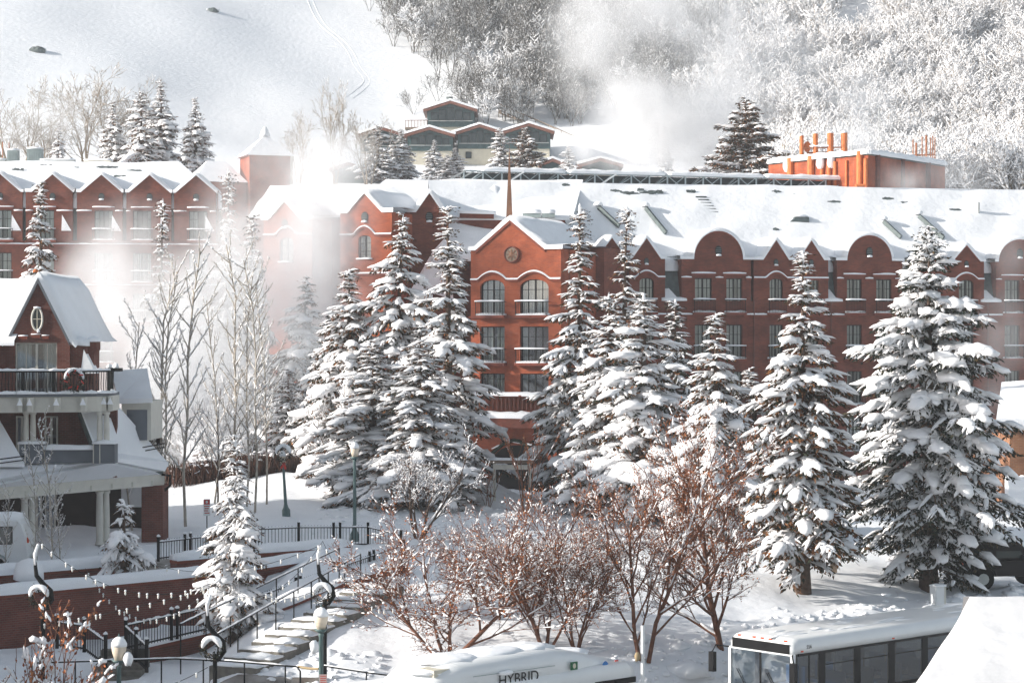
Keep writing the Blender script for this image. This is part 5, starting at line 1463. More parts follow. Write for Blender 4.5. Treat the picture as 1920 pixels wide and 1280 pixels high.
# ------------------------------------------------------------------ small brick house, lower left
def place(o): return Matrix.Translation(o.location).inverted()
hs_ = empty('brick_house', (PX(110, 88), 88, 3.4), 0, 'small brick gabled house with curved balcony, cream columns and snowy porch', 'house')
Hm = place(hs_)
d0 = 88.0
hx = lambda px, d=d0: PX(px, d)
hz = lambda py, d=d0: PZ(py, d)
wl_ = MB(); win_ = (hx(28), hx(107), hz(738), hz(642))
wall_holes(wl_, hx(16), hx(131), hz(748), hz(640), [win_], d0)
gp = gable_path(hx(13), hx(131), hz(640), hz(523)); wl_.prism(gp, d0, d0+.4)
wl_.box(hx(131)-.03, hx(131), d0+.001, d0+6, hz(748), hz(640))
wl_.build('gable_wall', m_brick_dark, hs_, mtx=Hm)
window(hs_, Hm @ Matrix.Translation((0, d0, 0)), win_[0], win_[1], win_[2], win_[3], False, .12, 4, 0, (.7, .7), m_curtain, m_cream)
MB().box(hx(16), hx(131), d0+1.0, d0+1.1, hz(748), hz(640)).build('room_shade', m_room, hs_, mtx=Hm)
fa = MB()
for (a, b) in ((gp[0], gp[6]), (gp[6], gp[-1])):
    fa.hexa([(a[0], d0-.12, a[1]-.16), (b[0], d0-.12, b[1]-.16), (b[0], d0-.001, b[1]-.16), (a[0], d0-.001, a[1]-.16), (a[0], d0-.12, a[1]+.05), (b[0], d0-.12, b[1]+.05), (b[0], d0-.001, b[1]+.05), (a[0], d0-.001, a[1]+.05)])
fa.build('bargeboard', m_grey, hs_, mtx=Hm)
sn = MB(); snow_path(sn, [(gp[0][0]-.15, gp[0][1]-.2)]+gp+[(gp[-1][0]+.25, gp[-1][1]-.25)], d0-.1, d0+8, .32, 5); sn.build('roof_snow', m_snow, hs_, True, Hm)
MB().blob((hx(66), d0+.1, hz(522)+.28), .14, .14, .12, 8, 5, .1, 1).build('ridge_cap', m_orange_pipe, hs_, True, Hm)
# oval window
ov = [(hx(70)+.22*math.cos(a), hz(598)+.46*math.sin(a)) for a in np.linspace(0, 2*math.pi, 24, endpoint=False)]
o = MB().prism(ov, d0-.03, d0-.002).build('oval_window', m_pane_dk2, hs_, mtx=Hm)
MB().tube([(x, d0-.04, z) for x, z in ov+ov[:1]], .045, 6, False).build('frame', m_cream, o)
MB().box(hx(70)-.015, hx(70)+.015, d0-.06, d0-.035, hz(598)-.42, hz(598)+.42).box(hx(70)-.2, hx(70)+.2, d0-.07, d0-.061, hz(598)-.015, hz(598)+.015).build('muntin', m_stucco, o)
MB().snowbar((hx(64), d0-.08, hz(578)+.02), (hx(77), d0-.08, hz(578)), .1, .06, .3, 3).blob((hx(73), d0-.08, hz(622)), .07, .06, .14, 7, 5, .1, 2).build('snow', m_snow, o, True)['kind'] = 'stuff'
snow_lines(hs_, Hm @ Matrix.Translation((0, d0, 0)), [(hx(60), hx(76), hz(627)), (hx(80), hx(92), hz(629)), (hx(36), hx(52), hz(630))], 5, .1, .05)
# left roof and wall
MB().box(hx(-90), hx(16), d0+.1, d0+.5, hz(748), hz(640)).build('side_wall', m_brick_dark, hs_, mtx=Hm)
roof_sheet(hs_, Hm, hx(-120), hx(30), d0-.3, hz(640)-.15, d0+4.0, hz(533, d0+4), 'roof_snow', xr=hx(70), seed=31, nx=20, ny=10)
# right returns and chimney
MB().box(hx(131)+.01, hx(160), d0+.15, d0+3, hz(748), hz(642)).build('return_wall', m_brick_dark, hs_, mtx=Hm)
MB().snowbar((hx(126), d0+.6, hz(645)), (hx(163), d0+.6, hz(648)), 1.1, .3, .15, 3).build('return_snow', m_snow, hs_, True, Hm)
MB().prism([(hx(160), hz(720)), (hx(170), hz(720)), (hx(171), hz(665)), (hx(176), hz(655)), (hx(176), hz(640)), (hx(160), hz(640))], d0+.6, d0+1.4).build('chimney', m_brick_dark, hs_, mtx=Hm)
MB().snowbar((hx(158), d0+1.0, hz(640)), (hx(178), d0+1.0, hz(640)), .9, .26, .1, 4).build('chimney_snow', m_snow, hs_, True, Hm)
MB().add([(hx(150), d0+.1, hz(700)), (hx(178), d0+.1, hz(700)), (hx(156), d0+.1, hz(655)), (hx(178), d0+1, hz(700)), (hx(156), d0+1, hz(655))], [(0, 1, 2), (1, 3, 4, 2)]).build('snow_wedge', m_snow, hs_, mtx=Hm)
# balcony slab with curved front
fp = [(-100, 85.2), (-40, 85.3), (30, 85.45), (90, 85.75), (140, 86.15), (180, 86.6), (205, 87.2), (213, 88.2)]
fr = [(PX(px, d), d) for px, d in fp]
ZS = hz(738, 86)
back = [(fr[-1][0], 89.5), (fr[0][0], 89.5)]
MB().prism_z(fr+back, ZS-.12, ZS).build('balcony_slab', m_grey, hs_, mtx=Hm)
ins = [(x*.999, y+.12) for x, y in fr]
MB().prism_z(ins+back, ZS-.75, ZS-.12).build('balcony_fascia', m_cream, hs_, mtx=Hm)
def along(poly, step):
    out = []; acc = 0
    for (x0, y0), (x1, y1) in zip(poly[:-1], poly[1:]):
        L = math.hypot(x1-x0, y1-y0); t = acc
        while t < L:
            out.append((x0+(x1-x0)*t/L, y0+(y1-y0)*t/L)); t += step
        acc = t-L
    return out
bal = MB().tube([(0, 0, 0), (0, -.07, .2), (0, -.10, .4), (0, -.02, .62), (0, 0, .88)], .017, 5).mesh('baluster', m_iron)
bp = along([(x, y+.1) for x, y in fr], .135)
for i, (x, y) in enumerate(bp):
    if i % 9 == 4: MB().box(-.06, .06, -.06, .06, 0, .9).build('baluster_post', m_iron, hs_, mtx=Hm @ Matrix.Translation((x, y, ZS)))
    else: link('baluster', bal, hs_, Hm @ Matrix.Translation((x, y, ZS)))
MB().tube([(x, y+.1, ZS+.9) for x, y in fr], .045, 6).build('balcony_rail', m_iron, hs_, mtx=Hm)
rs_ = MB(); bs_ = MB()
for i in range(len(fr)-1):
    a, b = fr[i], fr[i+1]
    rs_.snowbar((a[0], a[1]+.1, ZS+.93), (b[0], b[1]+.1, ZS+.93), .13, .09, .45, i, .18); bs_.snowbar((a[0], a[1]+.1, ZS), (b[0], b[1]+.1, ZS), .3, .12, .4, i+9, .2)
rs_.build('rail_snow', m_snow, hs_, True, Hm); bs_.build('floor_snow', m_snow, hs_, True, Hm)
for px in (40, 58, 108, 158, 197, 209):
    q = min(fp, key=lambda f: abs(f[0]-px)); x = PX(px, q[1]); o = MB().prism([(x-.09, ZS-.7), (x+.09, ZS-.7), (x+.09, ZS-.14), (x-.09, ZS-.14)], q[1]-.25, q[1]+.2).build('bracket', m_cream, hs_, mtx=Hm)
    MB().add([(x-.13, q[1]-.3, ZS-.45), (x+.13, q[1]-.3, ZS-.45), (x, q[1]-.26, ZS-.16), (x, q[1], ZS-.4)], [(0, 1, 2), (1, 3, 2), (3, 0, 2)]).build('snow', m_snow, o)
bx_ = MB().box(PX(198, 87.4), PX(226, 87.4), 87.3, 87.9, ZS+.88, ZS+1.02).build('planter_box', m_iron, hs_, mtx=Hm)
MB().blob((PX(206, 87.6), 87.6, ZS+1.02), .14, .12, .16, 7, 5, .3, 1).blob((PX(218, 87.6), 87.6, ZS+1.02), .15, .12, .2, 7, 5, .3, 2).build('planter_snow', m_snow, bx_, True)
e0_z = PZ(909, 83.4)-.1
# upper porch: columns, pedestals, recessed wall and doors
colm = MB().lathe([(.14, 0), (.15, .06), (.115, .1), (.12, .5), (.1, 1.1), (.13, 1.13), (.15, 1.22)], n=12).mesh('column', m_cream)
zc0 = ZS-.75-1.22
for px in (187, 200, 49, 62): link('column', colm, hs_, Hm @ Matrix.Translation((PX(px, 86.6), 86.6, zc0)))
for a, b in ((175, 215), (35, 80)):
    p_ = MB().box(PX(a, 86.3), PX(b, 86.3), 86.25, 87.0, zc0-.85, zc0-.06).build('pedestal', m_grey, hs_, mtx=Hm)
    for px in (a, a+12): MB().box(PX(px, 86.3), PX(px+1.6, 86.3), 86.2, 86.249, zc0-.85, zc0-.06).build('trim', m_cream, p_)
    MB().snowbar((PX(a-2, 86.3), 86.6, zc0-.06), (PX(b+2, 86.3), 86.6, zc0-.06), .9, .14, .2, a).build('snow', m_snow, p_, True)
pp_ = MB().box(PX(80, 86.6), PX(175, 86.6), 86.45, 86.6, zc0-.85, zc0-.3).build('parapet', m_grey, hs_, mtx=Hm)
MB().snowbar((PX(80, 86.6), 86.52, zc0-.3), (PX(183, 86.6), 86.52, zc0-.3), .35, .2, .15, 7).build('snow', m_snow, pp_, True)
MB().box(hx(-90), hx(205), 89.6, 89.9, e0_z, ZS-.5).build('recess_wall', m_brick_dark, hs_, mtx=Hm)
for px0, px1 in ((30, 52), (84, 108)):
    window(hs_, Hm @ Matrix.Translation((0, 89.4, 0)), PX(px0, 89.4), PX(px1, 89.4), zc0-.6, zc0+.95, False, .0, 2, 0, (0, 0), None, m_cream, m_pane_dark, 'french_door')
# porch roofs
e0, e1 = P(-60, 909, 83.4), P(304, 880, 92.2)
def tri_sheet(name, pts, m, th=.22):
    n = len(pts); b = MB(); vs = [tuple(p) for p in pts]
    b.add(vs+[(x, y, z-th) for x, y, z in vs], [tuple(range(n)), tuple(range(2*n-1, n-1, -1))]+[(i, i+n, (i+1) % n+n, (i+1) % n) for i in range(n)])
    return b.build(name, m, hs_, False, Hm)
tri_sheet('porch_roof_snow', [e0, e1, P(250, 838, 92.0), P(205, 858, 87.6), P(-60, 868, 86.4)], m_snow)
tri_sheet('porch_roof_snow', [P(205, 858, 87.5), P(252, 838, 92.0), P(316, 866, 92.6), e1+Vector((.1, .1, .02))], m_snow, .1)
tri_sheet('side_roof_snow', [P(150, 772, 89.2), P(186, 862, 87.6), P(316, 868, 92.7), P(214, 752, 90.2)], m_snow, .15)
tri_sheet('side_roof_edge', [P(146, 770, 89.15), P(151, 770, 89.15), P(187, 864, 87.55), P(182, 864, 87.55)], m_slate, .2)
tri_sheet('left_roof_snow', [P(-80, 780, 87), P(0, 788, 87), P(46, 868, 85.6), P(-80, 868, 85.6)], m_snow, .15)
fb = MB().beam(e0-Vector((0, -.1, .42)), e1-Vector((0, -.1, .42)), .2, .5).build('porch_beam', m_cream, hs_, mtx=Hm)
MB().beam(e0-Vector((0, 0, .13)), e1-Vector((0, 0, .13)), .12, .12).build('gutter', m_slate, hs_, mtx=Hm)
MB().tube([e1-Vector((0, .1, .2)), e1+Vector((.35, -.1, -.25)), e1+Vector((.35, -.1, -.7)), e1+Vector((.1, 0, -.9))], .06, 6).build('downspout', m_iron, hs_, mtx=Hm)
for i in range(9):
    p = e0.lerp(e1, (i+.5)/9); MB().box(p.x-.06, p.x+.06, p.y-.12, p.y-.02, p.z-.62, p.z-.42).build('bracket', m_cream, hs_, mtx=Hm)
dirp = (e1-e0).normalized()
for px in (187, 199, 46, 60):
    t = min(1, max(0, (px+60)/364)); p = e0.lerp(e1, t*.93+.02); p = Vector((PX(px, p.y+.4), p.y+.4, 0)); zg = Hs(p.x, p.y); zt = e0.z-.65
    h = zt-zg
    MB().lathe([(.19, 0), (.19, .1), (.15, .16), (.155, h*.5), (.13, h-.14), (.17, h-.1), (.18, h)], (p.x, p.y, zg), 12).build('column', m_cream, hs_, True, Hm)
MB().box(PX(266, 91.8), PX(306, 91.8), 91.7, 93.2, 3.0, e1.z-.66).build('brick_pier', m_brick_dark, hs_, mtx=Hm)
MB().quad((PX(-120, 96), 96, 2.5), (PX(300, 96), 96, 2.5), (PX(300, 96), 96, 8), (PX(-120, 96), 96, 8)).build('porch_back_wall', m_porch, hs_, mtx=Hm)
for px0, px1 in ((60, 78), (84, 104)):
    window(hs_, Hm @ Matrix.Translation((0, 95.7, 0)), PX(px0, 95.7), PX(px1, 95.7), 3.6, 5.8, False, 0, 2, 1, (0, 0), None, m_cream, m_pane_dark, 'french_door')
MB().box(PX(228, 95.5), PX(266, 95.5), 95.4, 95.6, 4.6, 6.2).build('porch_window', m_white, hs_, mtx=Hm)
# side dormer
dm = 91.2
MB().box(PX(228, dm), PX(283, dm), dm, dm+3, PZ(825, dm), PZ(752, dm)).build('dormer_box', m_cream, hs_, mtx=Hm)
MB().box(PX(238, dm), PX(276, dm), dm-.03, dm-.001, PZ(825, dm), PZ(768, dm)).build('dormer_panel', m_grey, hs_, mtx=Hm)
tri_sheet('dormer_roof_snow', [P(222, 748, dm-.3), P(286, 746, dm-.3), P(276, 690, dm+3.5), P(208, 695, dm+2.5)], m_snow, .2)
for a, b in (((232, 852), (308, 838)),):
    A_, B_ = P(a[0], a[1], 90.4), P(b[0], b[1], 92.2)
    for k in (0, .16): MB().tube([A_+Vector((0, 0, k)), B_+Vector((0, 0, k))], .025, 5).build('snow_guard', m_iron, hs_, mtx=Hm)
A_, B_ = P(-30, 872, 85.0), P(46, 862, 85.6)
for k in (0, .16): MB().tube([A_+Vector((0, 0, k)), B_+Vector((0, 0, k))], .025, 5).build('snow_guard', m_iron, hs_, mtx=Hm)

def wreath(name, loc, r, label, rot=0, bow=True, cap=.5, group='snowy wreaths'):
    rg_ = np.random.default_rng(int(abs(loc[0])*50)+3); o = empty(name, loc, rot, label, 'wreath', group)
    n = 420; a = rg_.uniform(0, 6.28, n); q = rg_.normal(0, r*.17, (n, 3))
    O = np.stack([np.cos(a)*r*.78, 0*a, np.sin(a)*r*.78], -1)+q*np.array([1, .7, 1])
    D = rg_.normal(0, 1, (n, 3))+np.stack([-np.sin(a), 0*a, np.cos(a)], -1); L = rg_.uniform(.10, .2, n)*r*1.6
    A = Acc(); A.add(*blades(O, D, L, L*.2, rg_)); link('needles', A.mesh('needles', m_needle_dk, False), o)['kind'] = 'stuff'
    b = MB()
    ts = [math.pi*(.02+.96*k/12) for k in range(13)]
    b.tube([(math.cos(t)*r*.80, -.03, math.sin(t)*r*.82+r*.12*math.sin(t)) for t in ts], [r*(.06+(.22+.06*math.sin(3*t))*cap*math.sin(t)**.7) for t in ts], 8)
    b.build('snow', m_snow, o, True)['kind'] = 'stuff'
    if bow:
        rb = MB()
        for k in range(7):
            t = 6.283*k/7+.5; rb.beam((math.cos(t)*r*.9, -.09, math.sin(t)*r*.9), (math.cos(t+.3)*r*.6, -.1, math.sin(t+.3)*r*.6), .05, .02, (0, 1, 0))
        rb.build('ribbon', m_red, o)
    return o
wreath('wreath', P(139, 712, 85.95), .46, 'snow-topped wreath with red ribbon on the curved balcony', .25)

# neighbours out of frame to the left, whose shadow lies over the plaza
def neighbour(x0, x1, y0, y1, ze, zr, label):
    o = empty('neighbour_building', ((x0+x1)/2, (y0+y1)/2, 0), 0, label, 'building'); m_ = place(o)
    MB().box(x0, x1, y0, y1, 0, ze).build('wall', m_brick, o, mtx=m_)
    xm = (x0+x1)/2
    MB().add([(x0, y0, ze), (x1, y0, ze), (x1, y1, ze), (x0, y1, ze), (xm, y0, zr), (xm, y1, zr)], [(0, 1, 4), (2, 3, 5), (1, 2, 5, 4), (3, 0, 4, 5)]).build('roof_snow', m_snow, o, mtx=m_)
neighbour(-42, -28, 38, 69, 9.8, 12.6, 'brick building beyond the left edge shading the plaza')
neighbour(-46, -29, 70, 97, 14, 17.5, 'tall brick building beyond the left edge shading the small house')

# ------------------------------------------------------------------ plaza walls, fences, stairs
gd = Vector((6.7, 5.6, 0)).normalized(); gn = Vector((-gd.y, gd.x, 0))
def brick_wall(pts, zts, th, base, label, name='retaining_wall', snow=.32, group='brick retaining walls'):
    o = empty(name, (pts[0][0], pts[0][1], base), 0, label, 'wall', group); m_ = place(o)
    w = MB(); c = MB(); s = MB()
    for i in range(len(pts)-1):
        a = Vector((*pts[i], 0)); b = Vector((*pts[i+1], 0)); n = Vector((-(b-a).y, (b-a).x, 0)).normalized()*th
        za, zb = zts[i], zts[i+1]
        def hx8(o0, o1, z0a, z0b, z1a, z1b, mb):
            A0, A1, B0, B1 = a+n*o0, a+n*o1, b+n*o0, b+n*o1
            mb.hexa([(*A0.xy, z0a), (*B0.xy, z0b), (*B1.xy, z0b), (*A1.xy, z0a), (*A0.xy, z1a), (*B0.xy, z1b), (*B1.xy, z1b), (*A1.xy, z1a)])
        hx8(0, 1, base-1, base-1, za-.12, zb-.12, w); hx8(-.1, 1.1, za-.12, zb-.12, za, zb, c)
        s.snowbar((*(a+n*.5).xy, za), (*(b+n*.5).xy, zb), th*1.55, snow, .08, i+3, .5)
    w.build('brickwork', m_brick_dark, o, mtx=m_); c.build('coping', m_stone, o, mtx=m_); s.build('snow', m_snow, o, True, m_)
    return o
brick_wall([(-24, 67.0)]+WA, [3.35, 3.35, 3.4, 3.5, 3.6], .55, 1.4, 'long brick retaining wall with thick snow cap behind the plaza')
WC = [(-24.5, 70.2), (-18.6, 75.1), (-14.6, 78.4)]
brick_wall(WC, [3.75, 3.75, 3.78], .5, 2.6, 'upper planter wall with rounded snow cap near the white van', snow=.36)
WC2 = [(-12.6, 80.1), (-9.8, 82.4), (-6.4, 84.6)]
brick_wall(WC2, [3.78, 3.85, 3.9], .45, 2.6, 'upper brick wall below the iron fence behind the plaza spruce')
o = MB().blob((0, 0, 0), .55, .45, .62, 12, 7, .06, 2, -.3).build('snow_mound', m_snow, None, True, loc=P(54, 1078, 75)); tag(o, 'round snow-covered boulder on the upper planter wall', 'snow mound')

def fence(base, h, label, cat='fence', group='black iron fences', post_every=2.0, double=True, snow=True, picket=.13, name='iron_fence'):
    base = [Vector(b) for b in base]
    o = empty(name, base[0], 0, label, cat, group); m_ = place(o)
    pk = MB(); rl = MB(); sn = MB(); posts = []
    for a, b in zip(base[:-1], base[1:]):
        L = (b-a).length; n = max(1, round(L/post_every))
        for i in range(n):
            p, q = a.lerp(b, i/n), a.lerp(b, (i+1)/n)
            posts.append(p)
            if double and i > 0: posts.append(p+(b-a).normalized()*.28)
            u = Vector((0, 0, 1)); rl = MB().beam(p+u*(h-.12), q+u*(h-.12), .04, .05).beam(p+u*.12, q+u*.12, .04, .05); rl.build('rail', m_iron, o, mtx=m_)
            k = max(2, int((q-p).length/picket))
            for j in range(1, k):
                c = p.lerp(q, j/k); pk.box(c.x-.011, c.x+.011, c.y-.011, c.y+.011, c.z+.05, c.z+h-.03)
            if snow: sn.snowbar(p+u*(h-.1), q+u*(h-.1), .07, .05, .5, i, .15)
    posts.append(base[-1])
    for p in posts:
        MB().box(-.05, .05, -.05, .05, 0, h+.1).build('post', m_iron, o, mtx=m_ @ Matrix.Translation(p))
        if snow: MB().blob((p.x, p.y, p.z+h+.1), .08, .08, .08, 6, 4, .2, int(p.x*9)).build('post_snow', m_snow, o, True, m_)
    pk.build('pickets', m_iron, o, mtx=m_)['kind'] = 'stuff'
    if snow: sn.build('rail_snow', m_snow, o, True, m_)['kind'] = 'stuff'
    return o
def gpt(px, py, d, dz=0): return P(px, py, d)+Vector((0, 0, dz))
fence([gpt(297, 1052, 81), gpt(395, 1040, 83.0)], .85, 'black iron fence between the spruce shrub and the plaza spruce', post_every=1.6)
fence([gpt(478, 1030, 84.5), gpt(560, 1026, 85.2), gpt(690, 1025, 86.5), gpt(752, 1040, 85.5)], .92, 'black iron fence along the upper terrace below the green lamp', post_every=1.6)
# lower ramp fence on its own brick kerb
B0, B1, B2 = P(236, 1222, 69.0), P(480, 1165, 74.5), P(757, 1062, 82.5)
brick_wall([(B0.x+.0, B0.y-.15), (B1.x, B1.y-.15), (B2.x, B2.y-.15)], [B0.z+.02, B1.z+.02, B2.z+.02], .3, 1.4, 'low brick kerb wall carrying the ramp fence', snow=.02)
fence([B0+Vector((0, 0, .03)), B1+Vector((0, 0, .03)), B2+Vector((0, 0, .03))], .95, 'snow-dusted ramp fence climbing to the right below the brick wall', post_every=2.2)
fence([P(107, 1215, 67.5), P(158, 1222, 67), P(198, 1252, 65.5)], .95, 'short angled gate fence at the foot of the left steps', post_every=1.2, double=False)
fence([P(236, 1222, 68.9), P(275, 1260, 66.2)], .95, 'short fence dropping from the ramp end beside the dark steps', post_every=1.4, double=False)
stp = empty('dark_steps', P(215, 1250, 66.5), 0, 'dark wet steps between the two short fences', 'steps')
for k in range(5):
    MB().box(-.75, .75, k*.4, k*.4+.42, -.9, -.35+k*.16).build('step', m_concrete, stp)
# stone stair with railings
S0, S1 = P(455, 1262, 63.6), P(735, 1098, 73.0)
stair = empty('stone_stairs', S0, 0, 'broad stone stairs climbing right with trampled snow', 'stairs')
sd = S1-S0; up_ = Vector((sd.x, sd.y, 0)).normalized(); sdn = Vector((up_.y, -up_.x, 0))
nst = 12
for i in range(nst):
    c = sd*(i/nst); run = sd.length/nst
    a = c-sdn*1.15; b = c+sdn*.45; e = up_*(run*.98)
    zt = c.z+.16; zb = c.z-1.2
    hx_ = MB().hexa([(a.x, a.y, zb), (b.x, b.y, zb), (b.x+e.x, b.y+e.y, zb), (a.x+e.x, a.y+e.y, zb), (a.x, a.y, zt), (b.x, b.y, zt), (b.x+e.x, b.y+e.y, zt), (a.x+e.x, a.y+e.y, zt)])
    st_ = hx_.build('step', m_concrete, stair)
    q = b-sdn*.55+e*.5
    MB().snowbar(a+e*.62+Vector((0, 0, .16)), b+e*.62+Vector((0, 0, .16)), run*.95, .07, .5, i, .22).build('tread_snow', m_snow, st_, True)
    MB().blob((q.x, q.y, zt-.02), .55, .35, .18, 8, 5, .25, i).build('side_snow', m_snow, st_, True)
def handrail(pts, h, label, n_posts, group='black handrails', end_loop=False, cat='handrail'):
    pts = [Vector(p) for p in pts]; o = empty('handrail', pts[0], 0, label, cat, group); m_ = place(o)
    up = Vector((0, 0, h)); tp = [p+up for p in pts]
    MB().tube(tp, .028, 6).build('rail', m_iron, o, mtx=m_)
    L = sum((b-a).length for a, b in zip(pts[:-1], pts[1:]))
    for k in range(n_posts):
        t = k/(n_posts-1)*L; i = 0
        while i < len(pts)-2 and t > (pts[i+1]-pts[i]).length: t -= (pts[i+1]-pts[i]).length; i += 1
        p = pts[i].lerp(pts[i+1], min(1, t/(pts[i+1]-pts[i]).length))
        MB().tube([p-Vector((0, 0, .6)), p+up], .024, 6).build('post', m_iron, o, mtx=m_)
    if end_loop:
        e = tp[-1]; q = (pts[-1]-pts[-2]).normalized()
        MB().tube([e, e+q*.35, e+q*.45-Vector((0, 0, .12)), e+q*.45-Vector((0, 0, .5)), e+q*.35-Vector((0, 0, .58)), e-Vector((0, 0, .58))], .026, 6).build('end_loop', m_iron, o, mtx=m_)
    s = MB()
    for a, b in zip(tp[:-1], tp[1:]): s.snowbar(a+Vector((0, 0, .02)), b+Vector((0, 0, .02)), .05, .03, .5, 3, .2)
    s.build('rail_snow', m_snow, o, True, m_)
    return o
handrail([S0+up_*.6-sdn*1.2+Vector((0, 0, .1)), S1-sdn*1.2+Vector((0, 0, .1))], .95, 'nearer handrail rising along the left side of the stone stairs', 9)
handrail([S0+up_*1.4-sdn*3.0+Vector((0, 0, .2)), S1+up_*1.5-sdn*2.8+Vector((0, 0, .1))], .95, 'farther handrail rising beside the plaza spruce', 8)
handrail([P(60, 1310, 61.6), P(330, 1302, 61.8), P(420, 1306, 61.6), P(535, 1316, 61.2)], 1.05, 'long level handrail along the bottom left walk', 7, end_loop=True)
handrail([P(608, 1312, 60.8), P(690, 1325, 60.4), P(770, 1335, 60.2)], .98, 'short handrail right of the tall lamp at the bottom', 3)
rp2 = MB().tube([P(560, 1249, 61.2).lerp(P(598, 1253, 60.6), t)-Vector((0, 0, .02*math.sin(t*3.1))) for t in np.linspace(0, 1, 7)], .04, 6).build('rope_barrier', m_rope); tag(rp2, 'tan rope tied from the handrail end to the lamp post', 'rope')
# brick kerb by the stairs
brick_wall([(P(525, 1145, 70.5).x, 70.5), (P(640, 1100, 74).x, 74), (P(765, 1062, 78).x, 78)], [P(525, 1140, 70.5).z, P(640, 1093, 74).z, P(765, 1052, 78).z], .4, 1.8, 'stepped brick kerb between the ramp and the stone stairs', snow=.1)

# ------------------------------------------------------------------ street lamps
def lamp(px, top, d, label, r=.17, lean=0.0, group='acorn street lamps', base=None, tall=None):
    x = PX(px, d); zg = Hs(x, d) if base is None else PZ(base, d); zt = PZ(top, d)
    h = zt-zg; o = empty('street_lamp', (x, d, zg), 0, label, 'lamp', group); o.rotation_euler = (0, lean, 0)
    MB().lathe([(.19, -.3), (.19, .3), (.12, .42), (.075, .6), (.06, h-.62), (.085, h-.58), (.06, h-.5)], n=10).build('post', m_lamp_green, o, True)
    MB().lathe([(.09, h-.5), (.14, h-.46), (r*1.05, h-.4)], n=12).build('fitter', m_lamp_green, o, True)
    MB().lathe([(r*.62, h-.4), (r*.95, h-.2), (r*1.05, h-.05), (r*.9, h+.02)], n=14).build('globe', m_globe, o, True)
    MB().blob((0, 0, h-.02), r*1.12, r*1.12, .24, 12, 7, .05, px, -.1).build('snow', m_snow, o, True)
    MB().lathe([(.02, h+.18), (.02, h+.26), (.005, h+.3)], n=6).build('finial', m_lamp_green, o)
    return o
lamp(223, 1208, 56, 'acorn lamp at lower left with a tall snow cap', .19)
lamp(602, 1152, 60, 'acorn lamp in the plaza beside the stone stairs', .19)
lamp(665, 838, 88, 'green lamp post on the snowy bank above the iron fence', .17)
lamp(817, 800, 112, 'faint lamp in front of the drooping spruces', .17)
lp = lamp(537, 853, 98, 'leaning green lamp post carrying a wreath', .15, R_(-3.5), base=968)
wreath('wreath', P(531, 851, 97.7), .42, 'snowy wreath with red bow on the leaning lamp post', 0, False, .9)
o = MB().beam((0, 0, 0), (.05, 0, -.3), .1, .03, (0, 1, 0)).beam((0, 0, 0), (-.14, 0, -.26), .1, .03, (0, 1, 0)).build('red_bow', m_red, None, loc=P(533, 867, 97.5)); tag(o, 'red ribbon bow under the wreath of the leaning lamp', 'bow')
o = MB().beam((0, 0, .2), (.03, 0, -.35), .16, .03, (0, 1, 0)).beam((0, 0, .1), (-.16, 0, -.3), .1, .03, (0, 1, 0)).build('red_bow', m_red, None, loc=P(657, 895, 110)); tag(o, 'red bow glowing in front of the brown hedge', 'bow')
for px, py, d, lab in ((240, 1235, 55.9, 'snow-covered hanging sign on the lower left lamp'), (589, 1212, 59.8, 'snow-plastered round fixture on the plaza lamp post')):
    o = MB().blob((0, 0, 0), .13, .12, .2, 8, 6, .15, px, -.9).build('snowy_fixture', m_snow, None, True, loc=P(px, py, d)); tag(o, lab, 'fixture')
sg = empty('notice_board', P(606, 1272, 59.7), 0, 'small pinkish notice on the plaza lamp post', 'sign')
MB().box(-.11, .11, -.012, .0, -.15, .13).build('plate', mat('pink_plate', (.55, .42, .40), .6), sg)
for k in range(4): MB().box(-.08, .08, -.015, -.0125, .07-k*.06, .09-k*.06).build('print_line', m_red, sg)

# poles with crescent and wreath, festoon lights
def crescent(px, py, d, r, label, flip=1, dx=0):
    c = P(px, py, d); zg = Hs(c.x, d); o = empty('crescent_pole', (c.x, d, zg), 0, label, 'ornament pole', 'crescent poles of the festoon'); zc = c.z-zg
    MB().tube([(.06, .08, -.3), (.06, .08, zc-r*.6)], .06, 8).build('pole', m_iron, o)
    arc = [(-.05*flip, .02, r*4.6), (-.14*flip, .02, r*3.7), (-.13*flip, .02, r*2.7), (-.10*flip, .02, r*1.9), (.25*r*flip, .02, r*1.15), (.95*r*flip, .03, r*.5), (1.05*r*flip, .03, -.3*r), (.6*r*flip, .03, -1.05*r), (-.05*flip, .03, -1.2*r)]
    MB().tube(arc, [.012, .034, .05, .06, .075, .075, .065, .045, .015], 8).build('crescent', m_iron, o, mtx=Matrix.Translation((dx, 0, zc)))
    MB().tube([(x, y-.02, z+.05) for x, y, z in arc[:2]]+[(x, y-.02, z+.05) for x, y, z in arc[2:3]], [.035, .05, .03], 7).build('tip_snow', m_snow, o, True, Matrix.Translation((dx, 0, zc)))
    wreath('wreath', (c.x, d-.12, c.z), r, label.replace('pole with crescent', 'wreath of the crescent pole'), 0, False, 1.15, 'wreaths on the crescent poles')
    return Vector((c.x, d, c.z))
c1_ = crescent(75, 1118, 58, .30, 'pole with crescent at the left in front of the brick wall')
c2_ = crescent(398, 1214, 57, .30, 'pole with crescent at the bottom centre-left')
c3_ = crescent(605, 1112, 63, .30, 'pole with crescent behind the plaza lamp')
bulb_me = MB().lathe([(.01, .04), (.02, 0), (.027, -.035), (.018, -.07), (.004, -.085)], n=7).mesh('bulb', m_bulb, True)
cap_me = MB().blob((0, 0, .03), .035, .035, .04, 7, 4, .1, 1).mesh('snow_cap', m_snow, True)
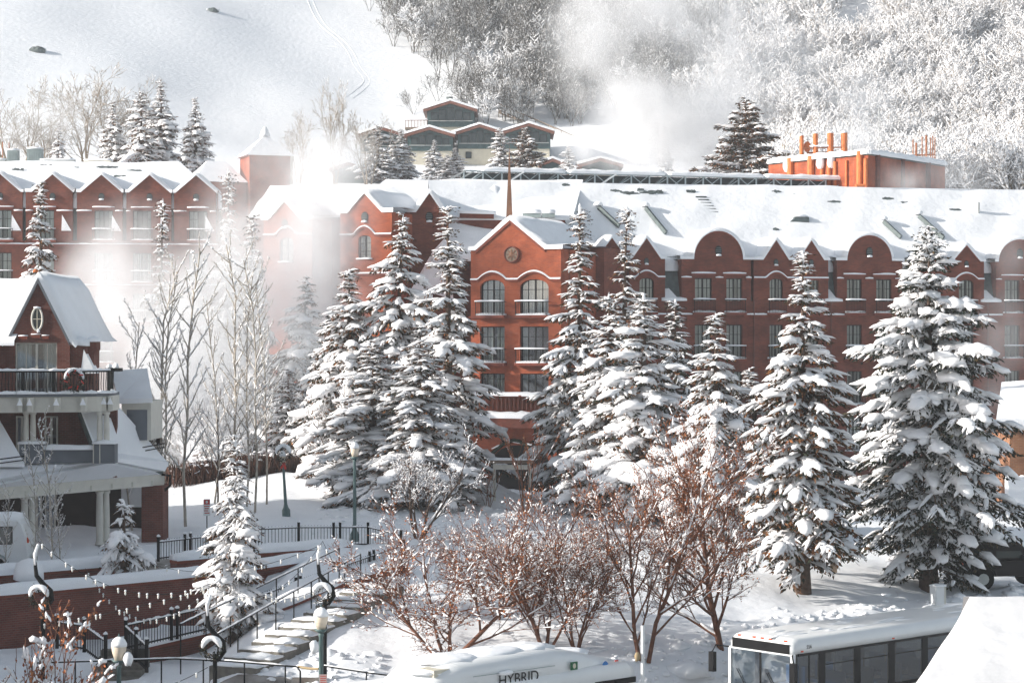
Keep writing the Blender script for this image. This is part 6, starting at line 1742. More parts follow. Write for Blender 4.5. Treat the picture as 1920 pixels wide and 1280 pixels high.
def festoon(a, b, sag, n, label):
    a = Vector(a); b = Vector(b); o = empty('string_lights', a, 0, label, 'string lights', 'festoon lights over the plaza')
    f = lambda t: (b-a)*t-Vector((0, 0, sag*4*t*(1-t)))
    MB().tube([f(i/24) for i in range(25)], .008, 4, False).build('cable', m_iron, o)
    for i in range(n):
        l = link('bulb', bulb_me, o, Matrix.Translation(f((i+.5+rnd.uniform(-.35, .35))/n)-Vector((0, 0, .04)))); link('snow_cap', cap_me, l)
q1, q2, q3 = P(72, 1014, 58), P(394, 1094, 57), P(605, 1014, 63)
festoon(q1, q2, .75, 16, 'string of lights from the left crescent tip to the middle crescent')
festoon(P(70, 1172, 58), P(392, 1102, 57.2), .08, 14, 'straighter lower string of lights across the brick wall')
festoon(P(160, 1065, 74), P(395, 1100, 57.3), 1.3, 18, 'deep-sagging string of lights over the brick wall')
festoon(q2, q3, .9, 12, 'string of lights from the middle crescent to the right crescent')
festoon(P(500, 1120, 62), P(604, 1100, 62.9), .15, 8, 'short string of lights before the ramp snow')
festoon(q3, P(790, 1100, 66), 1.3, 12, 'string of lights from the right crescent into the russet tree')
festoon(P(285, 1058, 75), P(604, 1020, 63), .5, 12, 'high string of lights passing before the upper fence')
festoon(P(75, 1290, 57), P(390, 1250, 57.4), .5, 10, 'lowest string of lights just above the level handrail')

# signs, street furniture
sg = empty('parking_sign', hit(388, 990), 0, 'red and white parking notice on a thin post by the fence', 'sign')
zt = PZ(935, sg.location.y)-sg.location.z
MB().tube([(0, 0, -.2), (0, 0, zt)], .025, 6).build('post', m_iron, sg)
MB().box(-.15, .15, -.04, -.025, zt-.75, zt).build('plate', m_white, sg)
MB().box(-.13, .13, -.045, -.0405, zt-.24, zt-.03).build('red_panel', m_red, sg)
MB().blob((0, -.05, zt-.13), .06, .01, .06, 8, 6, 0, 1, -1).build('emblem', m_white, sg)
for k in range(4): MB().box(-.12+.02*(k % 2), .12-.03*(k % 3), -.045, -.0405, zt-.34-k*.1, zt-.30-k*.1).build('print_line', m_red, sg)
sg2 = empty('canopy_frame', hit(925, 938), 0, 'white snow-topped timber canopy frame before the dark doorway', 'frame')
dd = sg2.location.y; zz = lambda py: PZ(py, dd)-sg2.location.z; xx = lambda px: PX(px, dd)-sg2.location.x
for px in (927, 993): MB().box(xx(px)-.07, xx(px)+.07, -.07, .07, -.2, zz(868)).build('post', m_cream, sg2)
MB().box(xx(918), xx(1001), -.12, .12, zz(868), zz(862)).build('beam', m_wood, sg2)
MB().box(xx(928.5), xx(991), -.05, .05, zz(880), zz(871)).build('sign_board', m_cream, sg2)
MB().snowbar((xx(917), 0, zz(862)), (xx(1002), 0, zz(862)), .3, .1, .25, 2).build('snow', m_snow, sg2, True)
p = hit(1757, 1133); ub = empty('utility_cabinet', p, R_(25), 'white utility cabinet standing in snow left of the black car', 'cabinet')
hgt = PZ(1098, p.y)-p.z
MB().box(-.18, .17, -.2, .2, -.2, hgt).build('cabinet', m_white, ub); MB().box(.18, .27, -.18, .2, -.2, hgt+.04).build('side_panel', m_cream, ub)
MB().snowbar((-.2, 0, hgt), (.28, 0, hgt), .45, .08, .2, 1).build('snow', m_snow, ub, True)
sp_ = empty('street_pole', (PX(1205, 60.5), 60.5, 0), 0, 'white street pole in front of the tall russet tree', 'pole')
MB().tube([(0, 0, 0), (0, 0, PZ(1172, 60.5))], .055, 10).build('pole', m_white, sp_)
MB().blob((-.16, -.05, PZ(1230, 60.5)), .09, .07, .14, 7, 5, .2, 2, -.9).build('lantern', m_rope, sp_, True)
p = hit(1563, 1075); bp_ = empty('small_post', p, 0, 'thin dark post with box between the two right spruces', 'post')
MB().tube([(0, 0, -.1), (0, 0, 1.6)], .04, 6).build('post', m_iron, bp_); MB().box(-.12, .12, -.1, .1, .05, .45).build('box', m_wood, bp_)

# ------------------------------------------------------------------ city bus
def text_mesh(txt, size, m, ext=.004):
    cu = bpy.data.curves.new('lettering', 'FONT'); cu.body = txt; cu.size = size; cu.extrude = ext
    ob = bpy.data.objects.new('tmp', cu); COL.objects.link(ob)
    dg = bpy.context.evaluated_depsgraph_get(); me = bpy.data.meshes.new_from_object(ob.evaluated_get(dg)); bpy.data.objects.remove(ob)
    me.materials.clear(); me.materials.append(m); return me
def rot_side(x, y, z): return Matrix.Translation((x, y, z)) @ Matrix.Rotation(R_(90), 4, 'X')
Bo = Vector((8.3, 63.1, 0)); brz = math.atan2(.66, .75)
bus = empty('city_bus', Bo, brz, 'white city bus with dark windows parked below the bank', 'bus', 'buses at the kerb')
W, LB_, RT = 2.55, 12.0, 3.18
def sect(inset=0, z0=2.74, z1=RT):
    r = .26; pr = [(inset, z0)]
    pr += [(r-math.cos(a)*(r-inset), z1-r+math.sin(a)*r) for a in np.linspace(0, math.pi/2, 6)]
    pr += [(W-r+math.cos(a)*(r-inset), z1-r+math.sin(a)*r) for a in np.linspace(math.pi/2, 0, 6)]
    return pr+[(W-inset, z0)]
def loft(secs):
    m = MB(); n = len(secs[0][1]); vs = []
    for x, pr in secs: vs += [(x, y, z) for y, z in pr]
    fs = [(i*n+k, i*n+k+1, (i+1)*n+k+1, (i+1)*n+k) for i in range(len(secs)-1) for k in range(n-1)]
    fs += [tuple(range(n-1, -1, -1)), tuple((len(secs)-1)*n+k for k in range(n))]
    fs += [(i*n, (i+1)*n, (i+1)*n+n-1, i*n+n-1) for i in range(len(secs)-1)]
    return m.add(vs, fs)
loft([(.02, sect(.06, 2.74, RT-.14)), (.14, sect(.02, 2.74, RT-.04)), (.4, sect(0)), (LB_-.3, sect(0)), (LB_, sect(.06, 2.74, RT-.1))]).build('roof', m_white, bus, True)
MB().box(.06, LB_, .0, W, .32, 1.32).build('lower_body', m_white, bus)
MB().box(.25, LB_-.15, .07, W-.07, 2.70, 2.735).build('ceiling_lining', m_vent, bus)
MB().box(.1, LB_-.05, .06, W-.06, .9, .98).build('floor', m_rubber, bus)
MB().box(LB_-.12, LB_, 0, W, 1.32, 2.74).build('rear_wall', m_white, bus)
# front: sign box, windscreen, pillars
MB().prism([(0, 0), (0, 0)], 0, 0) if False else None
MB().box(-.012, .03, .14, W-.14, 2.74, 3.02).build('destination_sign', m_black, bus)
MB().box(-.02, .02, .08, W-.08, 2.69, 2.735).build('sign_trim', m_white, bus)
for y in (.03, W-.03): MB().beam((.05, y, 1.3), (.05, y, 2.74), .1, .12, (1, 0, 0)).build('front_pillar', m_white, bus)
MB().box(-.015, .0, .1, W-.1, 1.32, 1.36).build('windscreen_trim', m_black, bus)
for y0, y1 in ((.1, W/2-.03), (W/2+.03, W-.1)):
    MB().quad((.0, y0, 1.36), (.0, y1, 1.36), (.0, y1, 2.69), (.0, y0, 2.69)).build('windscreen', pane_mat('windscreen_glass', (.42, .5, .5), .3), bus)
MB().box(-.01, .02, W/2-.03, W/2+.03, 1.36, 2.69).build('windscreen_post', m_black, bus)
for y in (.35, .95, 1.27, 1.6, 2.2): MB().box(.06, .2, y-.06, y+.06, RT-.13, RT-.06).build('marker_light', m_amber, bus)
for y in (.5, 1.7): MB().tube([(-.03, y, 1.4), (-.04, y+.5, 2.1)], .015, 5).build('wiper', m_iron, bus)
mr = MB().tube([(.0, W, 2.72), (-.25, W+.32, 2.76), (-.3, W+.42, 2.55)], .022, 6).build('mirror_arm', m_iron, bus)
MB().box(-.38, -.24, W+.3, W+.5, 1.95, 2.55).build('mirror', m_black, mr)
mr = MB().tube([(.0, 0, 2.72), (-.25, -.2, 2.76), (-.3, -.3, 2.55)], .022, 6).build('mirror_arm', m_iron, bus)
MB().box(-.38, -.24, -.4, -.2, 1.95, 2.55).build('mirror', m_black, mr)
# side windows near and far
edges = [.25, 1.2, 1.45, 2.85, 3.1, 4.5, 4.75, 6.15, 6.4, 7.8, 8.05, 9.45, 9.7, 11.1, 11.35, LB_-.12]
for yy, sgn in ((0, -1), (W, 1)):
    for i in range(len(edges)-1):
        a, b = edges[i], edges[i+1]
        if i % 2 == 1 or i == len(edges)-1:
            MB().box(a-.02, b+.02, yy-.012, yy+.05 if sgn < 0 else yy+.012, 1.32, 2.74).build('window_pillar', m_black, bus)
        else:
            fr_ = MB().box(a, b, yy-.014 if sgn < 0 else yy-.02, yy+.02 if sgn < 0 else yy+.014, 1.32, 1.42).box(a, b, yy-.014 if sgn < 0 else yy-.02, yy+.02 if sgn < 0 else yy+.014, 2.66, 2.74)
            if i > 0: fr_.box(a, b, yy-.013, yy+.013, 2.3, 2.325)
            w = fr_.build('side_window', m_black, bus)
            MB().quad((a, yy, 1.42), (b, yy, 1.42), (b, yy, 2.66), (a, yy, 2.66)).build('pane', m_pane_bus if sgn < 0 else m_pane, w)
dr = MB().box(.72, .76, -.016, .02, .45, 2.66).build('door_post', m_black, bus)
for i in range(7):
    for y in (.5, W-.5):
        x = 2.1+i*1.35; s_ = MB().box(x, x+.45, y-.38, y+.38, .98, 1.42).box(x+.38, x+.48, y-.38, y+.38, 1.42, 1.95).build('seat', m_blue, bus)
for x in (1.3, 3.0, 5.5): MB().tube([(x, .95, .98), (x, .95, 2.7)], .02, 6).build('grab_pole', m_hvac, bus)
MB().blob((.9, 1.95, 1.55), .28, .3, .5, 9, 7, .05, 1, -1).build('driver_seat', m_rubber, bus)
MB().tube([(.55+.0, 1.95+.22*math.cos(a), 1.5+.22*math.sin(a)) for a in np.linspace(0, 6.283, 15)], .02, 5, False).build('steering_wheel', m_black, bus)
for x in (2.6, 8.9):
    for y in (0, W):
        t_ = MB().tube([(x, y-.02 if y == 0 else y-.26, .48), (x, y+.26 if y == 0 else y+.02, .48)], .48, 18).build('tyre', m_rubber, bus); MB().tube([(x, y-.03 if y == 0 else y-.02, .48), (x, y+.02 if y == 0 else y+.03, .48)], .26, 14).build('rim', m_hvac, t_)
MB().add([(5.2, -.006, 1.0), (LB_, -.006, .6), (LB_, -.006, 1.2), (6.4, -.006, 1.2)], [(0, 1, 2, 3)]).build('blue_stripe', m_blue, bus)
MB().add([(4.0, -.008, 1.15), (LB_, -.008, 1.2), (LB_, -.008, 1.31), (4.0, -.008, 1.22)], [(0, 1, 2, 3)]).build('magenta_stripe', m_mag, bus)
link('fleet_number', text_mesh('556', .16, m_black), bus, rot_side(.62, -.005, 2.86))
for x in (.42, 4.7): MB().box(x-.05, x+.05, -.02, .01, 2.78, 2.82).build('side_marker', m_amber, bus)
ring = MB().tube([(9.0+.16*math.cos(a), -.01, 2.9+.12*math.sin(a)) for a in np.linspace(.5, 5.8, 12)], .025, 5, False).build('emblem', m_teal, bus)
rs2 = MB(); rr_ = random.Random(4)
for k in range(26):
    rs2.blob((rr_.uniform(.6, LB_-.4), rr_.uniform(.45, W-.35), RT-.03), rr_.uniform(.25, .9), rr_.uniform(.06, .2), .055, 8, 4, .3, k)
rs2.build('roof_snow', m_snow, bus, True)['kind'] = 'stuff'

# hybrid bus: only its roof fairing shows
b2 = empty('hybrid_bus', (-3.6, 54.6, 0), brz, 'white hybrid bus roof with black lettering at the bottom edge', 'bus', 'buses at the kerb')
L2 = 9.6
def loft2(secs, nm, m, mtx=None): return loft(secs).build(nm, m, b2, True, mtx)
loft2([(0, sect(.08, 2.0, 2.75)), (.3, sect(0, 2.0, 2.9)), (L2-.35, sect(0, 2.0, 2.9)), (L2, sect(.15, 2.0, 2.7))], 'roof', m_white)
MB().box(.05, L2-.05, 0, W, .35, 2.0).build('lower_body', m_white, b2)
for x in (2.0, 7.6):
    for y in (0, W): t_ = MB().tube([(x, y-.02 if y == 0 else y-.24, .46), (x, y+.24 if y == 0 else y+.02, .46)], .46, 16).build('tyre', m_rubber, b2)
def pod(inset, z1):
    pr = [(inset, 2.55)]; r = .45
    pr += [(inset+.05+r-math.cos(a)*r, z1-r*.7+math.sin(a)*r*.7) for a in np.linspace(0, math.pi/2, 6)]
    pr += [(W-inset-.05-r+math.cos(a)*r, z1-r*.7+math.sin(a)*r*.7) for a in np.linspace(math.pi/2, 0, 6)]
    return pr+[(W-inset, 2.55)]
loft2([(1.9, pod(.3, 2.95)), (2.6, pod(.12, 3.28)), (3.2, pod(.06, 3.42)), (6.6, pod(.06, 3.48)), (7.3, pod(.1, 3.36)), (8.6, pod(.2, 3.06)), (9.3, pod(.4, 2.9))], 'roof_fairing', m_white)
sb2 = MB()
for x, y, rx, ry, rz in ((3.6, 1.3, 1.1, .9, .14), (5.2, 1.3, 1.3, .9, .16), (6.4, 1.3, .9, .85, .14), (7.9, 1.3, .8, .7, .12), (2.6, 1.0, .7, .7, .1)): sb2.blob((x, y, {3.6: 3.38, 5.2: 3.4, 6.4: 3.42, 7.9: 3.15, 2.6: 3.2}[x]), rx, ry, rz, 12, 5, .08, int(x*3))
sb2.build('roof_snow', m_snow, b2, True)
MB().box(2.35, 3.1, .35, 1.0, 3.12, 3.3).build('air_scoop', m_stucco, b2)
link('lettering', text_mesh('HYBRID', .42, m_black), b2, rot_side(4.35, .045, 2.72))
MB().blob((4.62, .03, 3.05), .3, .06, .07, 10, 5, .25, 41, -.9).build('clinging_snow', m_snow, b2, True)
MB().box(7.0, 7.25, .02, .05, 2.88, 3.1).build('green_badge', mat('green_badge', (.02, .12, .05), .5), b2)
MB().blob((7.125, .018, 2.99), .06, .01, .075, 8, 6, 0, 1, -1).build('badge_face', m_stucco, b2)
MB().blob((8.45, .16, 2.82), .13, .02, .16, 10, 6, 0, 1, -1).build('round_badge', m_blue, b2)
MB().box(8.22, 8.68, .12, .145, 2.78, 2.84).build('badge_band', mat('badge_pink', (.5, .25, .25), .5), b2)
MB().box(8.85, 8.97, .17, .19, 2.92, 2.96).build('red_tag', m_red, b2)
MB().box(7.9, L2-.1, -.01, .02, 2.3, 2.46).build('window_band', m_black, b2)
for x0, x1 in ((3.45, 6.4),):
    MB().box(x0, x1, .025, .04, 3.06, 3.075).build('panel_seam', m_vent, b2)
# dark roof next to it
v3 = empty('parked_van', (-6.3, 51.6, 0), brz, 'vehicle roof with black rack at the bottom left of the hybrid bus', 'van')
MB().box(0, 4.6, 0, 1.9, .4, 2.6).build('body', m_white, v3); MB().box(.05, 4.3, .1, 1.8, 2.6, 2.68).build('roof_rack', m_black, v3)
for k in range(9): MB().box(.2+k*.45, .3+k*.45, .05, 1.85, 2.68, 2.74).build('rack_slat', m_slate, v3)
for x in (.9, 3.6):
    for y in (0, 1.9): MB().tube([(x, y-.02 if y == 0 else y-.2, .36), (x, y+.2 if y == 0 else y+.02, .36)], .36, 14).build('tyre', m_rubber, v3)
MB().snowbar((2.9, 1.0, 2.74), (4.5, 1.0, 2.72), 1.5, .12, .1, 2).build('roof_snow', m_snow, v3, True)

# ------------------------------------------------------------------ black car at right, white van at left
def car_body(prof, w, m, parent, bev=.1):
    m_ = MB(); n = len(prof); vs = []
    ys = [(0, .10), (.12, .0), (w-.12, .0), (w, .10)]
    cxm = sum(p[0] for p in prof)/n; czm = sum(p[1] for p in prof)/n
    for y, ins in ys:
        for x, z in prof: vs.append((x+(cxm-x)*ins*.35, y, z+(czm-z)*ins*.5))
    fs = [tuple(range(n)), tuple(range(4*n-1, 3*n-1, -1))]
    for j in range(3):
        for i in range(n):
            k = (i+1) % n; fs.append((j*n+i, (j+1)*n+i, (j+1)*n+k, j*n+k))
    m_.add(vs, fs); return m_.build('body', m, parent)
cp_ = P(1808, 1128, 81.8); cz0 = Hs(cp_.x+1.5, cp_.y)
suv = empty('black_car', (cp_.x, cp_.y, cz0-.05), R_(8), 'black off-road car parked under the biggest spruce', 'car')
car_body([(0, .5), (3.9, .5), (4.05, .75), (4.0, 1.05), (2.95, 1.1), (2.55, 1.12), (.12, 1.15), (0, .95)], 1.8, m_black, suv)
car_body([(.12, 1.13), (2.75, 1.13), (2.35, 1.72), (2.2, 1.82), (.35, 1.84), (.2, 1.74)], 1.7, m_black, suv).location = (0, .05, 0)
for x0, x1 in ((.3, 1.15), (1.3, 2.2)): MB().quad((x0, .035, 1.22), (x1+(.2 if x0 > 1 else 0), .035, 1.22), (x1, .06, 1.66), (x0, .06, 1.66)).build('side_window', m_pane_dk2, suv)
MB().add([(2.78, .2, 1.16), (2.78, 1.6, 1.16), (2.42, 1.55, 1.7), (2.42, .25, 1.7)], [(0, 1, 2, 3)]).build('windscreen', mat('windscreen_frost', (.45, .55, .58), .2), suv)
for x in (.75, 3.15):
    for y in (0, 1.8):
        t_ = MB().tube([(x, y-.06 if y == 0 else y-.2, .42), (x, y+.2 if y == 0 else y+.06, .42)], .43, 18).build('tyre', m_rubber, suv); MB().tube([(x, y-.075 if y == 0 else y, .42), (x, y if y == 0 else y+.075, .42)], .22, 12).build('rim', m_hvac, t_)
    MB().tube([(x+.52*math.cos(a), -.03, .46+.5*math.sin(a)) for a in np.linspace(.15, 2.99, 9)], .06, 6).build('fender', m_black, suv)
sw = MB().tube([(-.24, .9, 1.0), (-.02, .9, 1.0)], .4, 18).build('spare_wheel', m_rubber, suv); MB().snowbar((-.13, .65, 1.38), (-.13, 1.15, 1.38), .2, .1, .1, 1).build('snow', m_snow, sw, True)
MB().box(-.06, .0, .1, .25, .95, 1.1).build('tail_light', m_amber, suv)
MB().snowbar((.3, .9, 1.83), (2.3, .9, 1.82), 1.5, .12, .1, 5).build('roof_snow', m_snow, suv, True)
MB().box(2.25, 2.45, -.2, -.02, 1.15, 1.32).build('mirror', m_black, suv)
vp = Vector((PX(58, 79.3), 79.3, 0)); vz = Hs(vp.x-2, 79.3)
van = empty('white_van', (vp.x-4.9, 78.4, vz), R_(6), 'white van with snow on its roof at the left edge of the driveway', 'van')
car_body([(0, .45), (4.85, .45), (4.95, .8), (4.9, 1.35), (4.7, 2.0), (4.55, 2.15), (1.6, 2.15), (.9, 1.4), (.05, 1.2)], 1.95, m_white, van)
for x0, x1 in ((1.75, 2.6), (2.75, 3.5), (3.65, 4.35)):
    w = MB().box(x0, x1, -.012, .02, 1.25, 1.92).build('side_window', m_black, van); MB().quad((x0+.05, -.016, 1.3), (x1-.05, -.016, 1.3), (x1-.05, -.016, 1.87), (x0+.05, -.016, 1.87)).build('pane', m_pane_dk2, w)
for x in (1.0, 3.75):
    for y in (0, 1.95):
        t_ = MB().tube([(x, y-.04 if y == 0 else y-.2, .38), (x, y+.2 if y == 0 else y+.04, .38)], .39, 18).build('tyre', m_rubber, van); MB().tube([(x, y-.055 if y == 0 else y, .38), (x, y if y == 0 else y+.055, .38)], .22, 12).build('rim', m_hvac, t_)
    MB().tube([(x+.47*math.cos(a), -.03, .42+.46*math.sin(a)) for a in np.linspace(.1, 3.04, 9)], .04, 6).build('arch_trim', m_vent, van)
MB().box(4.86, 4.93, .05, .2, 1.3, 1.5).build('tail_light', m_amber, van); MB().box(4.8, 5.03, .05, 1.9, .42, .62).build('bumper', m_rubber, van)
MB().snowbar((1.6, .97, 2.13), (4.6, .97, 2.13), 1.9, .24, .12, 5).build('roof_snow', m_snow, van, True)

# ------------------------------------------------------------------ snowed-over kiosk roof, lower right, and shop at right edge
ks = empty('kiosk', (13, 39, 0), 0, 'kiosk under a thick smooth snow-covered roof in the lower right corner', 'kiosk'); km = place(ks)
ra, rb = P(1818, 1130, 40.3), P(2250, 1130, 40.3)
fa_, fb_ = P(1560, 1512, 34.2), P(2250, 1512, 34.2)
V = []; nx, ny = 30, 22
for j in range(ny+1):
    v = j/ny; prof = (1-v)
    for i in range(nx+1):
        u = i/nx; a = ra.lerp(fa_, v); b = rb.lerp(fb_, v); p = a.lerp(b, u)
        V.append((p.x, p.y, p.z+.05*float(wob(p.x, p.y, 5, 5, 1.1))+.02*float(wob(p.x*2, p.y*2, 6, 5, 1.8))+.10*math.exp(-(v/.06)**2)))
k = nx+1
rows = [(j*k+i, (j+1)*k+i, (j+1)*k+i+1, j*k+i+1) for j in range(ny) for i in range(nx)]
n0 = len(V); V += [(x, y+.55, z-.06) for x, y, z in V[:k]]; rows += [(i, i+1, n0+i+1, n0+i) for i in range(nx)]
n1 = len(V); V += [(x+.05, y+.9, z-.35) for x, y, z in V[:k]]; rows += [(n0+i, n0+i+1, n1+i+1, n1+i) for i in range(nx)]
n2 = len(V); V += [(V[j*k][0]+.03, V[j*k][1]+.05, V[j*k][2]-.35) for j in range(ny+1)]; rows += [(j*k, n2+j, n2+j+1, (j+1)*k) for j in range(ny)]
mb = MB(); mb.add(V, rows); mb.build('roof_snow', mat('packed_snow', (.70, .705, .72), .8, bump=.5, bscale=1.2, var=.05, vscale=.6, spec=.15), ks, True, km)
MB().box(8.2, 20, 35.6, 42, 0, 4.4).build('wall', m_wood, ks, mtx=km)
MB().hexa([(8.6, 34.4, 4.1), (20, 34.4, 4.1), (20, 41.6, 6.3), (8.9, 41.6, 6.3), (8.6, 34.4, 4.2), (20, 34.4, 4.2), (20, 40.4, 6.6), (8.9, 40.4, 6.6)]).build('roof_deck', m_wood, ks, mtx=km)
sh = empty('brown_shop', (PX(1915, 104), 104, 2), 0, 'brown brick shop with deep snowy roofs at the right edge', 'shop'); sm = place(sh)
MB().box(PX(1893, 104), PX(2060, 104), 104, 114, 1, PZ(798, 104)).build('wall', brick_mat('brick_tan', (.36, .17, .09), (.28, .13, .07), (.3, .2, .14)), sh, mtx=sm)
mbx = MB(); mbx.hexa([tuple(P(1868, 800, 103)), tuple(P(2080, 800, 103)), tuple(P(2080, 722, 112)), tuple(P(1880, 724, 112)), tuple(P(1868, 785, 103)), tuple(P(2080, 785, 103)), tuple(P(2080, 700, 112)), tuple(P(1878, 716, 112))]); mbx.build('roof_snow', m_snow, sh, mtx=sm)
MB().box(PX(1890, 103), PX(2060, 103), 102.9, 103.9, PZ(806, 103), PZ(800, 103)).build('eave', m_wood, sh, mtx=sm)
# lower awning heaped with snow, scalloped upper edge
aw = MB(); nn = 26; zt, zb = PZ(893, 102), PZ(1010, 102)
top_ = [(PX(1884, 102)+i*.16, zt+.08*abs(math.sin(i*1.57))) for i in range(nn)]
aw.prism([(PX(1884, 102), zb), (PX(1884, 102)+(nn-1)*.16, zb)]+top_[::-1], 101.2, 102.0); aw.build('awning_snow', m_snow, sh, mtx=sm)
for k in range(3): MB().tube([(PX(1887+k*14, 101), 101.0, 1.8), (PX(1887+k*14, 101), 101.0, zb)], .05, 6).build('awning_post', m_wood, sh, mtx=sm)

# ploughed clods along the bank, the walks and round the trees
rgp = np.random.default_rng(77); n = 900
xq = rgp.uniform(-3, 27, n); yq = curb(xq)+np.abs(rgp.normal(2.6, 1.3, n)); sz = rgp.gamma(1.6, .05, n)+.03
x2 = rgp.uniform(-13, -4, 260); y2 = rgp.uniform(62.6, 66, 260); s2 = rgp.gamma(2.0, .035, 260)+.03
x3 = rgp.uniform(-9, 3, 300); y3 = rgp.uniform(92, 109, 300); s3 = rgp.gamma(2.0, .05, 300)+.04
xq = np.concatenate([xq, x2, x3]); yq = np.concatenate([yq, y2, y3]); sz = np.concatenate([sz, s2, s3])
C = np.column_stack([xq, yq, H(xq, yq)-sz*.12]); A = Acc(); A.add(*puffs(C, sz*1.25, rgp, .5))
o = link('snow_clods', A.mesh('snow_clods', m_snow, True)); tag(o, 'loose ploughed snow clods along the bank', 'snow', None, 'stuff')
# ------------------------------------------------------------------ steam and haze
def steam(name, blobs, label, dens=1.0, nscale=.16, lo=.38, hi=.72, pad=.0, step=.8, seed=0.0):
    """one closed box of vapour; density = soft blobs times drifting noise, all in metres"""
    B = np.array([[b[0].x, b[0].y, b[0].z, b[1], b[2], b[3], b[4]] for b in blobs])
    lo_ = (B[:, :3]-B[:, 3:6]).min(0); hi_ = (B[:, :3]+B[:, 3:6]).max(0); c = (lo_+hi_)/2; h = (hi_-lo_)/2
    o = MB().box(-h[0], h[0], -h[1], h[1], -h[2], h[2]).build(name, None if False else m_snow, None, loc=tuple(c))
    o.data.materials.clear()
    m = bpy.data.materials.new(name); m.use_nodes = True; nt = m.node_tree; N = nt.nodes; L = nt.links
    N.remove(N['Principled BSDF']); out = N['Material Output']
    pv = N.new('ShaderNodeVolumePrincipled'); pv.inputs['Color'].default_value = (.84, .85, .865, 1); pv.inputs['Anisotropy'].default_value = .1
    tc = N.new('ShaderNodeTexCoord'); tot = None
    def math_(op, a, b=None, clamp=False):
        q = N.new('ShaderNodeMath'); q.operation = op; q.use_clamp = clamp
        for i, v in enumerate((a, b)):
            if v is None: continue
            if isinstance(v, (int, float)): q.inputs[i].default_value = v
            else: L.new(v, q.inputs[i])
        return q.outputs[0]
    # wobble the coordinates a little so the blobs lose their round edges
    nz0 = N.new('ShaderNodeTexNoise'); nz0.inputs['Scale'].default_value = nscale*.8; nz0.inputs['Detail'].default_value = 1
    mp0 = N.new('ShaderNodeMapping'); mp0.inputs['Location'].default_value = (seed*3.1, seed, 0); L.new(tc.outputs['Object'], mp0.inputs[0]); L.new(mp0.outputs[0], nz0.inputs['Vector'])
    for b in B:
        mp = N.new('ShaderNodeMapping'); mp.vector_type = 'TEXTURE'
        mp.inputs['Location'].default_value = tuple(b[:3]-c); mp.inputs['Scale'].default_value = tuple(b[3:6])
        L.new(tc.outputs['Object'], mp.inputs[0])
        ln = N.new('ShaderNodeVectorMath'); ln.operation = 'LENGTH'; L.new(mp.outputs[0], ln.inputs[0])
        s = math_('SUBTRACT', 1.0, ln.outputs['Value'], True); s = math_('MULTIPLY', s, s); s = math_('MULTIPLY', s, float(b[6])*2.2)
        tot = s if tot is None else math_('ADD', tot, s)
    nz = N.new('ShaderNodeTexNoise'); nz.inputs['Scale'].default_value = nscale; nz.inputs['Detail'].default_value = 4; nz.inputs['Roughness'].default_value = .6; nz.inputs['Distortion'].default_value = .6
    mp1 = N.new('ShaderNodeMapping'); mp1.inputs['Location'].default_value = (seed, seed*1.7, seed*.3); mp1.inputs['Scale'].default_value = (1, 1, .75); L.new(tc.outputs['Object'], mp1.inputs[0]); L.new(mp1.outputs[0], nz.inputs['Vector'])
    mr = N.new('ShaderNodeMapRange'); mr.inputs['From Min'].default_value = lo; mr.inputs['From Max'].default_value = hi; mr.inputs['To Min'].default_value = .06; mr.inputs['To Max'].default_value = 1.4
    L.new(nz.outputs['Fac'], mr.inputs['Value'])
    L.new(math_('MULTIPLY', math_('MULTIPLY', tot, mr.outputs['Result']), dens), pv.inputs['Density'])
    L.new(pv.outputs[0], out.inputs['Volume'])
    o.data.materials.append(m)
    try: m.cycles.volume_step_rate = step
    except Exception: pass
    tag(o, label, 'steam', None, 'stuff')
    return o
def SB(px, py, d, wpx, hpx, dep, k): return (P(px, py, d), wpx*d/FPX, dep, hpx*d/FPX, k)
steam('steam_plume', [SB(1105, 60, 196, 110, 210, 8, .2), SB(1180, 190, 194, 120, 110, 7, .34), SB(1245, 235, 192, 150, 125, 8, .6), SB(1180, 290, 192, 110, 60, 6, .5), SB(1340, 220, 196, 150, 150, 8, .34),
     SB(1390, 90, 200, 150, 150, 8, .14), SB(1250, 10, 200, 260, 170, 8, .2), SB(1090, 280, 192, 70, 60, 5, .2), SB(1320, 300, 193, 110, 50, 6, .4)],
     'tall white steam plume rising behind the hotel roof', .75, .30, .36, .64, seed=2.0)
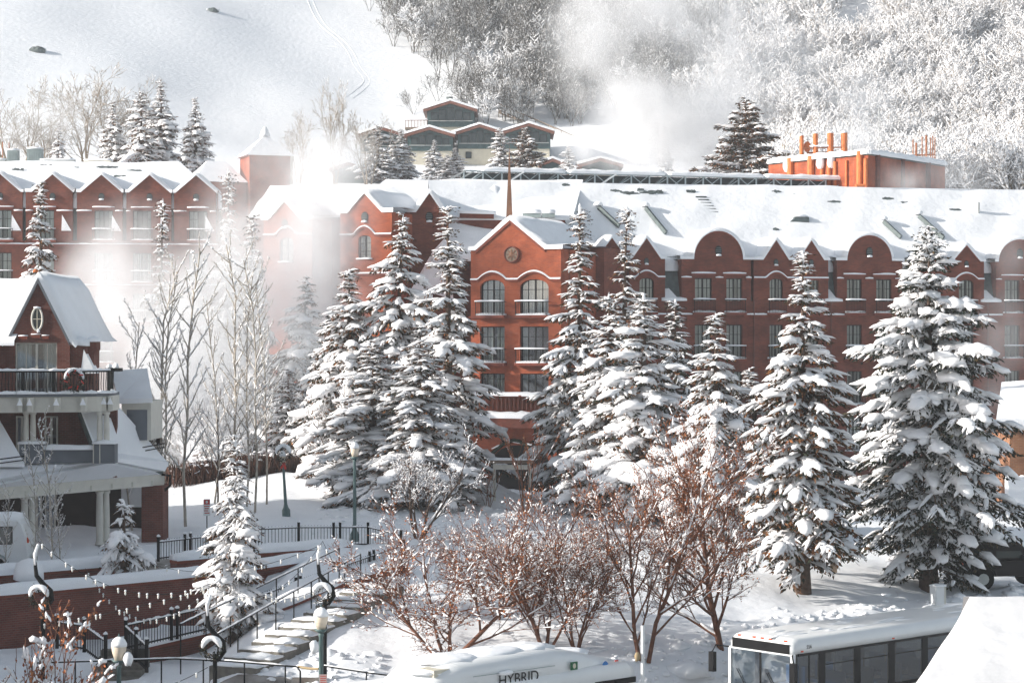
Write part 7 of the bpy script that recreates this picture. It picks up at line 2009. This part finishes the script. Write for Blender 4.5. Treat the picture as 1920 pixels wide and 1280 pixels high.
steam('steam_cloud', [SB(590, 410, 137, 150, 170, 6, .34), SB(610, 520, 132, 140, 160, 6, .4), SB(480, 560, 128, 210, 220, 7, .36), SB(350, 620, 126, 230, 200, 8, .4), SB(215, 570, 132, 170, 190, 8, .24), SB(190, 500, 140, 90, 90, 6, .3),
     SB(330, 730, 122, 230, 170, 8, .5), SB(560, 640, 124, 120, 150, 5, .22), SB(450, 420, 140, 130, 150, 6, .22), SB(560, 300, 150, 130, 110, 6, .14), SB(250, 430, 145, 160, 90, 6, .14), SB(620, 350, 150, 110, 100, 5, .16), SB(420, 780, 120, 120, 90, 5, .3)],
     'bank of steam drifting between the left wing and the aspens', .7, .30, .36, .64, seed=5.0)
steam('steam_wisp', [SB(1700, 340, 161, 90, 45, 3, .5), SB(1780, 330, 163, 90, 70, 4, .4), SB(1840, 370, 160, 70, 55, 3, .3), SB(1650, 320, 164, 60, 40, 3, .2)], 'low steam wisp at the right end of the machine house', .3, .35, .36, .66, seed=9.0)
steam('steam_veil', [SB(1610, 190, 200, 120, 120, 6, .14), SB(1480, 120, 205, 140, 120, 7, .07), SB(1600, 270, 190, 90, 60, 5, .2)], 'thin steam veil above the flue stacks', 1.0, .2, .36, .7, seed=12.0)
steam('steam_mist', [SB(1880, 620, 126, 70, 130, 4, .3), SB(1900, 480, 130, 60, 90, 4, .2), SB(1870, 740, 120, 60, 70, 4, .2)], 'thin mist at the right edge before the hotel', .35, .3, .36, .7, seed=15.0)
steam('slope_mist', [SB(90, 230, 218, 190, 90, 6, .14), SB(470, 220, 225, 220, 100, 8, .16), SB(480, 300, 188, 110, 90, 4, .3), SB(640, 290, 215, 90, 70, 6, .3)], 'pale mist lying along the foot of the ski slope', .6, .16, .34, .7, seed=19.0)
hz_o = MB().box(-440, 440, -100, 720, -1.2, 242).build('haze', m_snow); hz_o.data.materials.clear()
hm_ = bpy.data.materials.new('haze'); hm_.use_nodes = True; N = hm_.node_tree.nodes; N.remove(N['Principled BSDF'])
pv = N.new('ShaderNodeVolumePrincipled'); pv.inputs['Color'].default_value = (.93, .96, 1.0, 1); pv.inputs['Density'].default_value = .0003; pv.inputs['Anisotropy'].default_value = .2
hm_.node_tree.links.new(pv.outputs[0], N['Material Output'].inputs['Volume'])
hz_o.data.materials.append(hm_); hz_o['kind'] = 'stuff'; tag(hz_o, 'cold winter haze over the whole valley', 'haze')
